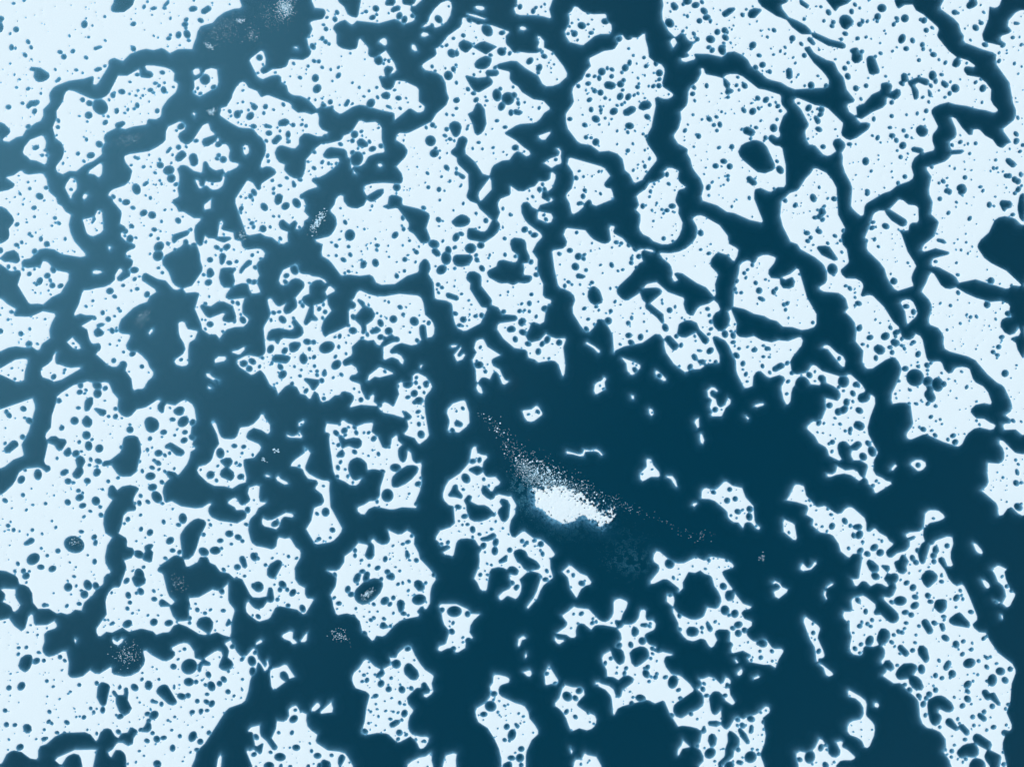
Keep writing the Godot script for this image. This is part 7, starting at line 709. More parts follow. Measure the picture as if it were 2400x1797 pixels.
	["tall floe in the lower middle with a slanted oval pond near its top", [[958,1514,950,1517,938,1527,933,1532,929,1542,914,1542,917,1554,913,1560,899,1568,903,1578,898,1585,888,1590,882,1588,880,1584,881,1580,891,1570,890,1568,878,1562,864,1548,858,1546,852,1550,842,1566,830,1577,826,1586,826,1594,829,1604,834,1612,858,1620,864,1625,867,1630,860,1656,855,1692,848,1714,849,1718,856,1722,884,1717,904,1718,912,1721,925,1734,932,1739,938,1738,962,1725,974,1735,979,1742,983,1752,986,1754,992,1753,998,1747,1003,1738,1005,1730,1000,1727,986,1727,966,1722,959,1714,956,1702,956,1692,960,1678,967,1668,968,1664,956,1650,953,1636,956,1631,974,1613,978,1611,986,1611,987,1602,992,1598,996,1598,1000,1601,1010,1618,1006,1625,994,1628,994,1632,1000,1634,1011,1626,1015,1620,1011,1602,1016,1586,1014,1582,996,1570,986,1558,972,1536,964,1517],[954,1554,958,1553,964,1555,979,1570,982,1578,983,1584,980,1590,976,1594,970,1595,962,1593,954,1586,948,1580,946,1572,946,1566,949,1558],[926,1686,936,1686,939,1690,938,1694,935,1698,924,1705,916,1706,912,1700,912,1695]], [929,1556,10.6,956,1521,6.2,922,1554,5.4,893,1602,8.2,860,1594,5.7,849,1597,4.1,853,1582,4.3,911,1615,7.1,942,1616,8.2,964,1613,5.4,880,1631,6.2,917,1589,4.1,910,1605,2.7,938,1604,2.7,866,1564,2.7,843,1573,2.4,971,1547,2.7,937,1647,4.6,948,1651,3.5,918,1636,3,902,1643,2.2,881,1650,3,884,1662,3,869,1668,3.3,887,1679,3.3,904,1666,3.3,922,1668,3.3,933,1670,3.5,948,1672,8.2,942,1687,3.8,915,1685,4.3,864,1695,3.3,881,1700,2.4,855,1714,7.1,936,1717,7.6,933,1732,4.6,952,1722,4.3,879,1581,3.3,949,1717,2.2,864,1664,2.4,902,1711,2.2,872,1635,2.2,955,1612,1.9,864,1552,1.9,934,1575,1.6,927,1615,1.6,876,1676,1.6,870,1693,1.6,861,1578,2.2,995,1737,4.3,975,1733,3.5,990,1738,2.7], "ice_floe"],
	["floe at mid height on the right edge with a notched, pointed side", [[2346,1032,2344,1034,2344,1040,2352,1050,2356,1062,2355,1076,2350,1083,2342,1087,2318,1085,2317,1086,2316,1108,2319,1130,2314,1140,2303,1150,2336,1178,2340,1186,2342,1204,2344,1208,2352,1206,2362,1192,2370,1188,2374,1189,2388,1203,2398,1208,2408,1204,2424,1189,2430,1188,2436,1192,2445,1204,2454,1208,2457,1204,2459,1186,2463,1178,2496,1150,2485,1140,2480,1130,2483,1108,2482,1086,2480,1085,2456,1087,2448,1082,2444,1074,2443,1062,2447,1050,2455,1040,2454,1034,2450,1032,2446,1034,2416,1062,2398,1065,2386,1063,2380,1061,2353,1034],[2384,1098,2388,1100,2391,1106,2391,1112,2388,1115,2382,1113,2380,1106,2380,1100],[2414,1098,2419,1100,2419,1106,2416,1113,2410,1115,2408,1112,2407,1108,2410,1101]], [2388,1188,9.5,2361,1051,2.4,2362,1068,1.9,2382,1078,3.8,2388,1088,3.5,2352,1119,3.5,2339,1107,2.2,2383,1132,7.1,2395,1131,4.1,2361,1176,2.4,2324,1149,1.6,2395,1181,3.3,2361,1138,1.6,2337,1124,1.1,2412,1188,9.5,2417,1132,7.1,2405,1131,4.1], "ice_floe"],
	["smooth floe right of centre with a curled bay biting its top edge", [[1790,598,1778,603,1772,614,1766,620,1758,612,1752,611,1742,615,1735,622,1733,640,1722,678,1720,718,1746,724,1768,735,1792,740,1806,748,1822,752,1836,765,1858,766,1880,773,1894,771,1909,766,1914,758,1914,736,1892,698,1873,632,1868,630,1854,642,1835,650,1836,652,1842,655,1856,649,1860,650,1865,660,1862,672,1852,677,1836,676,1829,666,1828,654,1808,652,1801,642,1802,632,1815,616,1818,608,1818,604,1814,602,1802,598],[1778,694,1784,694,1792,698,1795,702,1794,706,1788,708,1778,703,1776,698]], [1745,640,4.6,1749,651,3.8,1753,632,3.8,1727,659,5.4,1772,663,5.2,1780,681,7.6,1795,655,3.3,1723,678,5.4,1727,686,3.3,1738,686,4.3,1776,712,2.4,1764,621,4.9,1814,684,6.2,1820,677,4.9,1838,714,4.9,1846,711,5.2,1842,726,4.3,1849,745,3,1906,756,4.3,1875,643,3.3,1803,658,2.2,1820,693,1.9,1876,757,1.6,1814,727,1.1,1871,703,1.1], "ice_floe"],
	["smooth blunt-ended floe at mid height on the left edge", [[0,700,-6,704,-16,713,-34,724,-34,728,-30,732,-30,736,-32,740,-36,742,-60,743,-72,742,-100,730,-124,734,-127,736,-127,742,-119,756,-114,770,-115,792,-98,805,-90,820,-84,819,-74,812,-58,814,-36,811,-18,814,0,823,19,814,36,811,58,814,74,812,84,819,88,820,92,818,96,808,99,804,116,792,114,774,120,756,128,742,128,738,126,735,100,730,72,742,60,743,36,742,32,740,31,736,31,732,35,728,35,724,16,713,6,704]], [26,731,4.9,18,749,3.5,4,722,2.4,105,748,3,72,742,2.2,48,782,6,69,771,3.8,0,776,6.5,67,806,7.6,87,806,3.5,86,745,1.6,49,795,1.9,0,738,2.2,27,760,1.6,-26,731,4.9,-48,782,6,-67,806,7.6], "ice_floe"],
	["narrow floe on the left edge carrying two merged holes, beside the vast pitted floe", [[-74,934,-79,948,-80,958,-65,1010,-48,1042,-53,1064,-52,1068,-30,1077,-10,1093,0,1097,10,1093,30,1077,53,1068,54,1064,49,1042,66,1010,81,958,80,948,75,934,0,960],[-37,1032,-32,1031,-26,1032,-10,1047,-6,1054,-10,1062,-14,1064,-20,1063,-40,1049,-42,1040],[27,1032,34,1031,40,1034,43,1040,42,1046,22,1062,12,1063,8,1058,8,1050]], [20,973,6.8,14,965,5.4,54,958,7.1,57,979,3.5,68,986,8.2,52,1024,6.2,35,980,1.9,12,1003,2.2,11,1039,4.1,-20,973,6.8,-14,965,5.4,-54,958,7.1,-68,986,8.2,-52,1024,6.2,-11,1039,4.1], "ice_floe"],
	["slender floe in the upper right with an elongated slit across its head", [[2110,468,2106,470,2087,490,2125,514,2128,520,2126,528,2118,532,2110,530,2090,517,2078,503,2074,494,2062,494,2052,499,2048,504,2041,528,2029,556,2034,568,2033,582,2036,588,2064,615,2075,630,2080,648,2087,662,2098,677,2106,681,2141,670,2141,666,2138,658,2137,650,2140,640,2148,624,2144,615,2128,590,2114,550,2108,540,2110,538,2122,540,2130,539,2132,528,2135,524,2140,521,2150,521,2153,518,2154,514,2153,488,2150,484,2146,482,2130,480,2118,470]], [2077,530,7.9,2051,561,4.6,2045,559,1.6,2060,578,3.8,2045,534,6,2047,521,4.9,2054,532,2.7,2032,565,4.1,2096,659,8.2,2089,642,2.7,2129,616,3.3,2134,624,1.9,2107,538,2.7,2100,614,1.4,2145,503,1.9,2066,546,1.4,2099,604,1.1], "ice_floe"],
	["wing-shaped floe right of centre arching beside a rounded channel", [[1634,506,1627,510,1625,514,1634,530,1636,540,1633,556,1624,570,1608,583,1593,590,1572,594,1550,593,1548,594,1548,596,1555,606,1570,618,1574,624,1578,640,1576,650,1580,658,1584,659,1589,656,1581,644,1581,640,1588,638,1600,640,1634,663,1656,673,1674,694,1676,693,1678,688,1676,666,1683,644,1680,639,1666,624,1665,614,1668,606,1678,594,1686,591,1708,598,1718,610,1722,611,1728,600,1731,586,1726,581,1709,572,1706,553,1687,528,1650,507,1642,505]], [1643,546,7.1,1667,572,2.2,1643,585,3.8,1662,594,4.9,1563,606,2.2,1708,598,2.7,1673,681,2.2], "ice_floe"],
	["small rounded floe with a nub on top, under the peppered round floe", [[1566,394,1557,402,1560,410,1556,416,1542,425,1523,430,1514,444,1500,453,1493,460,1499,480,1492,492,1500,500,1502,504,1502,518,1499,532,1501,540,1508,549,1523,556,1532,565,1552,572,1566,572,1576,569,1587,560,1593,550,1598,536,1600,522,1590,500,1591,486,1584,474,1583,468,1589,448,1593,444,1604,441,1607,438,1596,430,1591,424,1589,416,1591,402,1588,399,1576,394]], [1564,409,5.4,1568,431,4.6,1582,446,2.2,1534,431,3.3,1530,438,2.2,1525,448,4.1,1545,425,2.2,1507,483,6,1515,481,2.4,1523,461,3.5,1576,483,7.3,1540,476,3.3,1538,481,2.2,1529,493,3.3,1552,491,3.8,1564,493,5.4,1556,500,3.5,1578,496,2.7,1582,498,2.4,1532,518,3,1556,559,5.2,1578,565,3.5,1576,551,2.2,1551,510,1.9,1530,532,1.4,1525,450,3.8,1536,498,1.6,1586,540,1.4], "ice_floe"],
	["floe with two big stacked holes and a long horn at one corner", [[612,972,606,982,594,994,582,1000,566,1002,562,1004,556,1022,550,1028,542,1030,526,1029,518,1025,513,1016,506,994,500,988,496,989,496,992,509,1018,514,1040,503,1056,498,1074,493,1082,482,1090,466,1094,462,1102,466,1111,486,1130,502,1138,526,1139,544,1144,560,1134,575,1130,577,1120,570,1090,570,1078,574,1075,595,1072,608,1056,611,1048,606,1041,580,1030,576,1024,578,1016,582,1010,594,1002,612,1007,626,1016,630,1014,632,1010,632,996,620,980,617,972],[529,1072,540,1072,546,1080,544,1088,537,1096,548,1106,550,1116,546,1124,540,1128,518,1119,514,1112,517,1102,526,1094,516,1084,515,1078]], [549,1045,6,571,1047,5.4,567,1062,3.5,592,1066,3.5,516,1062,10.9,493,1113,9.5,564,1117,7.6,553,1085,4.1,562,1090,4.6,510,1092,3.5,507,1126,4.6,470,1101,2.7,533,1058,2.4], "ice_floe"],
	["small ragged floe on the bottom edge right of the middle, bitten by round bays", [[1922,1732,1912,1752,1902,1762,1892,1765,1876,1761,1868,1766,1868,1774,1873,1792,1873,1804,1867,1820,1868,1826,1876,1832,1892,1828,1902,1830,1911,1838,1920,1859,1924,1862,1941,1842,1941,1830,1944,1823,1952,1818,1962,1817,1969,1822,1971,1830,1969,1840,1962,1852,1966,1855,1974,1855,1976,1840,1989,1834,2003,1820,2005,1816,1996,1812,1978,1812,1970,1810,1961,1800,1960,1794,1970,1783,1978,1781,1996,1781,2003,1778,2005,1774,1988,1758,1976,1752,1974,1748,1976,1740,1974,1738,1970,1737,1962,1740,1971,1758,1971,1764,1969,1770,1960,1776,1950,1774,1942,1766,1941,1750,1935,1744,1928,1734]], [1899,1774,13.6,1875,1780,6.2,1925,1752,7.6,1936,1746,4.3,1936,1793,7.6,1956,1786,3.3,1905,1791,2.7,1914,1787,1.9,1939,1757,3.3,1899,1820,13.6,1875,1814,6.2,1925,1842,7.6,1936,1848,4.3,1936,1801,7.6], "ice_floe"],
	["narrow strip of holed ice above the squarish floe with two ponds", [[974,876,968,881,968,892,963,898,952,900,940,896,934,899,932,906,936,924,924,952,920,953,910,946,902,943,898,945,888,954,890,959,900,967,922,971,944,978,946,978,947,976,943,968,946,963,952,963,960,969,965,974,966,978,962,983,955,986,958,1000,955,1008,948,1016,950,1019,972,1026,980,1038,984,1040,1000,1028,1005,1020,996,966,994,940,997,928,1009,914,1012,906,1010,900,998,884,980,875]], [976,885,4.3,999,898,6.8,975,897,4.9,956,900,10.9,983,908,4.1,999,903,6,971,922,8.4,956,931,5.4,982,939,9.8,972,943,5.4,994,920,3.8,945,965,2.7,980,965,5.4,991,979,3.5,980,976,2.4,982,994,5.4,987,1018,9,964,991,1.9,994,995,1.9,932,905,4.3,891,949,5.4,952,916,1.6], "ice_floe"],
	["small angular floe just below the peppered round floe", [[1338,370,1334,372,1331,384,1343,402,1347,420,1341,442,1331,452,1328,458,1329,464,1336,476,1340,496,1342,500,1346,501,1356,495,1368,484,1368,480,1356,483,1351,480,1352,474,1358,471,1364,471,1370,476,1376,470,1380,470,1390,479,1398,482,1437,466,1438,462,1436,452,1433,444,1430,442,1420,440,1416,434,1417,428,1430,412,1418,395,1408,390]], [1351,417,5.4,1358,401,3.5,1368,414,3.5,1388,413,2.4,1404,402,3.5,1411,401,2.7,1371,446,4.9,1397,448,2.2,1348,440,1.9,1393,410,1.1,1370,438,1.4,1381,476,7.1,1367,460,6,1408,454,3.8,1373,450,2.7], "ice_floe"],
	["bottle-shaped floe standing in dark water beside the squarish two-pond floe", [[714,1051,714,1062,691,1078,684,1086,682,1092,694,1093,704,1096,710,1100,715,1112,722,1121,742,1125,746,1132,740,1142,740,1146,755,1158,760,1172,759,1178,754,1184,740,1189,736,1192,730,1220,718,1240,738,1273,744,1275,774,1270,782,1266,792,1256,799,1246,801,1238,774,1188,771,1148,772,1130,768,1127,756,1126,742,1121,724,1111,716,1102,715,1098,715,1092,727,1062,722,1055]], [763,1200,9.8,743,1204,4.6,779,1242,6.5,747,1263,5.4,740,1268,2.7,774,1260,3.5,758,1139,3.3,778,1229,1.6,758,1268,2.2,701,1092,3.5,717,1054,3.3], "ice_floe"],
	["leaf-shaped floe with seven round holes in the open water", [[1698,1130,1684,1144,1678,1148,1670,1148,1656,1144,1650,1146,1646,1152,1645,1168,1664,1169,1677,1174,1702,1195,1706,1200,1708,1212,1713,1218,1720,1223,1732,1224,1742,1237,1746,1226,1752,1223,1758,1223,1764,1226,1774,1239,1780,1241,1782,1236,1772,1228,1769,1220,1766,1186,1748,1166,1740,1144,1718,1139,1704,1129]], [1673,1154,5.4,1711,1147,5.7,1724,1169,6.2,1705,1173,7.1,1730,1199,7.1,1758,1193,7.6,1757,1211,8.4,1741,1195,3.5,1714,1208,3.3,1727,1214,2.7,1746,1203,1.6,1695,1165,1.4,1773,1233,2.7,1690,1179,1.6], "ice_floe"],
	["small cross-shaped floe with one large round hole at its top", [[1036,1416,1032,1418,1030,1422,1035,1432,1038,1452,1042,1464,1052,1476,1054,1482,1046,1508,1042,1511,1030,1515,1028,1518,1027,1522,1030,1525,1034,1526,1048,1519,1058,1517,1064,1519,1068,1528,1074,1528,1090,1518,1092,1504,1095,1498,1098,1497,1106,1496,1108,1494,1100,1482,1102,1466,1110,1453,1124,1440,1108,1439,1096,1428,1070,1416]], [1065,1433,14.9,1035,1430,6.8,1096,1439,6.8,1059,1480,7.1,1062,1460,4.3,1054,1456,2.4,1085,1494,3.5,1099,1503,8.7,1085,1505,3,1105,1435,3.3,1054,1468,2.2,1076,1517,1.6,1061,1505,1.6,1063,1520,6], "ice_floe"],
	["small crown-shaped floe near the top edge with one round hole in the middle", [[1348,16,1345,18,1341,26,1334,32,1336,46,1335,56,1325,74,1328,86,1336,98,1362,105,1368,105,1394,84,1408,79,1428,79,1432,76,1434,68,1433,58,1423,50,1421,36,1418,33,1392,34,1378,32,1366,27,1354,17]], [1364,60,9,1419,50,8.2,1347,79,7.6,1341,73,3.3,1386,77,5.4,1379,57,3.3,1388,46,2.4,1356,46,2.4,1341,54,3,1354,94,3.3,1332,79,3.8,1335,62,3.3,1381,86,2.4,1392,69,2.4,1374,71,1.6,1378,31,3.5], "ice_floe"],
	["small floe cut by the top edge right of the middle", [[1284,-40,1264,-35,1218,-34,1210,-32,1206,-22,1213,-4,1213,6,1207,16,1206,22,1210,32,1220,35,1254,35,1274,38,1288,42,1292,41,1287,22,1295,0,1287,-22,1293,-40,1290,-41]], [1219,16,6,1256,18,4.3,1250,26,6,1269,16,3,1277,10,3.3,1279,27,2.2,1262,35,1.9,1205,11,6.8,1237,33,1.6,1219,-16,6,1256,-18,4.3,1250,-26,6,1205,-11,6.8], "ice_floe"],
	["boot-shaped small floe with a round hole near its top", [[1326,1606,1319,1614,1312,1636,1302,1648,1302,1654,1312,1661,1319,1668,1327,1682,1336,1706,1340,1712,1344,1712,1358,1706,1376,1711,1386,1708,1393,1702,1397,1694,1398,1686,1395,1678,1390,1675,1375,1670,1355,1656,1352,1652,1355,1644,1370,1628,1368,1616,1362,1612,1342,1611]], [1330,1632,11.4,1358,1619,7.9,1349,1636,6.8,1328,1668,6,1349,1680,5.4,1392,1696,3,1383,1692,2.4,1340,1662,1.6,1379,1670,4.3], "ice_floe"],
	["spidery floe with thin upright arms above the lacy lower floe", [[1448,1404,1442,1407,1439,1412,1439,1436,1435,1446,1428,1454,1420,1458,1412,1457,1404,1453,1380,1428,1354,1425,1346,1422,1334,1432,1319,1442,1320,1446,1330,1458,1330,1464,1326,1470,1306,1484,1328,1487,1338,1494,1346,1494,1350,1490,1349,1478,1352,1468,1356,1463,1362,1460,1370,1462,1386,1475,1394,1466,1402,1464,1414,1464,1446,1470,1441,1460,1441,1454,1444,1452,1454,1453,1456,1451,1459,1440,1468,1424,1471,1414,1470,1410,1462,1406,1454,1403]], [1363,1438,5.7,1345,1439,3.3,1390,1450,3.5,1389,1460,5.2,1398,1457,3.8,1355,1461,3.3,1339,1472,2.7,1434,1460,2.4,1458,1433,1.9], "ice_floe"],
	["small wedge-shaped floe on the left edge with four small holes", [[-60,842,-62,844,-62,850,-56,870,-55,888,-50,894,-34,893,0,877,36,894,48,894,55,890,57,870,63,850,63,844,60,842,52,841,34,844,0,864,-34,844,-52,841]], [27,863,3,34,888,3.5,52,868,2.2,19,879,2.2], "ice_floe"],
	["small tattered floe with dangling legs right of the sponge-like floe", [[1124,796,1118,799,1115,804,1112,816,1118,826,1108,844,1116,868,1117,892,1120,896,1126,887,1130,884,1138,884,1148,888,1155,874,1160,869,1164,871,1169,876,1178,899,1182,901,1188,898,1192,894,1184,891,1177,880,1171,866,1156,858,1152,850,1152,844,1155,840,1172,832,1142,813,1134,797,1130,795]], [1122,855,9.8,1118,847,4.1,1126,814,4.1,1138,871,4.6,1143,854,2.2,1135,862,2.7,1130,839,1.4], "ice_floe"],
	["thin sliver of ice along the bottom edge near the left corner", [[174,1758,134,1776,129,1782,138,1790,144,1791,154,1775,160,1770,172,1765,184,1768,189,1776,193,1796,186,1822,176,1828,164,1825,155,1818,147,1804,142,1801,131,1808,130,1812,134,1817,176,1835,224,1835,225,1828,217,1796,225,1758,218,1757]], [223,1763,2.2], "ice_floe"],
	["pear-shaped floe with a long thin curved neck in the lower right", [[1992,1618,1989,1620,1990,1630,1992,1633,2006,1636,2018,1646,2025,1658,2026,1672,2023,1680,2018,1686,2000,1690,1992,1695,1988,1704,1988,1714,1994,1722,2008,1727,2017,1732,2023,1738,2028,1751,2034,1752,2039,1748,2049,1724,2051,1712,2050,1700,2045,1692,2033,1680,2030,1674,2032,1650,2029,1642,2017,1632]], [2045,1710,2.4,2001,1715,2.2,2020,1710,2.2,2019,1692,1.4,2020,1726,1.6,1993,1630,1.6,1997,1700,1.4], "ice_floe"],
	["small upright floe with a round hole at its foot above the crushed ice trail", [[1080,940,1062,946,1050,959,1048,968,1054,984,1054,992,1050,1008,1053,1012,1056,1013,1062,1008,1070,1013,1076,1013,1095,998,1100,990,1099,966,1091,942,1088,939],[1069,984,1074,984,1084,990,1086,994,1084,1000,1078,1002,1066,999,1064,990]], [1085,957,4.6,1070,964,2.7,1061,1009,6,1059,958,1.6], "ice_floe"],
	["tiny pointed floe on the bottom edge with a forked top", [[1372,1766,1370,1767,1364,1780,1350,1781,1347,1786,1345,1796,1347,1806,1350,1812,1364,1813,1370,1826,1372,1827,1378,1823,1398,1818,1410,1796,1398,1774,1378,1770]], [1362,1791,3.3,1382,1782,2.4,1378,1787,2.2], "ice_floe"],
	["small diamond-shaped floe with one oval hole near the left edge", [[96,318,70,328,57,344,53,356,56,362,64,367,70,374,84,376,104,385,108,380,111,364,104,352,107,334,105,328,101,320],[80,340,84,339,90,340,92,346,89,350,82,353,76,352,74,346]], [98,364,4.3,109,364,3.8,105,352,3.8], "ice_floe"],
	["small square floe with a round hole beside the top left corner floe", [[494,160,482,164,472,180,455,190,456,204,452,214,456,220,466,225,472,224,508,202,511,192,508,164,504,162]], [480,186,12.5,500,204,6,469,219,4.3,463,207,3.8,457,215,3,497,183,1.6], "ice_floe"],
	["small fish-shaped floe near the left edge with a pointed tail", [[130,826,124,834,122,844,112,854,99,862,95,870,96,878,100,884,114,888,126,894,144,889,187,864,187,862,184,861,166,863,152,860,142,856,132,854,129,850,128,840]], [125,883,6.5,151,867,4.1,149,874,3.3,118,874,1.6], "ice_floe"],
	["slim oval floe standing on end near the top edge", [[1048,2,1034,7,1020,20,1009,36,1004,51,992,62,996,63,1012,57,1020,64,1024,64,1034,60,1047,50,1055,36,1059,18,1057,6,1052,2]], [1028,45,9.2,1013,61,5.7,1052,15,2.7,1036,57,2.4], "ice_floe"],
	["small kite-shaped floe with one larger hole below the crushed ice heap", [[1334,1326,1319,1340,1332,1353,1338,1381,1350,1398,1352,1400,1362,1380,1373,1372,1384,1369,1386,1364,1376,1350,1360,1344,1340,1327]], [1332,1339,3.8,1344,1347,4.3,1364,1367,7.3,1371,1361,2.7,1339,1376,2.4,1359,1390,1.9,1344,1350,3.5], "ice_floe"],
	["small curved piece of ice on the bottom edge, left one of a pair", [[1008,1766,998,1773,982,1776,966,1784,956,1792,955,1798,963,1806,976,1815,986,1819,998,1820,1010,1827,1012,1824,1011,1810,1015,1796,1011,1782,1012,1768,1010,1766]], [980,1786,1.9,1002,1797,2.7], "ice_floe"],
	["thin hourglass-shaped floe hanging in a dark pool left of centre", [[426,754,420,756,418,759,419,778,422,790,431,804,435,818,429,830,412,842,409,848,413,854,426,858,436,856,440,852,440,822,442,806,444,802,456,794,462,778,460,776,440,772,436,766,432,756]], [448,788,2.4,424,843,4.3,440,844,2.4], "ice_floe"],
	["long tapering shard with a few holes in the lower right open water", [[1890,1446,1886,1450,1885,1458,1900,1498,1911,1516,1915,1546,1916,1550,1918,1550,1924,1543,1931,1540,1933,1536,1930,1524,1917,1496,1918,1488,1922,1476,1922,1472,1918,1466]], [1907,1483,5.2,1920,1526,6,1924,1548,5.4,1906,1462,3.3,1911,1499,2.7,1903,1495,1.9], "ice_floe"],
	["small C-shaped floe curled round a dark hole beside the right edge", [[2340,1326,2330,1332,2328,1336,2335,1348,2340,1362,2352,1372,2357,1382,2360,1398,2351,1414,2360,1422,2364,1422,2369,1418,2380,1396,2380,1392,2369,1382,2358,1356,2355,1340,2360,1334,2346,1327]], [2361,1374,4.9,2350,1351,3.8,2373,1384,5.4], "ice_floe"],
	["small mitten-shaped floe with a slit in the upper left channel", [[228,494,222,506,225,514,218,524,214,526,212,522,216,510,196,514,194,516,202,544,206,549,212,552,218,553,226,550,236,545,241,538,238,498,234,494]], [232,499,2.7,226,540,2.4,238,523,2.4], "ice_floe"],
	["small kite-shaped floe with one large hole in the lower left open water", [[666,1558,654,1564,640,1567,634,1572,633,1580,636,1608,640,1615,646,1614,668,1598,659,1592,655,1586,655,1578,658,1574,664,1572,670,1574,675,1580,678,1590,690,1586,672,1559]], [638,1586,2.2], "ice_floe"],
	["small upright piece of ice on the bottom edge, right one of a pair", [[1062,1766,1048,1770,1045,1772,1038,1796,1046,1822,1066,1827,1070,1824,1068,1810,1069,1796,1068,1782,1070,1768,1066,1766]], [], "ice_floe"],
	["small four-cornered remnant between round ponds on the left edge", [[8,1380,2,1382,10,1390,12,1394,11,1402,6,1410,20,1417,26,1422,30,1432,34,1433,42,1426,46,1418,35,1400,35,1382,32,1381]], [], "ice_floe"],
	["hooked little floe with a curled top and one round hole", [[1668,908,1659,916,1661,930,1666,933,1670,938,1665,954,1671,966,1668,972,1670,975,1692,975,1701,956,1712,946,1713,938,1710,935,1708,934,1700,950,1692,955,1686,954,1681,948,1678,936,1666,928,1664,920,1668,914,1674,914,1680,918,1683,916,1676,909]], [1677,960,6.8,1692,960,2.2], "ice_floe"],
	["tiny tooth-shaped floe with two holes between two large floes on the right", [[2126,702,2116,705,2113,710,2123,730,2127,754,2128,758,2130,758,2148,741,2151,734,2147,720,2141,708,2134,703]], [2125,718,6.5,2142,731,6.5,2134,743,1.9,2141,743,1.9], "ice_floe"],
	["tiny three-lobed floe in the open water above the leaf-shaped floe", [[1518,1076,1516,1080,1517,1094,1504,1107,1501,1114,1502,1122,1506,1127,1512,1125,1526,1117,1544,1117,1547,1114,1545,1106,1531,1090,1527,1078,1522,1076]], [1529,1100,2.7,1506,1111,2.4,1526,1083,1.6], "ice_floe"],
	["small dome-shaped cap of ice on a thin stem above the riddled floe", [[2182,1196,2176,1198,2170,1204,2167,1234,2168,1236,2180,1225,2202,1220,2211,1216,2215,1212,2212,1206,2202,1198,2194,1196]], [2189,1215,3.5,2172,1232,2.2], "ice_floe"],
	["tiny cat-head-shaped floe with two holes in the open water", [[1256,952,1246,960,1228,962,1225,964,1230,978,1236,986,1244,988,1252,986,1271,972,1271,968,1264,956,1260,952]], [1239,971,3.5,1261,965,5.2], "ice_floe"],
	["small white hook of ice curled over a round hole in dark water", [[670,1202,638,1219,626,1220,616,1215,614,1220,615,1228,620,1233,638,1237,647,1240,653,1234,658,1218,664,1211,668,1210,684,1212,687,1210,686,1206,682,1204]], [645,1227,8.7,650,1218,2.7], "ice_floe"],
	["small blade-shaped shard beside the upper tip of the riddled floe", [[1840,1218,1837,1224,1838,1246,1860,1264,1866,1265,1868,1260,1863,1230,1858,1226]], [1850,1248,3.5,1841,1233,1.4], "ice_floe"],
	["small pointed flame-shaped piece of ice above the boot-shaped floe", [[1288,1562,1286,1563,1277,1580,1279,1604,1282,1605,1292,1602,1304,1604,1308,1600,1308,1594]], [1282,1579,4.9,1288,1567,2.2,1301,1601,4.6], "ice_floe"],
	["tiny triangular floe with one hole just under the wide looping floe", [[1460,839,1459,840,1469,852,1471,868,1478,877,1482,878,1486,877,1501,862,1501,856,1494,852]], [1489,867,6.5,1484,852,2.7,1492,856,2.4], "ice_floe"],
	["small upright oval of ice in the upper left channel", [[164,418,156,429,152,440,164,464,166,464,168,456,178,444,179,438,179,430,175,422,170,418]], [173,425,2.7,166,444,4.1], "ice_floe"],
	["thin curved bar of ice under the honeycombed end of the slanting floe", [[1964,1093,1960,1107,1952,1112,1940,1111,1940,1114,1942,1117,1948,1117,1962,1112,1980,1109,1996,1113,2014,1126,2019,1124,2023,1120,2016,1115,2011,1106,2006,1103,2000,1101,1982,1103]], [], "ice_floe"],
	["small boomerang-shaped piece at the lower edge of the sponge-like floe", [[888,862,865,880,862,891,866,891,878,882,890,884,921,876,920,874,908,868,892,861]], [902,871,4.1], "ice_floe"],
	["narrow white tongue inside a dark channel of the branching floe", [[1148,418,1124,450,1122,458,1124,466,1126,470,1130,468,1152,444,1151,424]], [], "ice_floe"],
	["thin slanting shard in the channel beside the honeycombed slanting floe", [[1934,810,1931,812,1930,815,1942,818,1972,856,1976,859,1980,859,1982,846,1977,836,1962,827,1946,812,1940,809]], [1968,840,4.9], "ice_floe"],
	["small white wedge in the channel left of the peppered round floe", [[1306,348,1313,356,1310,365,1290,372,1276,382,1291,392,1294,393,1304,386,1313,384,1316,380,1314,364,1315,362,1315,354,1310,348]], [1303,374,4.3], "ice_floe"],
	["small white tab with two holes beside the branching floe", [[1264,496,1262,497,1261,508,1262,513,1284,522,1292,520,1296,510,1292,501]], [1275,504,3.8,1280,514,4.9], "ice_floe"],
	["tiny teardrop floe with one hole in the right-hand open water", [[2148,1078,2138,1084,2136,1089,2152,1103,2158,1103,2164,1100,2171,1092,2170,1084,2160,1078]], [2153,1090,6.2], "ice_floe"],
	["tiny flag-shaped floe in the upper part of the open water", [[1416,885,1412,891,1400,897,1395,902,1393,916,1396,923,1400,923,1419,912,1417,896,1421,888,1418,885]], [1415,911,3.3,1407,904,2.7], "ice_floe"],
	["thin white crescent along a dark pool in the tall upper left floe", [[524,410,522,414,521,422,516,427,498,429,482,425,479,434,486,435,492,441,498,444,506,444,512,442,520,436,523,430,526,416]], [527,412,3.3,497,431,3.3], "ice_floe"],
	["tiny triangular piece in the upper left channel under the oval floe", [[232,384,210,400,207,406,220,408,230,415,234,413,238,406,239,390,237,384]], [], "ice_floe"],
	["tiny triangle of ice under a thin white ring, lower right open water", [[1818,1362,1813,1366,1814,1368,1820,1366,1824,1368,1828,1371,1831,1376,1826,1382,1818,1385,1815,1388,1818,1398,1826,1402,1844,1388,1847,1382,1834,1376,1828,1367]], [], "ice_floe"],
	["small forked scrap of ice in the lower left open water", [[678,1480,664,1487,661,1492,666,1497,680,1502,686,1509,693,1508,695,1506,694,1504,685,1496,686,1482,682,1480]], [], "ice_floe"],
	["thin white sliver standing in the bottom left channel by the bottom edge", [[516,1770,511,1778,508,1796,511,1814,516,1823,519,1818,517,1796,519,1774]], [], "ice_floe"],
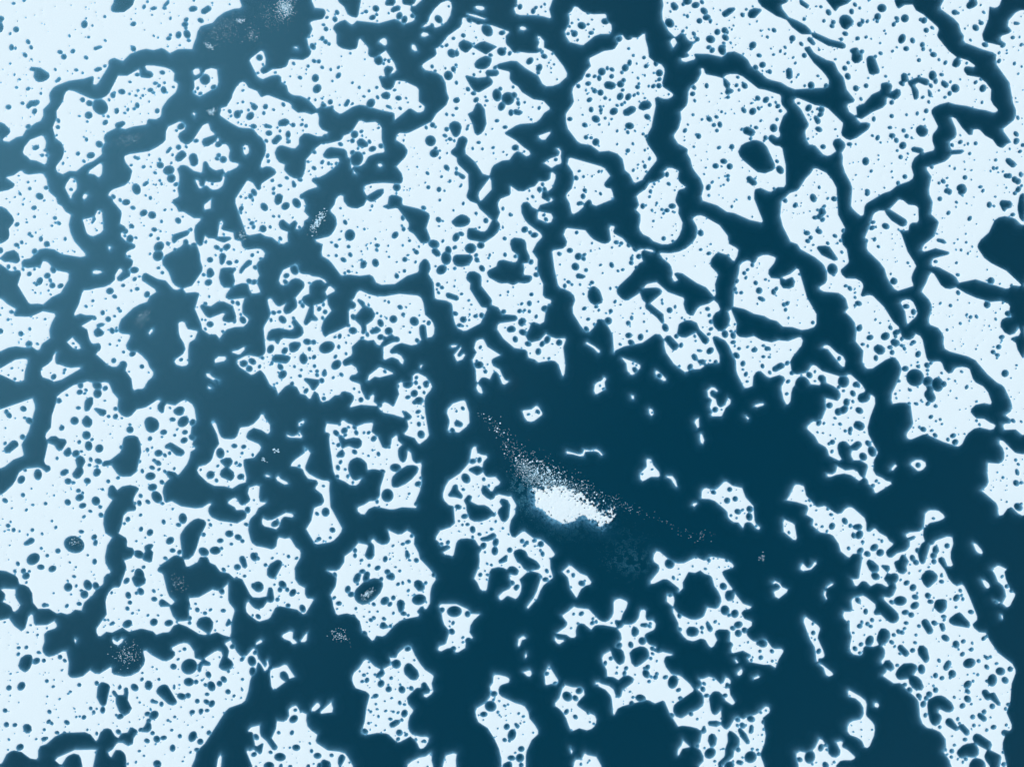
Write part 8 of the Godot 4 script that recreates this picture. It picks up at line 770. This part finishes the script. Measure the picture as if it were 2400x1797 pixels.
	["small upright fang of ice left of the tall lower middle floe", [[776,1646,752,1668,752,1672,778,1669,780,1660]], [], "ice_scrap"],
	["tiny triangular scrap with two holes above the fish-shaped floe", [[168,792,157,802,170,815,182,818,188,816,185,808,176,800,170,792]], [171,805,3,177,814,2.7], "ice_scrap"],
	["small white block beside the big pool under the arch-shaped floe", [[1568,1394,1564,1398,1564,1410,1578,1421,1581,1408,1580,1400,1576,1394]], [1572,1395,4.3], "ice_scrap"],
	["thin squiggle of ice drifting in the middle of the open water", [[1370,1054,1367,1062,1362,1065,1356,1065,1330,1058,1328,1060,1330,1063,1342,1064,1360,1069,1368,1068,1372,1058,1374,1058,1396,1057,1404,1060,1410,1067,1413,1066,1406,1058,1398,1053,1384,1056]], [], "ice_scrap"],
	["tiny V-shaped scrap of ice in the lower right open water", [[1910,1318,1904,1328,1898,1332,1892,1331,1884,1322,1882,1322,1878,1328,1877,1334,1884,1338,1902,1334,1914,1322,1914,1318]], [], "ice_scrap"],
	["tiny white block of ice between the hourglass floe and the sponge-like floe", [[512,836,504,842,503,846,504,850,524,846,529,842,529,838,526,836]], [], "ice_scrap"],
	["tiny curled scrap of ice with a hook, above the tattered floe", [[1080,814,1065,832,1069,842,1072,846,1084,842,1090,832,1088,830,1086,830,1080,836,1076,837,1072,835,1072,830,1081,816]], [], "ice_scrap"],
	["thin white strip at the lower left side of the lacy web floe", [[1602,1736,1598,1747,1591,1756,1589,1764,1590,1770,1592,1769,1600,1754,1617,1750]], [], "ice_scrap"],
	["tiny slanting rectangle with one hole above the open water", [[1538,869,1537,874,1540,883,1556,892,1561,892,1561,888,1554,880,1542,870]], [1546,881,6], "ice_scrap"],
	["tiny white boat-shaped scrap in the channel left of the peppered floe", [[1286,310,1264,318,1264,322,1270,327,1278,327,1290,312,1290,309]], [], "ice_scrap"],
	["short thick tail of ice below the long tapering shard", [[1922,1556,1923,1558,1932,1565,1936,1578,1938,1582,1944,1585,1952,1582,1953,1580,1951,1576,1928,1558]], [], "ice_scrap"],
	["tiny white seed-shaped scrap near the right edge, all alone", [[2284,1273,2283,1276,2289,1290,2295,1296,2303,1298,2304,1294,2301,1288,2291,1276]], [], "ice_scrap"],
	["tiny scrap of ice cut by the top edge beside a dark bay", [[966,-12,973,-6,976,0,972,8,966,12,968,14,974,13,988,0,976,-12,970,-13]], [], "ice_scrap"],
	["tiny triangular scrap at the top of the sponge-like floe", [[770,672,763,684,766,692,784,682,783,678,774,671]], [], "ice_scrap"],
	["small white lozenge beside the fang of ice in the lower left water", [[742,1648,731,1660,730,1666,738,1666,748,1658,750,1654,748,1650,746,1648]], [], "ice_scrap"],
	["tiny square of ice in a channel of the upper left", [[574,340,570,344,570,352,572,360,576,363,582,358,583,350,580,342]], [573,348,2.4], "ice_scrap"],
	["tiny Y-shaped scrap in the dark pool of the tall upper left floe", [[494,468,479,480,478,486,480,491,493,488]], [], "ice_scrap"],
	["tiny curved scrap with a raised tip left of the sponge-like floe", [[570,814,558,821,544,824,545,826,556,830,562,830,572,820,573,814]], [], "ice_scrap"],
	["thin white arc left of the bottle-shaped floe", [[652,1116,647,1120,650,1126,666,1135,675,1134,672,1130,658,1123]], [], "ice_scrap"],
	["tiny white block beside the channel under the upper right split floe", [[1578,90,1574,94,1572,98,1578,111,1580,110,1587,100,1582,90]], [], "ice_scrap"],
	["tiny three-pointed scrap in the dark bay under the top edge", [[898,90,891,94,889,98,900,106,904,106,907,102,906,94,902,90]], [], "ice_scrap"],
	["thin white smile-shaped arc in the lower left dark channel", [[264,1498,263,1502,266,1508,276,1512,284,1506,289,1498,284,1497,274,1505]], [], "ice_scrap"],
	["tiny bright corner piece beside the small square floe with a hole", [[456,162,452,166,454,174,458,176,467,172,468,168,466,162,462,161]], [], "ice_scrap"],
	["small white fang hanging below the tattered floe beside the sponge-like one", [[1120,900,1117,908,1118,912,1122,919,1129,922,1131,920,1128,909]], [], "ice_scrap"],
	["short slanting scrap of ice in open water left of the sponge-like floe", [[484,876,483,878,486,883,504,893,510,894,512,892,496,883,490,876]], [507,898,9], "ice_scrap"],
	["tiny white fin beside the C-shaped floe near the right edge", [[2304,1360,2305,1364,2310,1374,2314,1378,2318,1378,2321,1374,2319,1368,2310,1360]], [], "ice_scrap"],
	["tiny white hook of ice above the flat scrap in the bottom middle", [[1224,1492,1216,1498,1214,1512,1216,1515,1219,1512,1223,1500,1233,1496,1228,1491]], [], "ice_scrap"],
	["thin drooping curl of ice between the three-lobed and leaf-shaped floes", [[1564,1116,1564,1118,1574,1123,1585,1140,1588,1141,1584,1126,1577,1116]], [], "ice_scrap"],
	["tiny flat white scrap left of the flame-shaped piece", [[1238,1572,1227,1576,1236,1584,1242,1585,1246,1580,1245,1574,1242,1571]], [], "ice_scrap"],
	["thin bent thread of ice above the bottle-shaped floe", [[702,1014,701,1014,700,1018,688,1023,682,1023,676,1020,672,1020,674,1023,680,1025,706,1026,708,1022]], [701,1020,1.9], "ice_scrap"],
	["small white ring-shaped curl at the end of the spidery floe", [[1302,1494,1301,1500,1307,1508,1312,1509,1322,1502,1320,1500,1308,1499]], [], "ice_scrap"],
	["thin slanting dash of ice under the wide looping floe", [[1376,802,1374,805,1392,816,1402,826,1406,826,1406,822,1394,812]], [], "ice_scrap"],
	["tiny arrow-shaped scrap of ice near the top edge", [[1118,14,1114,16,1118,21,1128,24,1135,22,1135,18,1130,15]], [], "ice_scrap"],
	["tiny white spike beside the forked scrap in the lower left water", [[720,1484,716,1487,705,1502,706,1504,714,1504,718,1500]], [], "ice_scrap"],
	["thin bent scrap hanging below the hooked little floe", [[1638,980,1632,984,1629,990,1636,1003,1639,1000]], [], "ice_scrap"],
	["thin upright seed of ice below the bent scrap in open water", [[1644,1017,1642,1020,1642,1030,1644,1037,1648,1040,1651,1032,1647,1020]], [], "ice_scrap"],
	["tiny bent scrap in the dark channel under the slim oval floe", [[966,105,965,110,966,115,972,119,978,119,974,108,970,105]], [], "ice_scrap"],
	["tiny wedge-shaped scrap just below the slim oval floe", [[992,76,988,80,988,85,996,86,1005,82,1002,78]], [], "ice_scrap"],
	["tiny flat lens of ice in the channel right of the blunt-ended floe", [[224,634,218,636,217,638,218,641,228,642,238,638,234,635]], [], "ice_scrap"],
	["tiny white notch of ice in the pool of the tall upper left floe", [[458,422,459,426,466,440,470,441,475,438,469,434,464,423]], [473,429,7.1], "ice_scrap"],
	["thin straight thread of ice under the arrow-shaped scrap", [[1096,32,1100,35,1114,40,1134,45,1138,44,1116,36]], [], "ice_scrap"],
	["tiny diamond speck with one hole in the open water", [[1524,958,1522,960,1523,968,1525,972,1528,974,1532,970,1532,966,1529,960]], [1529,967,2.2], "ice_scrap"],
	["tiny three-cornered scrap right of the arch-shaped floe", [[1738,1568,1730,1576,1729,1580,1730,1582,1734,1583,1739,1580,1741,1572]], [], "ice_scrap"],
	["thin flat dash of ice right of the hooked little floe", [[1782,946,1772,949,1770,952,1776,954,1788,950,1791,948,1790,946]], [], "ice_scrap"],
	["tiny curved scrap above the bent thread of ice", [[710,986,700,992,700,998,704,998,711,992,713,988]], [706,994,2.4], "ice_scrap"],
	["tiny flat sliver in the channel beside the small crown-shaped floe", [[1224,62,1219,64,1220,69,1228,71,1234,68,1231,64]], [], "ice_scrap"],
	["tiny slanted block beside the upright oval in the upper left channel", [[196,456,193,462,196,467,201,464,204,458,200,455]], [], "ice_scrap"],
	["tiny star-shaped speck beside the pear-shaped floe", [[2052,1648,2051,1652,2052,1656,2058,1658,2061,1654,2060,1650,2056,1647]], [], "ice_scrap"],
	["tiny round scrap in the dark water at the end of the bottom left floe", [[610,1500,601,1506,600,1508,600,1511,612,1506,614,1502]], [], "ice_scrap"],
	["tiny slanting dash left of the teardrop floe", [[2098,1090,2091,1098,2091,1102,2094,1102,2103,1092,2100,1089]], [], "ice_scrap"],
	["tiny slanting seed of ice in the dark pool beside the hourglass floe", [[354,772,348,780,350,784,357,776,357,772]], [], "ice_scrap"],
	["tiny white tip at the stem end of the leaf-shaped floe", [[1626,1180,1624,1184,1628,1187,1635,1180,1632,1179]], [], "ice_scrap"],
	["thin upper stroke of a broken arc in the lower right open water", [[1950,1368,1940,1375,1940,1378,1952,1371,1954,1368]], [], "ice_scrap"],
	["thin lower stroke of a broken arc in the lower right open water", [[1934,1386,1932,1394,1938,1405,1939,1402,1936,1396,1937,1386]], [], "ice_scrap"],
	["tiny slanting dash under the right end of the arch-shaped floe", [[1778,1584,1768,1589,1768,1592,1778,1589,1781,1586]], [], "ice_scrap"],
	["tiny white lens in the channel beside the branching floe", [[888,384,886,386,888,390,892,391,896,388,893,384]], [], "ice_scrap"],
	["tiny flat dash above the curled scrap near the tattered floe", [[1058,810,1058,812,1060,814,1068,813,1071,810,1066,809]], [], "ice_scrap"],
	["tiny upright speck in the upper open water", [[1480,927,1482,934,1486,935,1486,928]], [], "ice_scrap"],
	["thin curved thread at the foot of the C-shaped floe", [[2334,1408,2335,1410,2340,1414,2346,1412]], [2335,1412,5.4], "ice_scrap"],
	["tiny flat speck left of the thin white arc by the bottle-shaped floe", [[622,1114,624,1117,633,1118,632,1116,626,1113]], [], "ice_scrap"],
	["tiny upright speck between a hook and a flat scrap, bottom middle", [[1234,1532,1231,1536,1232,1542,1235,1538]], [], "ice_scrap"],
	["tiny upright speck in the lower left dark channel", [[174,1498,174,1502,176,1506,178,1500]], [], "ice_scrap"],
	["tiny bright speck below the small square floe with a hole", [[452,264,451,266,456,271,457,266]], [], "ice_scrap"],
	["tiny white sliver in the large dark bay left of the top middle floe", [[690,110,689,110,691,112,698,114,695,110]], [], "ice_scrap"],
	["tiny upright slit of ice in the channel under the mitten-shaped floe", [[254,578,254,582,256,585,259,580,256,578]], [], "ice_scrap"],
	["tiny upright speck below the C-shaped floe near the right edge", [[2348,1442,2350,1450,2352,1451,2351,1442]], [], "ice_scrap"],
	["tiny upright speck beside the pointed floe on the bottom edge", [[1338,1756,1338,1760,1340,1766,1342,1760]], [], "ice_scrap"],
	["tiny faint speck below the flat dash of ice, right of the hooked floe", [[1750,975,1750,978,1754,983,1756,980]], [], "ice_scrap"],
	["tiny speck just under the slanting scrap left of the sponge-like floe", [[488,906,487,908,490,911,495,910]], [], "ice_scrap"],
	["thin white crescent in a dark hole of the ragged upper left floe", [[828,400,830,406,835,408]], [], "ice_scrap"],
	["tiny faint speck above the three-cornered scrap by the arch-shaped floe", [[1726,1546,1724,1548,1728,1554,1731,1552]], [], "ice_scrap"],
	["tiny lone speck between the sponge-like floe and the tattered floe", [[986,856,985,860,986,863,990,856]], [], "ice_scrap"],
]
